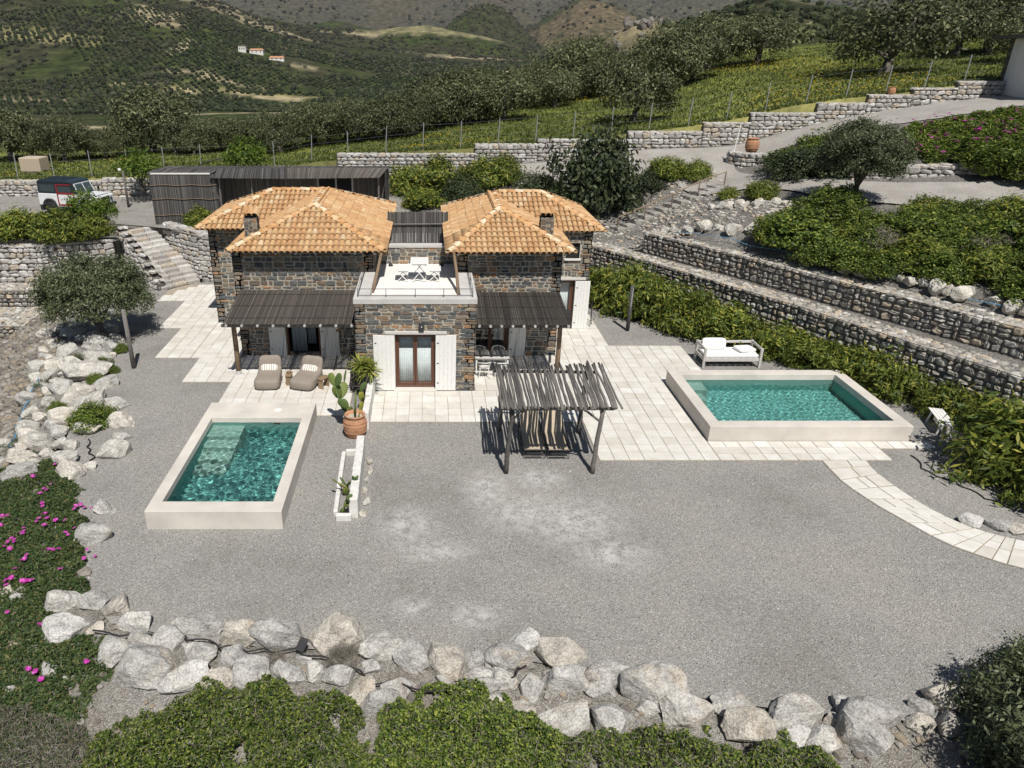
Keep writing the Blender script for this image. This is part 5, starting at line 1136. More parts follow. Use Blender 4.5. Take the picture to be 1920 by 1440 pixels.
t = thing('marker_pole', 'thin white pole standing at the curved wall by the jar', 'pole', (18.9, 46.9, 5.9)); mb = MB(); mb.tube([(18.9, 46.9, 5.1), (19.15, 46.95, 7.5)], .04, 6); mb.build('shaft', M['white_paint'], t); mb = MB(); mb.lathe([(.08, 0), (.08, .05), (.05, .08)], 8, (18.9, 46.9, 5.88)); mb.build('base', M['cap'], t)
# ------------------------------------------------------------------ pergola
t = thing('pergola', 'rustic pergola of crooked grey branches over two sun loungers', 'pergola', (3.7, 20, 0)); r = random.Random(12)
def crooked(a, b, r0, r1, n_=6, amp=.04):
    a, b = Vector(a), Vector(b); pts = [a.lerp(b, k / n_) + (Vector((r.uniform(-amp, amp), r.uniform(-amp, amp), r.uniform(-amp, amp) * .4)) if 0 < k < n_ else Vector()) for k in range(n_ + 1)]
    return pts, [r0 + (r1 - r0) * k / n_ for k in range(n_ + 1)]
for (x, y, dx) in ((2.35, 18.64, .1), (4.93, 18.64, .12), (2.4, 21.35, .02), (5.0, 21.15, .06)):
    pts, rd = crooked((x, y, -.05), (x + dx, y, 2.12), .075, .062, 7, .03); mb = MB(); mb.tube(pts, rd, 9); mb.build('post', M['wood_grey'], t, smooth=True)
for (a, b) in (((2.1, 18.66, 2.13), (5.35, 18.68, 2.11)), ((2.1, 21.33, 2.15), (5.4, 21.2, 2.15))):
    pts, rd = crooked(a, b, .06, .055, 7, .02); mb = MB(); mb.tube(pts, rd, 8); mb.build('beam', M['wood_grey'], t, smooth=True)
for (a, b) in (((2.42, 18.64, 1.75), (2.85, 18.66, 2.1)), ((5.0, 18.64, 1.7), (4.5, 18.66, 2.1)), ((5.05, 18.7, 1.75), (5.06, 19.2, 2.12)), ((2.42, 18.7, 1.75), (2.42, 19.2, 2.12))):
    mb = MB(); mb.tube([a, b], .035, 7); mb.build('brace', M['wood_grey'], t)
x = 2.14
while x < 5.5:
    rr = r.uniform(.028, .045); f = (x - 2.14) / 3.36
    a = (x + r.uniform(-.04, .04) - .02, 18.45 + r.uniform(-.12, .08), 2.22 + r.uniform(0, .03)); b = (x + .02 + .14 * f + r.uniform(-.05, .05), 21.55 + r.uniform(-.12, .16) + (.3 if r.random() < .07 else 0), 2.24 + r.uniform(0, .04))
    pts, rd = crooked(a, b, rr * 1.1, rr * .8, 5, .03); mb = MB(); mb.tube(pts, rd, 7); mb.build('branch', M['wood_grey'], t, smooth=True)
    x += rr * 1.7 + (r.uniform(-.012, .008) if r.random() < .66 else r.uniform(.015, .045))
# ------------------------------------------------------------------ loungers, bean bags, tables
def sun_lounger(x, y, label):
    t = thing('sun_lounger', label, 'sun lounger', (x, y, 0), 'sun loungers under the pergola'); w = .33
    mb = MB()
    for s in (-w, w): mb.tube([(s, 0, .3), (s, 1.15, .33), (s, 1.78, .9)], .018, 7)
    mb.tube([(-w, 0, .3), (w, 0, .3)], .018, 7); mb.tube([(-w, 1.78, .9), (w, 1.78, .9)], .018, 7); mb.build('frame', M['metal_dark'], t, local=True)
    for yy in (.12, 1.0):
        mb = MB(); mb.tube([(-w, yy, .3), (-w, yy - .12, .02), (w, yy - .12, .02), (w, yy, .3)], .016, 7); mb.build('leg', M['metal_dark'], t, local=True)
    mb = MB()
    for s in (-w, w): mb.tube([(s, 1.05, .31), (s, 1.5, .02), (s, 1.5, .55)], .014, 6)
    mb.build('strut', M['metal_dark'], t, local=True)
    mb = MB(); P = [(0.02, .305), (.5, .285), (1.13, .32), (1.45, .6), (1.76, .885)]
    vs = [(s, a, b) for a, b in P for s in (-w + .03, w - .03)]; mb.add(vs, [(2 * k, 2 * k + 1, 2 * k + 3, 2 * k + 2) for k in range(4)]); o = mb.build('sling', M['canvas'], t, local=True)
    o.modifiers.new('thickness', 'SOLIDIFY').thickness = .012
    mb = MB(); mb.box((0, -.04, .2), (.5, .06, .03)); mb.build('foot_pad', M['metal_dark'], t, local=True)
sun_lounger(3.32, 19.5, 'beige folding sun lounger under the pergola, nearer the planter'); sun_lounger(4.05, 19.48, 'beige folding sun lounger under the pergola, nearer the wide pool')
def superellipsoid(mb, c, d, n1=.6, n2=.5, nu=20, nv=12, f=None):
    vs = []
    sg = lambda v, e: math.copysign(abs(v) ** e, v)
    for i_ in range(nv + 1):
        ph = -pi / 2 + pi * i_ / nv
        for j in range(nu):
            th = 2 * pi * j / nu; p = [d[0] / 2 * sg(cos(ph), n1) * sg(cos(th), n2), d[1] / 2 * sg(cos(ph), n1) * sg(sin(th), n2), d[2] / 2 * sg(sin(ph), n1)]
            p = f(p) if f else p; vs.append((c[0] + p[0], c[1] + p[1], c[2] + p[2]))
    fs = [(i_ * nu + j, i_ * nu + (j + 1) % nu, (i_ + 1) * nu + (j + 1) % nu, (i_ + 1) * nu + j) for i_ in range(nv) for j in range(nu)]
    return mb.add(vs, fs)
def bean_bag(x, y, rz, label, clabel):
    t = thing('bean_bag_lounger', label, 'bean bag', (x, y, 0), 'bean bag loungers', rz)
    mb = MB()
    def sh(p):                                               # low broad seat rising into a tall thin back
        q = (p[1] + .62) / 1.24; hgt = .17 + .05 * math.exp(-((q - .3) / .3) ** 2); up = .5 * max(0, q - .55) ** 1.6 * 2.1
        return [p[0] * (1.0 + .06 * cos(q * 5)), p[1], (p[2] * (1 - .35 * max(0, q - .6)) if p[2] > 0 else p[2] * (1 - .2 * q)) + up * (1 if p[2] > 0 else .55)]
    superellipsoid(mb, (0, 0, .24), (.94, 1.3, .46), .5, .42, 32, 18, sh); mb.build('seat', M['fabric'], t, smooth=True, local=True)
    mb = MB(); superellipsoid(mb, (0, .58, .62), (.84, .2, .62), .55, .4, 24, 14, lambda p: [p[0] * (1 + .06 * p[2]), p[1] + p[2] * .32, p[2] + .05 * abs(p[0]) * (1 if p[2] > 0 else 0)]); mb.build('backrest', M['fabric'], t, smooth=True, local=True)
    mb = MB()
    for s in (-1, 1): mb.tube([(s * .46, -.55, .2), (s * .475, 0, .23), (s * .44, .5, .36)], .008, 5)
    mb.build('piping', M['fabric'], t, local=True)
    R_ = Matrix.Rotation(rz, 3, 'Z'); p = R_ @ Vector((0, .34, .56))
    o = MB(); superellipsoid(o, (0, 0, 0), (.62, .13, .28), .5, .35, 24, 12); o = o.build('cushion', M['stripe'], loc=(x + p.x, y + p.y, p.z), smooth=True, local=True); o.rotation_euler = (-.62, 0, rz); tag(o, clabel, 'cushion', 'striped cushions')
    return t
bean_bag(-5.93, 25.0, .04, 'taupe bean bag lounger nearer the awning post', 'beige striped cushion on the bean bag nearer the awning post'); bean_bag(-4.5, 24.95, -.28, 'taupe bean bag lounger turned towards the cactus planter', 'beige striped cushion on the bean bag nearer the cactus planter')
def side_table(x, y, rz, label, h=.42):
    t = thing('side_table', label, 'side table', (x, y, 0), 'wooden side tables', rz)
    mb = MB(); mb.box((0, 0, h), (.24, .46, .05)); mb.build('top', M['wood_tan'], t, bevel=.01, local=True)
    for s in (-1, 1): mb = MB(); mb.box((0, s * .17, h / 2 - .015), (.21, .05, h - .035)); mb.build('leg', M['wood_tan'], t, bevel=.006, local=True)
side_table(-5.17, 25.05, .05, 'narrow wooden stool between the two bean bags'); side_table(-3.83, 24.72, -.55, 'wooden stool beside the bean bag next to the planter')
mb = MB(); mb.lathe([(.05, 0), (.075, .03), (.08, .07), (.07, .072), (.06, .03)], 14, (-5.17, 25.1, .448)); tag(mb.build('bowl', M['wood_brown'], loc=(-5.17, 25.1, .448)), 'small dark bowl on the stool between the bean bags', 'bowl')
# dining set under the awning
t = thing('dining_table', 'pale rectangular dining table under the awning by the glass door', 'table', (2.52, 26.25, 0))
mb = MB(); mb.bb(1.86, 3.18, 25.85, 26.68, .71, .745); mb.build('top', M['wood_white'], t, bevel=.01)
mb = MB(); mb.bb(1.92, 3.12, 25.91, 26.62, .63, .708); mb.build('apron', M['white_paint'], t)
for (x, y) in ((1.92, 25.92), (3.12, 25.92), (1.92, 26.6), (3.12, 26.6)): mb = MB(); mb.bar((x, y, 0), (x, y, .63), .055); mb.build('leg', M['white_paint'], t)
def chair(x, y, rz, label):
    t = thing('slat_chair', label, 'chair', (x, y, 0), 'white slat chairs at the dining table', rz)
    for k in range(7): mb = MB(); mb.box((-.18 + k * .06, 0, .44), (.045, .4 - .012 * (k - 3) ** 2, .018)); mb.build('slat', M['white_paint'], t, local=True)
    arc_ = [(.26 * cos(a), -.02 - .27 * sin(a) * 1.0, .66 + .06 * sin(a)) for a in [pi * k / 12 for k in range(13)]]
    mb = MB(); mb.tube(arc_, .018, 7); mb.build('back_rail', M['white_paint'], t, local=True)
    for k in range(1, 12): p = arc_[k]; mb = MB(); mb.tube([(p[0] * .75, p[1] * .7, .44), p], .009, 5); mb.build('spindle', M['white_paint'], t, local=True)
    for (a, b) in ((-1, -1), (1, -1), (-1, 1), (1, 1)): mb = MB(); mb.tube([(a * .15, b * .14, .44), (a * .23, b * .22, 0)], [.017, .012], 7); mb.build('leg', M['white_paint'], t, local=True)
chair(2.2, 25.68, 0, 'white slat chair at the table front beside the house corner'); chair(2.82, 25.66, -.05, 'white slat chair at the table front nearer the pergola')
chair(2.1, 26.95, pi, 'white slat chair behind the dining table beside the house corner'); chair(2.85, 26.97, pi, 'white slat chair behind the dining table nearer the white shutter')
# bistro set on the roof terrace
def x_frame(name, label, cat, x, y, z, w, d, h, group=None):
    t = thing(name, label, cat, (x, y, z), group)
    n_ = 5
    for k in range(n_): mb = MB(); mb.bb(x - w / 2, x + w / 2, y - d / 2 + d * k / n_, y - d / 2 + d * (k + 1) / n_ - .006, z + h - .025, z + h); mb.build('slat', M['white_paint'], t)
    for yy in (y - d / 2 + .05, y + d / 2 - .05):
        for s in (-1, 1): mb = MB(); mb.bar((x + s * w * .42, yy + .02 * s, z + h - .03), (x - s * w * .42, yy + .02 * s, z + .01), .05, .025); mb.build('leg', M['white_paint'], t)
        mb = MB(); mb.bar((x - w * .4, yy, z + h - .05), (x + w * .4, yy, z + h - .05), .04); mb.build('rail', M['white_paint'], t)
x_frame('folding_table', 'white folding cross-legged table on the roof terrace', 'table', -.28, 27.85, 3.3, .7, 1.0, .74)
x_frame('folding_stool', 'white folding stool on the roof terrace beside the reed shed roof', 'stool', -.93, 27.75, 3.3, .5, .7, .46, 'folding stools'); x_frame('folding_stool', 'white folding stool on the roof terrace beside the gabion side roof', 'stool', .3, 27.75, 3.3, .5, .7, .46, 'folding stools')
# daybed and bench by the wide pool
t = thing('daybed', 'whitewashed wooden daybed with thick mattress behind the wide pool', 'daybed', (12.1, 27.1, 0)); x0, x1, y0, y1 = 10.98, 13.2, 26.66, 27.62
for (x, y) in ((x0, y0), (x1, y0), (x0, y1), (x1, y1)): mb = MB(); mb.bb(x - .045, x + .045, y - .045, y + .045, 0, .82 if True else .5); mb.build('leg', M['wood_white'], t, bevel=.008, seg=1)
for (a, b, c, d, z, h) in ((x0 + .05, x1 - .05, y0 - .02, y0 + .02, .27, .13), (x0 + .05, x1 - .05, y1 - .02, y1 + .02, .27, .13), (x0 - .02, x0 + .02, y0 + .05, y1 - .05, .27, .13), (x1 - .02, x1 + .02, y0 + .05, y1 - .05, .27, .13), (x0 + .05, x1 - .05, y1 - .02, y1 + .02, .70, .1), (x0 - .02, x0 + .02, y0 + .05, y1 - .05, .72, .1), (x1 - .02, x1 + .02, y0 + .05, y1 - .05, .72, .1)):
    mb = MB(); mb.bb(a, b, c, d, z, z + h); mb.build('rail', M['wood_white'], t, bevel=.006, seg=1)
for k in range(9): xx = x0 + .12 + k * .245; mb = MB(); mb.bb(xx - .05, xx + .05, y0 + .03, y1 - .03, .36, .385); mb.build('slat', M['wood_white'], t)
mb = MB(); mb.bb(x0 + .06, x1 - .06, y0 + .04, y1 - .04, .39, .53); tag(mb.build('mattress', M['cushion'], loc=(12.1, 27.1, .39), bevel=.04, seg=3), 'white mattress on the daybed', 'mattress')
def soft(label, c, d, R_): 
    o = MB(); superellipsoid(o, (0, 0, 0), d, .35, .25, 28, 12); o = o.build('cushion', M['cushion'], loc=c, smooth=True, local=True); o.rotation_euler = R_; tag(o, label, 'cushion', 'white cushions on the daybed'); return o
soft('white cushion standing upright against the daybed end', (11.55, 27.38, .76), (.95, .16, .46), (-.25, 0, 0)); soft('white cushion lying flat on the daybed', (12.75, 27.2, .6), (.75, .55, .14), (0, .05, .25))
t = thing('white_bench', 'white wooden bench half hidden by the big bush beside the wide pool', 'bench', (17.0, 21.45, 0), rz=-.28)
for k in range(4): mb = MB(); mb.box((-.165 + k * .11, 0, .45), (.1, 1.3, .03)); mb.build('slat', M['white_paint'], t, bevel=.004, seg=1, local=True)
for yy in (-.48, .48):
    for s in (-1, 1): mb = MB(); mb.bar((s * .13, yy, .44), (s * .21, yy, 0), .06, .04); mb.build('leg', M['white_paint'], t, local=True)
mb = MB(); mb.bar((0, -.5, .3), (0, .5, .3), .04); mb.build('stretcher', M['white_paint'], t, local=True)
mb = MB(); mb.prism([(13.55, 25.35), (14.35, 25.35), (14.2, 25.9), (13.65, 25.9)], 0, .22); tag(mb.build('pump_cover', M['gap'], loc=(13.9, 25.6, 0), bevel=.02), 'low grey concrete box behind the wide pool', 'box')
# ------------------------------------------------------------------ jars, planter, cacti
def jar(x, y, z, s, label, fill=True):
    t = thing('terracotta_jar', label, 'jar', (x, y, z)); P = [(.30, 0), (.36, .1), (.415, .3), (.43, .42), (.42, .55), (.37, .7), (.32, .78), (.33, .8), (.37, .83), (.37, .87), (.33, .88), (.29, .84), (.29, .74)]
    mb = MB(); mb.lathe([(a * s, b * s) for a, b in P], 28, (x, y, z), cap=True); mb.build('body', M['terracotta'], t, smooth=True)
    for zz, rr in ((.25, .408), (.5, .432), (.62, .41)): mb = MB(); mb.tube([(x + rr * s * cos(a), y + rr * s * sin(a), z + zz * s) for a in [2 * pi * k / 24 for k in range(25)]], .013 * s, 5, cap=False); mb.build('band', M['terracotta'], t)
    if fill: mb = MB(); mb.lathe([(.01, .745 * s), (.288 * s, .74 * s)], 20, (x, y, z), cap=False); mb.build('soil', M['pot_soil'], t)
jar(-2.32, 21.0, 0, .9, 'terracotta jar holding a tall cactus at the planter middle'); jar(20.0, 46.8, 5.9, .95, 'terracotta jar on the curved wall at the road bend', False); jar(30.1, 50.75, 9.0, .55, 'small terracotta jar on top of the stepped road wall', False)
t = thing('planter_wall', 'low whitewashed wall running out from the house through the cactus bed', 'wall', (-2.05, 20, 0)); r = random.Random(3)
for (xa, xb, ya, yb, h) in ((-2.12, -1.9, 21.4, 24.3, .62), (-2.08, -1.84, 16.3, 19.9, .6)):
    n_ = int((yb - ya) / .45); dy = (yb - ya) / n_
    for k in range(n_):
        f = k / n_; xo = .14 * f if ya < 20 else 0
        mb = MB(); mb.box(((xa + xb) / 2 - xo * .6 + r.uniform(-.012, .012), ya + (k + .5) * dy, h / 2 + r.uniform(-.012, .012)), (xb - xa, dy - .008, h + .02)); mb.build('block', M['kerb_white'], t, bevel=.025, seg=2)
t = thing('planter_kerb', 'thin whitewashed kerb closing the cactus bed on the pool side', 'kerb', (-2.5, 18, 0))
for (a, b) in (((-2.55, 19.6), (-2.52, 18.5)), ((-2.52, 18.45), (-2.48, 17.4)), ((-2.48, 17.35), (-2.44, 16.35)), ((-2.5, 19.68), (-2.2, 19.7)), ((-2.42, 16.22), (-2.0, 16.22))):
    mb = MB(); mb.bar((*a, .1), (*b, .1), .13, .22); mb.build('kerb_stone', M['kerb_white'], t, bevel=.03)
for k in range(6):
    x = -1.72 + .05 * sin(k * 2.); rock(x, 16.5 + k * .55, 0, .22, .3, .2, 'small white stone, %s from the front along the planter wall foot' % ordn(k + 1), 'rock', 'white stones at the planter wall', True, seed=k + 3)
def pad(base, d, L, W, roll=0.):
    d = Vector(d).normalized(); s = d.orthogonal().normalized(); s = Quaternion(d, roll) @ s; n_ = d.cross(s)
    m_ = MB(); vs = []
    for i_ in range(9):
        ph = -pi / 2 + pi * i_ / 8
        for j in range(12):
            th = 2 * pi * j / 12; y_ = sin(ph); wv = cos(ph) * (1 + .15 * y_)
            vs.append(Vector(base) + d * (L / 2 + L / 2 * y_) + s * (W / 2 * wv * cos(th)) + n_ * (.028 * wv * sin(th)))
    m_.add(vs, [(i_ * 12 + j, i_ * 12 + (j + 1) % 12, (i_ + 1) * 12 + (j + 1) % 12, (i_ + 1) * 12 + j) for i_ in range(8) for j in range(12)]); return m_
def cactus(x, y, z, label, n_, h, seed, spread=.35):
    r = random.Random(seed); t = thing('prickly_pear', label, 'cactus', (x, y, z)); ends = []
    for k in range(n_):
        if k < max(2, n_ // 4) or not ends: b = Vector((x + r.uniform(-.12, .12), y + r.uniform(-.2, .2), z - .03)); d = Vector((r.uniform(-.5, .5), r.uniform(-.4, .4), 1)); L = h * r.uniform(.38, .5)
        else: b, dd, LL = r.choice(ends); d = Vector((dd.x + r.uniform(-.9, .9), dd.y + r.uniform(-.9, .9), dd.z + r.uniform(-.2, .3))); L = LL * r.uniform(.75, 1.0)
        d.normalize(); pad(b, d, L, L * r.uniform(.5, .65), r.uniform(0, pi)).build('pad', M['cactus'], t, smooth=True); ends.append((b + d * L * .93, d, L))
cactus(-2.45, 21.45, .0, 'tall prickly pear behind the terracotta jar', 13, 1.5, 2); cactus(-2.35, 22.6, .0, 'yellowing prickly pear between jar and yucca', 6, .95, 5)
cactus(-2.25, 17.6, .05, 'prickly pear in the middle of the kerbed bed', 8, .9, 7); cactus(-2.3, 16.4, .05, 'sprawling prickly pear at the front end of the kerbed bed', 7, .75, 11)
t = thing('column_cactus', 'slim column cactus growing out of the terracotta jar', 'cactus', (-2.3, 20.95, .74)); mb = MB(); mb.tube([(-2.3, 20.95, .7), (-2.28, 20.97, 1.2), (-2.25, 21.0, 1.6)], [.035, .033, .015], 8); mb.build('stem', M['cactus'], t, smooth=True)
mb = MB(); mb.tube([(-2.2, 20.9, .7), (-2.12, 20.85, .95)], [.03, .012], 8); mb.build('offshoot', M['cactus'], t)
def blade_fan(mb, c, n_, L, W, r, zmin=-.35):
    for k in range(n_):
        d = Vector((r.gauss(0, 1), r.gauss(0, 1), r.uniform(zmin, 1.2))).normalized(); l_ = L * r.uniform(.75, 1.1); s = d.cross(Vector((0, 0, 1)))
        if s.length < .05: s = Vector((1, 0, 0))
        s.normalize(); c0 = Vector(c); mid = c0 + d * l_ * .5; tip = c0 + d * l_ - Vector((0, 0, .12 * l_)); u_ = d.cross(s) * .012
        mb.add([c0 - s * W * .3, c0 + s * W * .3, mid + s * W * .5 + u_, mid - s * W * .5 + u_, tip], [(0, 1, 2, 3), (3, 2, 4)])
t = thing('yucca', 'spiky yellow green yucca beside the white shutter', 'yucca', (-2.35, 24.0, 0)); r = random.Random(6)
for (hx, hy, hh) in ((-2.35, 23.95, 1.25), (-2.2, 24.1, 1.0), (-2.05, 23.85, 1.1)):
    mb = MB(); mb.tube([(-2.35, 24.0, 0), (hx, hy, hh)], [.05, .04], 8); mb.build('stem', M['bark'], t); mb = MB(); blade_fan(mb, (hx, hy, hh), 110, .6, .05, r); mb.build('leaf_rosette', M['yucca'], t, kind='stuff')
mb = MB(); blade_fan(mb, (-2.3, 23.85, .45), 40, .42, .04, r); mb.build('dry_leaves', M['dry_twig'], t, kind='stuff')
t = thing('rustic_screen', 'crooked grey driftwood screen between bean bags and yucca', 'screen', (-2.85, 24.7, 0)); r = random.Random(14)
for (x, y, h) in ((-2.84, 24.75, 1.15), (-2.8, 24.45, .95), (-2.78, 25.1, 1.2)):
    mb = MB(); mb.tube([(x, y, 0), (x + .05, y + .02, h * .5), (x + .1, y, h)], [.045, .04, .03], 8); mb.build('stake', M['wood_grey'], t, smooth=True)
mb = MB(); mb.tube([(-2.78, 24.4, .75), (-2.74, 25.15, .95)], .03, 7); mb.build('cross_bar', M['wood_grey'], t)
mb = MB(); mb.tube([(-2.66, 24.5, 0), (-2.63, 24.5, 1.1)], .025, 7); mb.build('iron_post', M['metal_dark'], t)
# bicycle-like black stand by the open shutter
t = thing('towel_stand', 'thin black metal stand beside the open white shutter', 'stand', (7.5, 31.6, 0)); mb = MB()
mb.tube([(7.45, 31.4, 0), (7.5, 31.6, 1.3), (7.6, 31.8, 0)], .014, 6); mb.build('frame', M['metal_dark'], t); mb = MB(); mb.tube([(7.5 + .2 * cos(a), 31.6, .45 + .2 * sin(a)) for a in [2 * pi * k / 16 for k in range(17)]], .011, 5, cap=False); mb.build('ring', M['metal_dark'], t)
# white building at the edge above the road, tarp box, far houses
t = thing('white_building', 'white rendered building with dark stone side at the top of the road', 'building', (37.2, 47.5, 9))
mb = MB(); mb.prism([(35.9, 45.6), (47, 43.5), (48, 50), (37.3, 51.0)], 8.5, 12.3); mb.build('wall', M['white_plaster'], t)
it = face_stones((38.2, 52.6), (35.85, 45.5), 8.9, 12.3, (.15, .28), (.25, .5), .03, .15, .04, seed=77); merged('stonework', it, SET_HOUSE, M['house_stone'], t); mb = MB(); mb.prism([(35.6, 45.4), (47.2, 43.2), (48.3, 50.2), (37.1, 52.8)], 12.3, 12.5); mb.build('roof', M['gap'], t)
t = thing('tarp_box', 'beige tarpaulin covered box at the meadow edge by the trees', 'box', (-29.2, 56, 3.7)); zb = lz(-29.2, 56)
mb = MB(); mb.prism([(-30.0, 55.5), (-28.4, 55.3), (-28.3, 56.6), (-29.9, 56.8)], zb - .1, zb + 1.0); o = mb.build('cover', M['canvas'], t, bevel=.06, seg=2); mb = MB(); mb.bb(-30.1, -28.2, 55.1, 57.0, zb - .2, zb + .06); mb.build('base', M['wood_grey'], t)
def far_house(x, y, w, d, h, label, red):
    z = lz(x, y); t = thing('far_house', label, 'house', (x, y, z)); mb = MB(); mb.bb(x - w / 2, x + w / 2, y - d / 2, y + d / 2, z - 2, z + h); mb.build('wall', M['white_plaster'], t)
    if red: mb = MB(); mb.add([(x - w / 2 - .4, y - d / 2 - .4, z + h), (x + w / 2 + .4, y - d / 2 - .4, z + h), (x + w / 2 + .4, y + d / 2 + .4, z + h), (x - w / 2 - .4, y + d / 2 + .4, z + h), (x - w / 2 + 1, y, z + h + 1.8), (x + w / 2 - 1, y, z + h + 1.8)], [(0, 1, 5, 4), (2, 3, 4, 5), (1, 2, 5), (3, 0, 4), (0, 3, 2, 1)]); mb.build('roof', M['terracotta'], t)
    else: mb = MB(); mb.bb(x - w / 2 - .3, x + w / 2 + .3, y - d / 2 - .3, y + d / 2 + .3, z + h, z + h + .3); mb.build('roof', M['white_plaster'], t)
    for k in (-1, 0, 1): mb = MB(); mb.bb(x + k * w * .3 - .5, x + k * w * .3 + .5, y - d / 2 - .05, y - d / 2 + .05, z + h * .35, z + h * .75); mb.build('window', M['dark'], t)
FH = [(-203, 884, 8, 7, 5, 'small white flat roofed house on the orchard hillside', False), (-188, 886, 15, 7, 3.4, 'low white house with red roof beside the flat roofed one', True), (-163, 868, 16, 6, 2.2, 'lower small white shed with red roof among the orchards', True), (352, 2790, 26, 18, 10, 'tiny white house with red roof in the far valley', True)]
for a in FH: far_house(*a)
# ------------------------------------------------------------------ parked car
def wheel(t, x, y, s):
    mb = MB(); mb.lathe([(.2, -.11), (.33, -.115), (.375, -.08), (.385, 0), (.375, .08), (.33, .115), (.2, .11)], 26); mb.v = [(a + x, c + y, b + .385) for a, b, c in mb.v]; w = mb.build('wheel', M['hose'], t, smooth=True, local=True)
    mb = MB(); mb.lathe([(.03, .1), (.06, .1), (.07, .06), (.16, .05), (.215, .09), (.225, .1), (.225, -.1)], 22); mb.v = [(a + x, c * s + y, b + .385) for a, b, c in mb.v]; mb.build('rim', M['car_white'], w, smooth=True, local=True)
M['car_white'] = flat_mat('white car paint', (.72, .73, .74), .3, .5, .03, 3, bmp=0); M['car_black'] = flat_mat('black car roof', (.018, .03, .04), .35, .5, .1, 3, bmp=0); M['car_red'] = flat_mat('dark red door', (.28, .02, .03), .4, .5, .1, 3, bmp=0)
t = thing('parked_car', 'boxy white off road car with black roof parked on the upper yard', 'car', (-21.2, 44.9, 2.55), rz=radians(-14))
def slab(prof, y0, y1, name, mat, bevel=.03, par=None):
    n_ = len(prof); mb = MB(); mb.add([(x, y0, z) for x, z in prof] + [(x, y1, z) for x, z in prof], [tuple(range(n_)), tuple(range(n_, 2 * n_))[::-1]] + [(k, (k + 1) % n_, n_ + (k + 1) % n_, n_ + k) for k in range(n_)]); return mb.build(name, mat, par or t, bevel=bevel, local=True)
body = slab([(-2.05, .55), (-1.75, .55), (-1.7, .8), (-1.5, .93), (-1.1, .93), (-.9, .8), (-.85, .5), (.75, .5), (.8, .8), (1.0, .93), (1.4, .93), (1.6, .8), (1.65, .55), (1.95, .55), (1.95, 1.1), (1.9, 1.16), (.75, 1.22), (.7, 1.24), (-2.05, 1.24)], -.82, .82, 'body', M['car_white'])
cab = slab([(-2.03, 1.24), (.72, 1.24), (.45, 1.85), (-2.0, 1.88)], -.78, .78, 'cabin', M['car_black'], .02)
slab([(-2.06, 1.86), (.5, 1.84), (.35, 1.97), (0, 2.02), (-1.9, 2.02)], -.8, .8, 'roof', M['car_black'], .04)
for k in range(9): mb = MB(); mb.box((-1.0, -.64 + k * .16, 2.025), (1.8, .03, .02)); mb.build('roof_rib', M['car_black'], t, local=True)
M['car_glass'] = flat_mat('car glass', (.05, .07, .075), .05, .6, .05, 3, bmp=0)
mb = MB(); mb.add([(.735, -.68, 1.3), (.735, .68, 1.3), (.50, .66, 1.8), (.50, -.66, 1.8)], [(0, 1, 2, 3)]); ws = mb.build('windscreen', M['car_glass'], t, local=True); ws.modifiers.new('thickness', 'SOLIDIFY').thickness = .012
mb = MB()
for a, b in (((.74, -.72, 1.27), (.49, -.7, 1.83)), ((.74, .72, 1.27), (.49, .7, 1.83)), ((.49, -.7, 1.83), (.49, .7, 1.83)), ((.75, 0, 1.27), (.5, 0, 1.82))): mb.bar(a, b, .045)
mb.build('windscreen_frame', M['car_white'], t, local=True)
for s in (-1, 1):
    mb = MB(); mb.bb(-1.85, -.85, s * .79 - .006, s * .79 + .006, 1.36, 1.76); mb.build('side_window', M['car_glass'], t, local=True)
    mb = MB(); mb.bb(-.62, .3, s * .795 - .006, s * .795 + .006, 1.34, 1.76); dw = mb.build('door_window', M['car_glass'], t, local=True)
    mb = MB()
    for (a0, a1, c0, c1) in ((-.7, -.62, .6, 1.8), (.42, .5, .6, 1.3), (-.7, .5, .56, .66), (-.7, .45, 1.24, 1.33), (-.62, .35, 1.76, 1.82)): mb.bb(a0, a1, s * .825 - .012, s * .825 + .012, c0, c1)
    mb.build('door', M['car_red'], t, local=True)
    for xx in (-1.3, 1.2):
        wheel(t, xx, s * .74, s); mb = MB(); mb.tube([(xx + .5 * cos(a), s * .84, .42 + .5 * sin(a)) for a in [pi * k / 10 for k in range(11)]], .045, 6); mb.build('wheel_arch', M['hose'], t, local=True)
    mb = MB(); mb.lathe([(.1, 0), (.1, .03), (.06, .05)], 14); mb.v = [(1.955 + c, a + s * .55, b + .9) for a, b, c in mb.v]; mb.build('headlight', M['car_glass'], t, local=True)
    mb = MB(); mb.box((.85, s * .98, 1.4), (.06, .16, .22)); mb.build('mirror', M['hose'], t, bevel=.02, local=True)
mb = MB(); mb.bb(1.93, 2.08, -.85, .85, .5, .66); mb.build('bumper', M['hose'], t, bevel=.02, local=True)
mb = MB(); mb.bb(1.945, 1.965, -.4, .4, .72, 1.06); mb.build('grille', M['hose'], t, local=True)
for s in (-1, 1): mb = MB(); mb.bb(-2.0, -1.78, s * .74 - .12, s * .74 + .12, .25, .56); mb.build('mud_flap', M['hose'], t, local=True)
mb = MB(); mb.bb(.85, 1.85, -.6, .6, 1.2, 1.225); mb.build('bonnet', M['car_white'], t, bevel=.01, local=True)
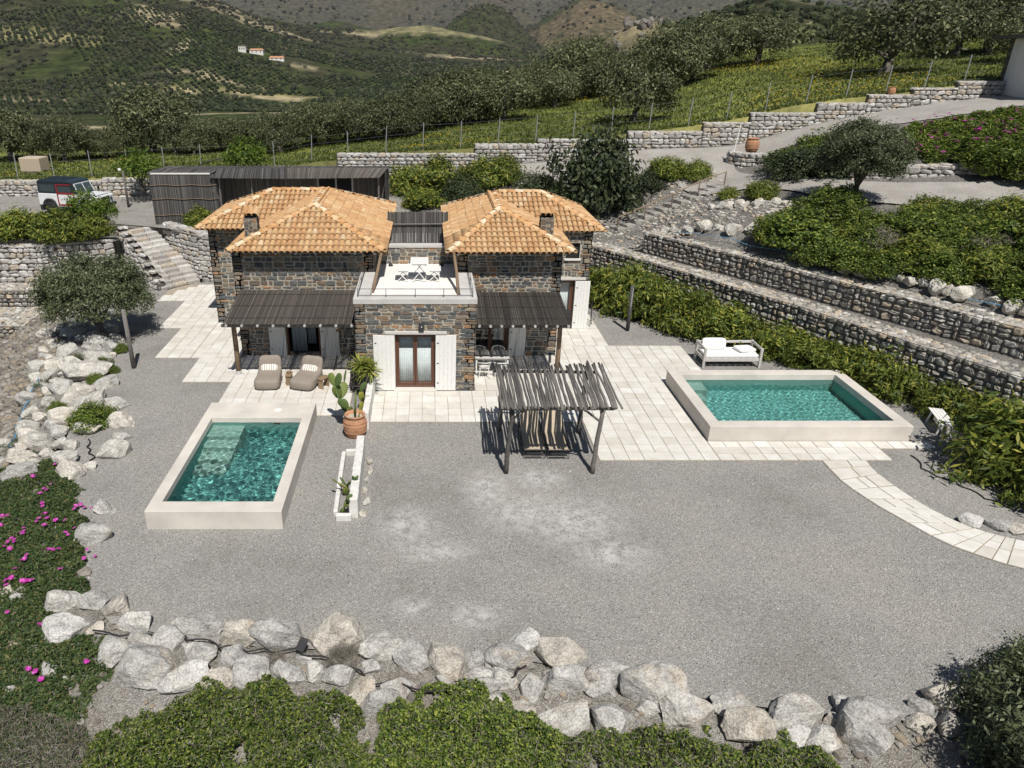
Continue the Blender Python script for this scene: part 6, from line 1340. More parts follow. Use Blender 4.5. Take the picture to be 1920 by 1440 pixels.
GROVE = [(-34.1,62.2,5.3),(-29.2,61.0,4.1),(-24.2,67.2,7.1),(-17.3,64.8,3.4),(-19.4,63.5,2.7),(-11.7,60.8,3.6),(-9.4,63.8,4.2),(-6.5,61.8,3.7),(-4.2,60.2,4.0),(-2.4,62.2,3.7),(0.0,70.0,4.8),(2.7,66.5,5.3),(6.6,66.2,5.7),(5.4,78.8,4.9),(10.4,80.0,4.4),(14.2,79.2,6.5),(18.4,87.5,5.9),(15.1,56.5,5.3),(19.7,82.8,5.3),(22.2,74.2,6.1),(25.5,75.5,5.6),(28.9,81.8,6.9),(33.8,81.5,6.3),(35.5,61.5,7.9),(45.8,69.2,6.0),(49.0,70.0,7.0),(45.5,61.5,4.9),(48.5,77.5,5.7),(-26.6,62.8,2.7),(-33.1,63.5,3.6),(-28.4,63.5,3.1),(-25.5,64.8,3.4),(-21.3,64.5,3.6),(-18.2,64.0,3.1),(-15.6,63.5,3.3),(-13.3,63.2,3.6),(-10.7,62.5,3.7),(-8.0,61.8,3.7),(-5.3,60.2,3.4),(-3.2,60.5,3.8),(-1.3,63.5,3.8),(1.1,65.0,4.1),(3.7,66.5,4.4),(5.1,70.2,3.9),(8.3,75.8,4.4),(11.6,78.5,4.6),(12.2,74.2,4.6),(15.4,78.0,4.8),(17.9,78.5,4.8),(21.2,75.2,5.1),(23.4,73.5,5.0)]
# ------------------------------------------------------------------ vegetation
def unit(a): return a / np.maximum(np.linalg.norm(a, axis=1, keepdims=True), 1e-9)
def leaf_quads(rng, P, out, L, W, up=.4, rnd=.8, lie=.0):
    N = len(P); nrm = unit(out * .7 + rng.normal(0, rnd, (N, 3)) * .7 + np.array([0, 0, up]))
    a = unit(np.cross(nrm, rng.normal(0, 1, (N, 3)))); b = np.cross(nrm, a)
    l = (L * rng.uniform(.7, 1.25, N))[:, None] / 2; w = (W * rng.uniform(.7, 1.2, N))[:, None] / 2
    return np.stack([P - a * l, P + b * w - a * l * .1, P + a * l, P - b * w - a * l * .1], 1).reshape(-1, 3)
def quad_mesh(name, V, mat):
    me = mesh_np(name, V, np.arange(len(V)).reshape(-1, 4)); me.materials.append(mat); return me
def crown_pts(rng, R, nc, per, cr, shell=.55, zcut=-.6, lump=.35, seed=0):
    D = unit(rng.normal(0, 1, (nc * 3, 3))); D = D[D[:, 2] > zcut][:nc]
    f = 1 - lump + lump * 2 * VN.fbm(D[:, 0] * 1.6 + seed + 20, D[:, 1] * 1.6 + D[:, 2] * 1.3 + 20, 3)
    Cn = D * np.array(R) * (f * (shell + (1 - shell) * rng.random(len(D)) ** .5))[:, None]
    P = np.repeat(Cn, per, 0) + rng.normal(0, 1, (len(Cn) * per, 3)) * cr * np.array([1, 1, .75])
    O = unit(P / np.array(R)); return P, O, Cn
def limbs(mb, base, targets, r0, rng, fork=.45):
    base = Vector(base)
    for c in targets:
        c = Vector(c); mid = base.lerp(c, .5) + Vector(rng.normal(0, .12, 3)) + Vector((0, 0, .1)); mb.tube([base, base.lerp(mid, .5), mid, c], [r0, r0 * .75, r0 * .5, r0 * .18], 7)
def tree_proto(name, R, zc, th, tr, nc, per, cr, leaf, mat, seed, lean=(0, 0), lump=.35, shell=.5, zcut=-.55, nl=6):
    rng = np.random.default_rng(seed); P, O, Cn = crown_pts(rng, R, nc, per, cr, shell, zcut, lump, seed * 3)
    off = np.array([lean[0], lean[1], zc]); V = leaf_quads(rng, P + off, O, leaf[0], leaf[1])
    cm = quad_mesh('crown', V, mat); mb = MB(); top = Vector((lean[0] * .5, lean[1] * .5, th))
    mb.tube([(0, 0, -.3), (0, 0, .05), (lean[0] * .2 + .04, lean[1] * .2, th * .5), top], [tr * 1.35, tr * 1.1, tr * .9, tr * .8], 10)
    limbs(mb, top, [tuple(Cn[i] * .8 + off) for i in rng.choice(len(Cn), nl, replace=False)], tr * .62, rng)
    tm = bpy.data.meshes.new('trunk'); tm.from_pydata(mb.v, [], mb.f); tm.polygons.foreach_set('use_smooth', [True] * len(tm.polygons)); tm.materials.append(M['bark'])
    return cm, tm
def plant(protos, k, x, y, z, s, label, name, cat, group=None, rz=None, sz=None):
    cm, tm = protos[k % len(protos)]; t = thing(name, label, cat, (x, y, z), group, random.uniform(0, 6.28) if rz is None else rz); t.scale = (s, s, (sz or s))
    obj('crown', cm, None, t); obj('trunk' if cat.endswith('tree') else 'stem', tm, None, t); return t
# olive grove beyond the wall (prototype crown is about 5 m wide)
OL = [tree_proto('olive', (2.9, 2.9, 2.15), 2.3, .9, .3, 130, 46, .38, (.28, .12), M['grove'], 40 + k, ((-.2, .3, 0, .5)[k], (.1, 0, .2, -.2)[k]), .42, .45) for k in range(4)]
order = sorted(range(len(GROVE)), key=lambda i: GROVE[i][0] / GROVE[i][1]); rank = {i: k + 1 for k, i in enumerate(order)}
for i, (x, y, w) in enumerate(GROVE):
    s = w / 5.6 * random.uniform(.95, 1.05)
    lab = {24: None}.get(i) or 'olive tree of the grove beyond the wire fence, %s from the left' % ordn(rank[i])
    plant(OL, i, x, y, lz(x, y) - .1, s, lab, 'olive_tree', 'olive tree', 'olive trees beyond the fence', sz=s * random.uniform(.92, 1.12))
# near olives
NO = [tree_proto('olive', (2.3, 2.05, 1.55), 2.4, .85, .17, 340, 84, .2, (.19, .055), M['olive'], 60 + k, (.15, 0), .3, .35, -.5, 9) for k in range(2)]
plant(NO, 0, -14.3, 29.9, -.1, .92, 'bushy olive tree standing among dark rocks at the corner of the yard', 'olive_tree', 'olive tree', rz=.4)
plant(NO, 1, 20.5, 35.4, hz(20.5, 35.4), .82, 'small olive tree on the slope above the gabions', 'olive_tree', 'olive tree', rz=2.0, sz=.95)
FR = [tree_proto('fruit', (1.5, 1.4, 1.0), 2.2, 1.3, .07, 60, 26, .26, (.2, .13), M['fruit_leaf'], 70, (.1, 0), .4, .3, -.5, 8)]
plant(FR, 0, -18.6, 48.6, hz(-18.6, 48.6), 1.0, 'bright green fruit tree beside the dark lamp post', 'fruit_tree', 'fruit tree'); plant(FR, 0, -11.6, 48.5, hz(-11.6, 48.5), .98, 'bright green fruit tree behind the reed shed roof', 'fruit_tree', 'fruit tree', sz=1.15)
plant(FR, 0, -18.4, 39.6, 2.3, .62, 'bright green sapling in front of the parked car', 'fruit_tree', 'fruit tree', sz=.75); plant(FR, 0, -17.5, 40.0, 2.3, .42, 'small bright sapling by the top of the stone steps', 'fruit_tree', 'fruit tree', sz=.6)
# shrubs: prototype 2 m wide, 1.3 m high
def bush_proto(mat, seed, leaf, nc=80, per=40, cr=.14, R=(1, 1, .95), lump=.35, shell=.35, up=.4):
    rng = np.random.default_rng(seed); P, O, Cn = crown_pts(rng, R, nc, per, cr, shell, -.1, lump, seed); P[:, 2] += .25; P[:, 2] = np.abs(P[:, 2])
    V = leaf_quads(rng, P, O, leaf[0], leaf[1], up); cm = quad_mesh('crown', V, mat); mb = MB()
    for i in rng.choice(len(Cn), 9, replace=False): c = Cn[i] * .85; mb.tube([(0, 0, -.15), (c[0] * .5, c[1] * .5, max(.1, c[2] * .55)), (c[0], c[1], c[2] + .2)], [.03, .02, .008], 5)
    tm = bpy.data.meshes.new('stem'); tm.from_pydata(mb.v, [], mb.f); tm.materials.append(M['bark']); return cm, tm
OLE = [bush_proto(M['oleander'], 80 + k, (.22, .055), 110, 34, .15, lump=.45, shell=.3) for k in range(3)]
LEN = [bush_proto(M['lentisk'], 90 + k, (.10, .06), 150, 42, .11, lump=.3) for k in range(2)]
DRK = [bush_proto(M['dark_shrub'], 95 + k, (.12, .06), 140, 42, .13, lump=.45) for k in range(2)]
DRY = [bush_proto(M['dry_twig'], 98 + k, (.22, .014), 60, 50, .16, lump=.4) for k in range(2)]
OLS = [bush_proto(M['oleander'], 86 + k, (.23, .06), 62, 34, .15, lump=.55, shell=.25) for k in range(3)]
for k in range(15):
    f = k / 14; i = 0
    x = np.interp(f, [0, .3, .6, .85, 1], [8.55, 11.4, 14.9, 17.05, 18.4]); y = np.interp(f, [0, .3, .6, .85, 1], [35.9, 31.0, 27.25, 23.9, 21.2])
    s = np.interp(f, [0, .35, .6, 1], [1.3, 1.25, 1.02, .88]) * random.uniform(.88, 1.12)
    plant(OLE if k < 7 else OLS, k, x, y, 0, s, 'oleander bush, %s from the house in the hedge before the gabions' % ordn(k + 1), 'oleander_bush', 'oleander', 'oleander hedge', sz=s * random.uniform(1.05, 1.3))
plant(OLE, 1, 17.6, 18.6, 0, 1.75, 'big oleander bush half hiding the white bench', 'oleander_bush', 'oleander', sz=1.75); plant(OLE, 2, 17.4, 16.9, 0, 1.2, 'oleander bush above the boulders of the curved path', 'oleander_bush', 'oleander', sz=1.25)
plant(OLE, 0, 16.4, 18.3, 0, .7, 'small oleander bush in front of the big one by the bench', 'oleander_bush', 'oleander')
OLB = [bush_proto(M['olive'], 110 + k, (.09, .035), 190, 60, .10, lump=.4) for k in range(2)]
rw = [(11.0, 9.5, 1.15, 1.5, 'tall olive green shrub beside the last front boulders'), (10.5, 8.6, 1.0, 1.1, 'olive green shrub in the bottom corner below the tall one'), (12.4, 10.3, 1.0, 1.3, 'olive green shrub at the edge behind the tall one')]
for k, (x, y, s, sz, lab) in enumerate(rw): plant(OLB, k, x, y, bz(x, y) - .1, s, lab, 'olive_shrub', 'shrub', sz=sz)
plant(NO, 1, 10.9, 7.5, -1.0, .82, 'olive tree at the very bottom corner shading the bank', 'olive_tree', 'olive tree', rz=1.0)
sh = [('DRK', 9.9, 44.0, 2.5, 3.7, 'huge dark evergreen bush behind the right hand tiled roof'), ('DRK', 8.0, 43.6, 1.5, 1.4, 'dark bush at the foot of the huge evergreen bush'), ('DRK', 11.6, 44.3, 1.3, 1.2, 'dark bush between the huge evergreen and the slope stair'), ('DRK', 6.6, 44.8, 1.3, 1.3, 'dark bush behind the ridge of the right hand roof'),
      ('OLE', 3.4, 46.4, 1.5, 1.5, 'green bush under the road wall, nearest the huge evergreen'), ('OLE', .8, 46.6, 1.6, 1.5, 'green bush under the road wall, second from the shed'), ('OLE', -1.1, 46.8, 1.4, 1.4, 'green bush touching the end of the reed shed'), ('DRK', 2.2, 44.6, 1.3, 1.1, 'darker bush in front of the green ones under the road wall'), ('OLE', 4.9, 47.4, 1.2, 1.2, 'green bush highest up under the road wall'), ('OLE', -.2, 43.6, 1.2, 1.0, 'green bush between the reed shed and the reed screen'),
      ('LEN', -23.6, 39.5, 1.5, 1.0, 'hedge bush above the retaining wall, farthest from the steps'), ('OLE', -21.9, 39.3, 1.3, 1.1, 'hedge bush below the car rear wheel'), ('OLE', -20.4, 39.0, 1.35, 1.15, 'hedge bush below the car door'), ('OLE', -19.0, 38.9, 1.3, 1.2, 'hedge bush under the bright sapling'), ('OLE', -17.9, 39.3, .95, .9, 'hedge bush nearest the stone steps'),
      ('OLE', 14.6, 46.0, 1.15, 1.0, 'loose bush at the inner edge of the road bend'), ('DRK', 13.5, 45.2, 1.0, .9, 'dark loose bush left of the road bend'), ('OLE', 16.2, 45.3, .9, .8, 'small bush nearest the road bend'), ('OLE', 17.5, 38.9, .9, .8, 'bush at the lower end of the concrete path'), ('OLE', 16.5, 40.6, .55, .5, 'little round bush beside the slope stair top'), ('OLE', -12.8, 41.2, .8, .8, 'small green bush at the shed corner by the tiled roof'),
      ('LEN', 20.9, 43.0, 1.5, 1.0, 'low green bush behind the terracotta jar'), ('LEN', 22.8, 43.6, 1.7, 1.2, 'low green bush right of the terracotta jar'), ('DRK', 20.3, 41.6, 1.5, 1.3, 'dark bush below the terracotta jar'), ('DRK', 22.3, 40.9, 1.6, 1.3, 'dark bush left of the small olive tree'), ('LEN', 24.6, 42.6, 1.7, 1.2, 'green bush above the small olive tree'),
      ('LEN', 16.8, 32.6, 1.9, 1.25, 'big bright bush above the upper gabion'), ('LEN', 18.2, 33.6, 1.6, 1.2, 'bright bush behind the big one above the gabion'), ('DRY', 19.2, 30.4, 1.0, .9, 'dry grey scrub above the gabion edge rocks'), ('LEN', 20.9, 30.6, 1.5, 1.1, 'bright bush right of the dry scrub'), ('LEN', 22.4, 31.2, 1.3, .9, 'green bush below the shrub covered path'), ('DRY', 22.2, 28.4, 1.0, .9, 'dry grey scrub lower right on the gabion slope'), ('LEN', 23.6, 28.4, 1.8, 1.4, 'bright bush at the far right end of the gabion slope'), ('LEN', 19.4, 35.0, 1.2, 1.0, 'bush in front of the small olive tree'), ('OLE', 22.6, 33.2, 1.0, .7, 'loose leaning bush below the concrete path'), ('OLE', 25.6, 32.2, 1.2, .8, 'loose leaning bush at the right end of the path'), ('DRK', 26.3, 30.6, 1.3, 1.1, 'dark bush beyond the loose leaning ones')]
for k, (kind, x, y, s, sz, lab) in enumerate(sh):
    plant({'DRK': DRK, 'OLE': OLE, 'LEN': LEN, 'DRY': DRY}[kind], k, x, y, hz(x, y) - .08, s, lab, {'DRK': 'evergreen_bush', 'OLE': 'leafy_bush', 'LEN': 'green_bush', 'DRY': 'dry_shrub'}[kind], 'bush', sz=sz)
XS = [(17.4, 31.2), (18.7, 32.2), (19.9, 33.0), (17.6, 34.4), (20.2, 29.2), (21.5, 30.0), (21.9, 27.4), (23.0, 26.2), (24.4, 29.6), (24.9, 26.4), (25.4, 30.0), (23.6, 30.8), (26.4, 28.0), (21.0, 31.9), (24.3, 33.0), (16.6, 33.9), (18.2, 30.4), (19.5, 31.4), (20.7, 28.0), (22.6, 28.6), (23.7, 27.6), (22.3, 25.4), (19.0, 29.2), (25.6, 24.4), (24.0, 24.6), (26.8, 26.2)]
for k, (x, y) in enumerate(sorted(XS)):
    x -= .6; y -= .5
    plant(LEN if k % 4 else OLE, k, x, y, hz(x, y) - .1, random.uniform(.95, 1.35), 'leafy slope bush above the upper gabion, %s counted from the house' % ordn(k + 1), 'slope_bush', 'bush', 'bushes on the slope above the gabions', sz=random.uniform(.75, 1.05))
# low mounds on the front bank, leaves at their true small size
def mound(label, outline, h, n_, seed, mat='lentisk', leaf=(.062, .04), dry=.12, lumps=2.2):
    rng = np.random.default_rng(seed); xs = [p[0] for p in outline]; ys = [p[1] for p in outline]; pts = []
    X = rng.uniform(min(xs), max(xs), n_ * 3); Y = rng.uniform(min(ys), max(ys), n_ * 3); d = poly_dist(X, Y, outline) + (VN.fbm(X * 1.6 + seed, Y * 1.6, 4) - .5) * 1.3 - .1; ok = in_poly(X, Y, outline) & (d > 0) & (VN.fbm(X * 3 + 9, Y * 3 + seed, 3) > .27 + .08 * (d < .2)); X, Y, d = X[ok][:n_], Y[ok][:n_], d[ok][:n_]
    top = h * smooth01(d / (h * 1.1)) ** .6 * (.15 + 1.5 * VN.fbm(X * lumps, Y * lumps + seed, 4)); f = rng.random(len(X)) ** .35
    Z = bank_z(X, Y) + np.maximum(0, top * f) + .02; P = np.stack([X, Y, Z], 1)
    gx = VN.fbm((X + .1) * lumps, Y * lumps + seed, 4) - VN.fbm(X * lumps, Y * lumps + seed, 4); O = unit(np.stack([-gx * 6, -.3 + 0 * X, np.ones(len(X))], 1))
    k = int(len(P) * (1 - dry)); c0 = (float(X.mean()), float(Y.mean()), 0); t = thing('shrub_mound', label, 'shrub', c0)
    obj('crown', quad_mesh('crown', leaf_quads(rng, P[:k] - np.array(c0), O[:k], leaf[0], leaf[1], .5, .75), M[mat]), None, t)
    if dry: obj('twigs', quad_mesh('twigs', leaf_quads(rng, P[k:] - np.array(c0), O[k:], .2, .01, .2, .9), M['dry_twig']), None, t, kind='stuff')
    mb = MB()
    for q in rng.choice(len(P), 24): mb.tube([(P[q, 0], P[q, 1], P[q, 2] - .3), (P[q, 0] + .05, P[q, 1], P[q, 2])], .01, 4)
    mb.build('stem', M['bark'], t); return t
mound('broad bright green shrub mound below the front boulders, beside the dry scrub', [(-5.9, 10.3), (-4.2, 10.7), (-2.1, 10.65), (-1.2, 10.0), (-.95, 9.2), (-1.3, 8.0), (-2.3, 6.6), (-6.3, 6.6), (-6.8, 8.8)], .7, 56000, 1)
mound('bright green shrub mound at the middle of the front bank', [(-.9, 10.1), (.1, 10.65), (1.3, 10.8), (1.7, 10.1), (2.7, 9.9), (2.7, 8.2), (1.2, 7.0), (-1.1, 7.0), (-1.3, 8.6)], .75, 48000, 2)
mound('low green shrub mound below the right hand front boulders', [(1.9, 9.4), (3.6, 9.85), (5.4, 9.7), (7.0, 9.3), (7.8, 8.5), (7.0, 6.9), (2.0, 6.7)], .55, 38000, 3, dry=.25)
mound('dry grey scrub between the ice plants and the green mound', [(-9.8, 10.6), (-7.4, 10.7), (-6.2, 10.1), (-6.3, 8.0), (-8.0, 7.0), (-10.2, 7.6)], .35, 26000, 4, 'iceplant', (.06, .03), .55)
# ice plant carpet with flowers: ground cover nobody could count
def carpet(label, outline, n_, seed, zf, nf, h=.16, mat='iceplant', flower='petal', fs=.085, leaf=(.085, .022)):
    rng = np.random.default_rng(seed); xs = [p[0] for p in outline]; ys = [p[1] for p in outline]
    X = rng.uniform(min(xs), max(xs), n_ * 3); Y = rng.uniform(min(ys), max(ys), n_ * 3); d = poly_dist(X, Y, outline) + (VN.fbm(X * 1.5, Y * 1.5 + 8, 4) - .5) * 2.0 - .35; ok = in_poly(X, Y, outline) & (d > 0); X, Y, d = X[ok][:n_], Y[ok][:n_], d[ok][:n_]
    Z = zf(X, Y) + .01 + h * smooth01(d / .4) * (.3 + 1.1 * VN.fbm(X * 2.2, Y * 2.2, 4)) * (.35 + .65 * rng.random(len(X)))
    P = np.stack([X, Y, Z], 1); O = np.tile([0, 0, 1.], (len(X), 1)); me = quad_mesh('ice_plant_carpet', leaf_quads(rng, P, O, leaf[0], leaf[1], .5, .8), M[mat])
    o = tag(obj('ice_plant_carpet', me, None, None, (0, 0, 0)), label, kind='stuff')
    if nf:
        nb_ = nf // 3; Cx = rng.uniform(min(xs), max(xs), nb_ * 3); Cy = rng.uniform(min(ys), max(ys), nb_ * 3); k = in_poly(Cx, Cy, outline) & (poly_dist(Cx, Cy, outline) > .35); Cx, Cy = Cx[k][:nb_], Cy[k][:nb_]
        Fx = np.repeat(Cx, 3) + rng.normal(0, .14, len(Cx) * 3); Fy = np.repeat(Cy, 3) + rng.normal(0, .14, len(Cx) * 3); keep = rng.random(len(Fx)) < .75; Fx, Fy = Fx[keep], Fy[keep]; Fz = zf(Fx, Fy) + h * 1.05
        V = []; N = 10; a = np.arange(N) / N * 2 * pi
        for x, y, z in zip(Fx, Fy, Fz):
            s = fs * rng.uniform(.7, 1.15); tilt = rng.normal(0, .25, 2)
            for q in range(N):
                c, si = cos(a[q]), sin(a[q]); w = .22
                pts = np.array([[0, 0, 0], [c * .6 - si * w, si * .6 + c * w, .12], [c, si, .18], [c * .6 + si * w, si * .6 - c * w, .12]]) * s; pts[:, 2] += pts[:, 0] * tilt[0] + pts[:, 1] * tilt[1]; V.append(pts + [x, y, z])
        obj('flowers', quad_mesh('flowers', np.concatenate(V), M[flower]), None, o, kind='stuff')
carpet('dark green ice plant carpet with magenta flowers on the side bank', [(-13.9, 19.9), (-12.0, 20.0), (-10.2, 19.5), (-8.7, 18.8), (-8.8, 17.3), (-8.5, 16.4), (-7.9, 15.4), (-7.9, 14.4), (-7.6, 13.5), (-7.8, 12.8), (-6.5, 12.2), (-6.2, 10.9), (-6.7, 9.8), (-9.0, 9.2), (-12.9, 10.0), (-16.5, 14), (-16, 18)], 95000, 11, bank_z, 260, .22, fs=.07, leaf=(.095, .04))
carpet('ice plant carpet with magenta flowers below the upper road', [(25.5, 43.9), (28, 44.9), (32, 44.9), (37, 44.9), (40, 43), (36, 38.5), (30, 38.3), (26.3, 39.6), (24.6, 41.6)], 56000, 12, hill_z, 420, .5, 'lentisk', fs=.1, leaf=(.2, .065))
carpet('green creeper spilling over the stone wall above the path', [(27.2, 39.8), (30, 39), (33, 38.4), (32, 35.2), (29.8, 34.2), (27.6, 35.0), (26.6, 37.4)], 26000, 13, lambda X, Y: hill_z(X, Y) + .5, 0, .9, 'lentisk', leaf=(.2, .08))
for k, (x, y, s) in enumerate(((-11.2, 21.8, .75), (-12.9, 22.9, .35), (-12.6, 25.3, .35), (-13.0, 27.0, .4), (-12.8, 28.4, .35), (-12.3, 26.2, .28), (-11.8, 22.9, .3))):
    plant(LEN, k, x, y, bz(x, y), s, 'small leafy green weed clump, %s up the boulder bank from the flowers' % ordn(k + 1), 'weed_clump', 'plant', 'weeds between the bank boulders', sz=s * .8)
for k, (x, y, s) in enumerate(((-14.2, 27.4, .5), (-14.6, 25.1, .4), (-13.9, 20.2, .6), (-13.2, 20.4, .5), (-14.0, 22.2, .3))):
    plant([bush_proto(M['iceplant'], 120 + k, (.09, .03), 40, 40, .12, R=(1, .6, .4))], 0, x, y, bz(x, y) + .1, s, 'rusty green succulent mat, %s among the bank boulders beside the pipe' % ordn(k + 1), 'succulent_mat', 'plant', 'succulents on the bank', sz=s * .6)
plant(DRY, 0, -1.7, 11.15, .1, .34, 'dead brown twiggy shrub between the front boulders', 'dry_shrub', 'shrub'); plant(DRY, 1, -3.1, 11.3, .0, .18, 'tiny dead shrub by the black hose', 'dry_shrub', 'shrub')
# ------------------------------------------------------------------ meadow grass and flowers
rng = np.random.default_rng(5); n_ = 58000
X = rng.uniform(-36, 60, n_ * 2); Y = 50.9 + 42 * rng.random(n_ * 2) ** 1.5; ok = (np.abs(X / Y - .05) < .75) & (Y < edge_dist(X / Y) + 6); X, Y = X[ok][:n_], Y[ok][:n_]
hgt = rng.uniform(.08, .2, len(X)); P = np.stack([X, Y, land_z(X, Y) + hgt * .4], 1)
a = unit(np.stack([rng.normal(0, .45, len(X)), rng.normal(0, .45, len(X)), np.ones(len(X))], 1)); b = unit(np.cross(a, rng.normal(0, 1, (len(X), 3)))); l_ = (hgt)[:, None] * .6; w_ = rng.uniform(.03, .09, len(X))[:, None]
V = np.stack([P - a * l_ - b * w_, P - a * l_ + b * w_, P + a * l_ + b * w_ * .3, P + a * l_ - b * w_ * .3], 1).reshape(-1, 3)
tag(obj('meadow_grass', quad_mesh('meadow_grass', V, M['grass'])), 'spring grass covering the meadow beyond the fence', kind='stuff')
X = rng.uniform(-30, 60, 90000); Y = 51 + 42 * rng.random(90000); k = (VN.fbm(X * .12 + 3, Y * .09, 3) > .53) & (Y < edge_dist(X / Y)) & (rng.random(90000) < .55); X, Y = X[k][:5500], Y[k][:5500]
P = np.stack([X, Y, land_z(X, Y) + .27], 1); V = leaf_quads(rng, P, np.tile([0, -.3, 1.], (len(X), 1)), .12, .1, .6, .5)
tag(obj('meadow_flowers', quad_mesh('meadow_flowers', V, M['yellow'])), 'yellow wild flowers scattered over the meadow', kind='stuff')
# ------------------------------------------------------------------ woods and orchards of the far land
def blob(seed, sub, jit):
    r = random.Random(seed); bm = bmesh.new(); bmesh.ops.create_icosphere(bm, subdivisions=sub, radius=1)
    for v in bm.verts: v.co *= 1 + r.uniform(-jit, jit); v.co.z = max(v.co.z, -.45)
    bm.verts.index_update(); V = np.array([v.co[:] for v in bm.verts]); F = np.array([[v.index for v in f.verts] for f in bm.faces]); bm.free(); return V, F
BL = [blob(k, 1, .28) for k in range(5)]
M['far_leaf'] = piece_mat('far woodland', [(0, (.02, .028, .012)), (.35, (.032, .043, .018)), (.65, (.046, .058, .024)), (.88, (.066, .076, .036))], .95, .9, .5, .3, .2)
M['far_scrub'] = piece_mat('far scrub', [(0, (.03, .033, .022)), (.35, (.045, .045, .03)), (.65, (.058, .06, .036)), (.88, (.085, .082, .055))], .95, .9, .5, .3, .2)
def forest(name, label, X, Y, S, mat):
    Z = land_z(X, Y); VV = []; FF = []; n = 0; k = np.arange(len(X)) % len(BL)
    for q in range(len(BL)):
        i = np.where(k == q)[0]; V, F = BL[q]; A = rng.uniform(0, 6.28, len(i)); ca, sa = np.cos(A)[:, None], np.sin(A)[:, None]; s = S[i][:, None]
        vx = (V[None, :, 0] * ca - V[None, :, 1] * sa) * s + X[i][:, None]; vy = (V[None, :, 0] * sa + V[None, :, 1] * ca) * s + Y[i][:, None]; vz = V[None, :, 2] * s * .85 + Z[i][:, None] + s * .4
        VV.append(np.stack([vx, vy, vz], -1).reshape(-1, 3)); FF.append((F[None] + (np.arange(len(i)) * len(V))[:, None, None] + n).reshape(-1, 3)); n += len(i) * len(V)
    tag(obj(name, mesh_np(name, np.concatenate(VV), np.concatenate(FF)), mat), label, kind='stuff')
gy, gx = np.meshgrid(np.arange(560, 1130, 8.2), np.arange(-700, 160, 6.4)); gx = gx.ravel() + .25 * (gy.ravel() - 560) + rng.normal(0, .5, gx.size); gy = gy.ravel() + .12 * gx + rng.normal(0, .5, gx.size)
az = gx / gy; dens = VN.fbm(gx * .008 + 9, gy * .008, 3)
ok = (np.abs(az + .17) < .45) & (gy > 540) & (dens > .36) & (gy < 1050 - 500 * np.maximum(0, -az - .28)) & (rng.random(len(gx)) < .93)
for (x, y, rx, ry) in ((-203, 884, 12, 18), (-188, 886, 16, 18), (-163, 868, 14, 14), (-300, 940, 14, 50)): ok &= (((gx - x) / rx) ** 2 + ((gy - y) / ry) ** 2 > 1)
forest('orchard', 'rows of dark olive orchard covering the valley side', gx[ok], gy[ok], rng.uniform(1.7, 2.7, ok.sum()), M['far_leaf'])
n_ = 11500; Y = 600 + 1300 * rng.random(n_) ** .8; X = (rng.random(n_) * 1.05 - .68) * Y; d_ = VN.fbm(X * .012, Y * .008 + 30, 4); ok = (d_ > .42) & (((X - 40) / 130) ** 2 + ((Y - 1400) / 80) ** 2 > 1) & ((Y > 950) | (X / Y < -.3) | (rng.random(n_) < .2))
forest('hill_scrub', 'scrub bushes dotted over the far hillside', X[ok], Y[ok], rng.uniform(1.2, 3.4, ok.sum()), M['far_scrub'])
n_ = 5200; Y = 150 + 520 * rng.random(n_); X = (.09 + .66 * rng.random(n_)) * Y; ok = (VN.fbm(X * .03, Y * .03 + 12, 3) > .40) & (((X - 84) / 14) ** 2 + ((Y - 325) / 24) ** 2 > 1)
forest('hill_wood', 'dark round bushes covering the near hill behind the meadow', X[ok], Y[ok], rng.uniform(.9, 2.6, ok.sum()), M['far_leaf'])
n_ = 8500; Y = 1900 + 3300 * rng.random(n_) ** 1.2; X = (rng.random(n_) * 1.5 - .72) * Y; ok = (VN.fbm(X * .004, Y * .003 + 60, 5) > .44) & ~((np.abs(X + 60) < 200) & (np.abs(Y - 1930) < 110))
forest('mountain_scrub', 'dark scrub scattered over the distant mountain slopes', X[ok], Y[ok], rng.uniform(3, 10, ok.sum()) * (Y[ok] / 3400), M['far_scrub'])
M['crag'] = flat_mat('far crag', (.19, .175, .155), .95, .1, .4, .5); CRAGS = [rock_mesh(s_, 3) for s_ in range(6)]
for q in CRAGS: q.materials.append(M['crag'])
oc = thing('rock_outcrop', 'craggy pale rock outcrop on the shoulder of the scrub hill', 'outcrop', (84, 325, lz(84, 325)))
for k in range(34):
    r_ = random.Random(k); x = 84 + r_.gauss(0, 9); y = 322 + r_.gauss(0, 9); s = r_.uniform(.7, 1.9) * (1.3 - .04 * abs(x - 84)); o = bpy.data.objects.new('crag', CRAGS[k % 6]); COL.objects.link(o); o.parent = oc
    o.location = (x - 84, y - 325, lz(x, y) - oc.location.z + s * .2); o.scale = (s * 1.2, s, s * r_.uniform(.9, 1.7)); o.rotation_euler = (r_.uniform(-.4, .4), r_.uniform(-.4, .4), r_.uniform(0, 6))
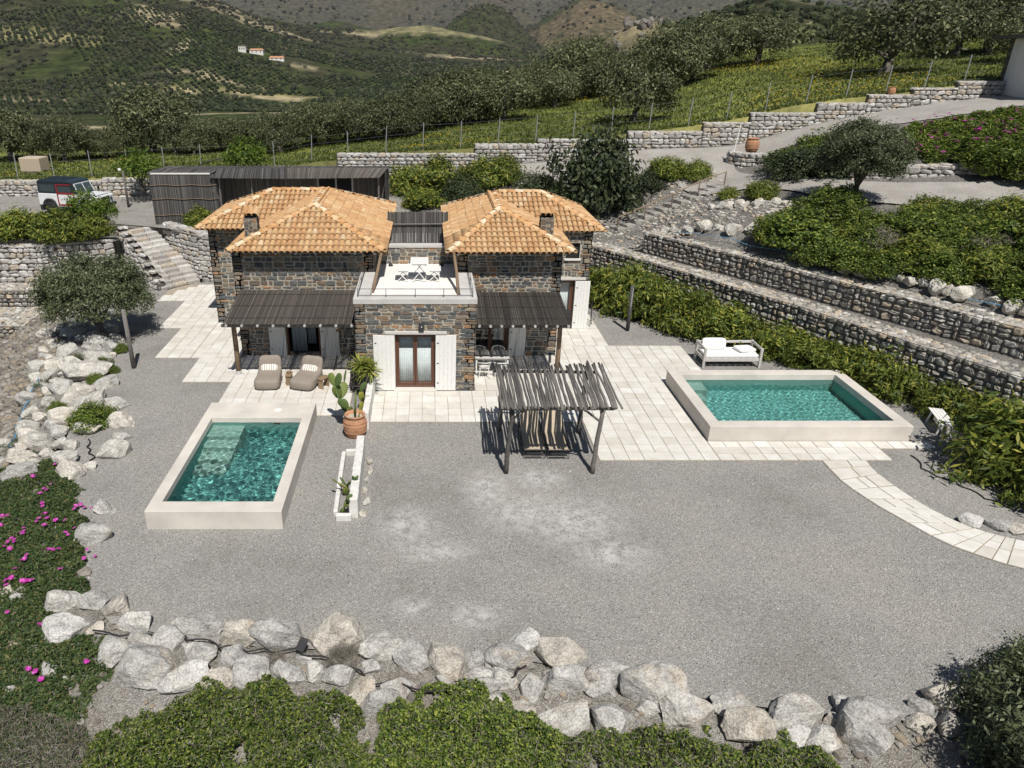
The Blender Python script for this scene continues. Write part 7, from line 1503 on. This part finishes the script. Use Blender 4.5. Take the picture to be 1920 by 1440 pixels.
# leafier trees of the near wood between meadow and valley
def leafy_wood(name, label, X, Y, S, per, leaf, mat):
    Z = land_z(X, Y); N = len(X); D = unit(rng.normal(0, 1, (N * per, 3))); D[:, 2] = np.abs(D[:, 2]) * 1.1 - .35
    rr = .72 + .33 * rng.random((N * per, 1)) ; lump = .7 + .6 * VN.fbm(D[:, 0] * 2 + np.repeat(X, per), D[:, 1] * 2 + D[:, 2] * 2 + np.repeat(Y, per), 2)
    Sp = np.repeat(S, per)[:, None]; P = np.stack([np.repeat(X, per), np.repeat(Y, per), np.repeat(Z + S * .75, per)], 1) + D * rr * lump[:, None] * Sp
    V = leaf_quads(rng, P, D, 1, 1, .3, .6); Cn = np.repeat(P, 4, 0); V = Cn + (V - Cn) * np.repeat(leaf * (.6 + .25 * Sp), 4, 0)
    tag(obj(name, quad_mesh(name, V, mat)), label, kind='stuff')
n_ = 900; Y = 108 + 320 * rng.random(n_) ** 1.4; X = (-.62 + .75 * rng.random(n_)) * Y; k = (Y > edge_dist(X / Y) + 10) & (VN.fbm(X * .03, Y * .02 + 5, 3) > .38) & ~((np.abs(X + .40 * Y) < .045 * Y) & (Y > 95)); X, Y = X[k], Y[k]
leafy_wood('valley_wood', 'thick olive wood filling the valley behind the meadow', X, Y, rng.uniform(1.5, 3.0, len(X)), 190, .5, M['grove'])
n_ = 260; Y = 96 + 120 * rng.random(n_); X = (.12 + .62 * rng.random(n_)) * Y; k = (Y > edge_dist(X / Y) + 8) & (VN.fbm(X * .04, Y * .04 + 25, 3) > .42); X, Y = X[k], Y[k]
leafy_wood('slope_wood', 'bushes on the slope just beyond the meadow', X, Y, rng.uniform(.9, 2.2, len(X)), 150, .5, M['grove'])

# ------------------------------------------------------------------ air: thin even haze round the whole place
mb = MB(); mb.bb(-9000, 11000, -60, 10400, -75, 900)
ho = mb.build('haze', None, loc=(0, 0, 0)); m = bpy.data.materials.new('haze'); m.use_nodes = True; n = m.node_tree.nodes; n.clear()
oo = n.new('ShaderNodeOutputMaterial'); vp = n.new('ShaderNodeVolumePrincipled'); vp.inputs['Color'].default_value = (.82, .89, 1, 1); vp.inputs['Density'].default_value = 3e-5; vp.inputs['Anisotropy'].default_value = 0
m.node_tree.links.new(vp.outputs[0], oo.inputs['Volume']); ho.data.materials.append(m); tag(ho, 'thin bluish air haze over the whole landscape', kind='stuff')
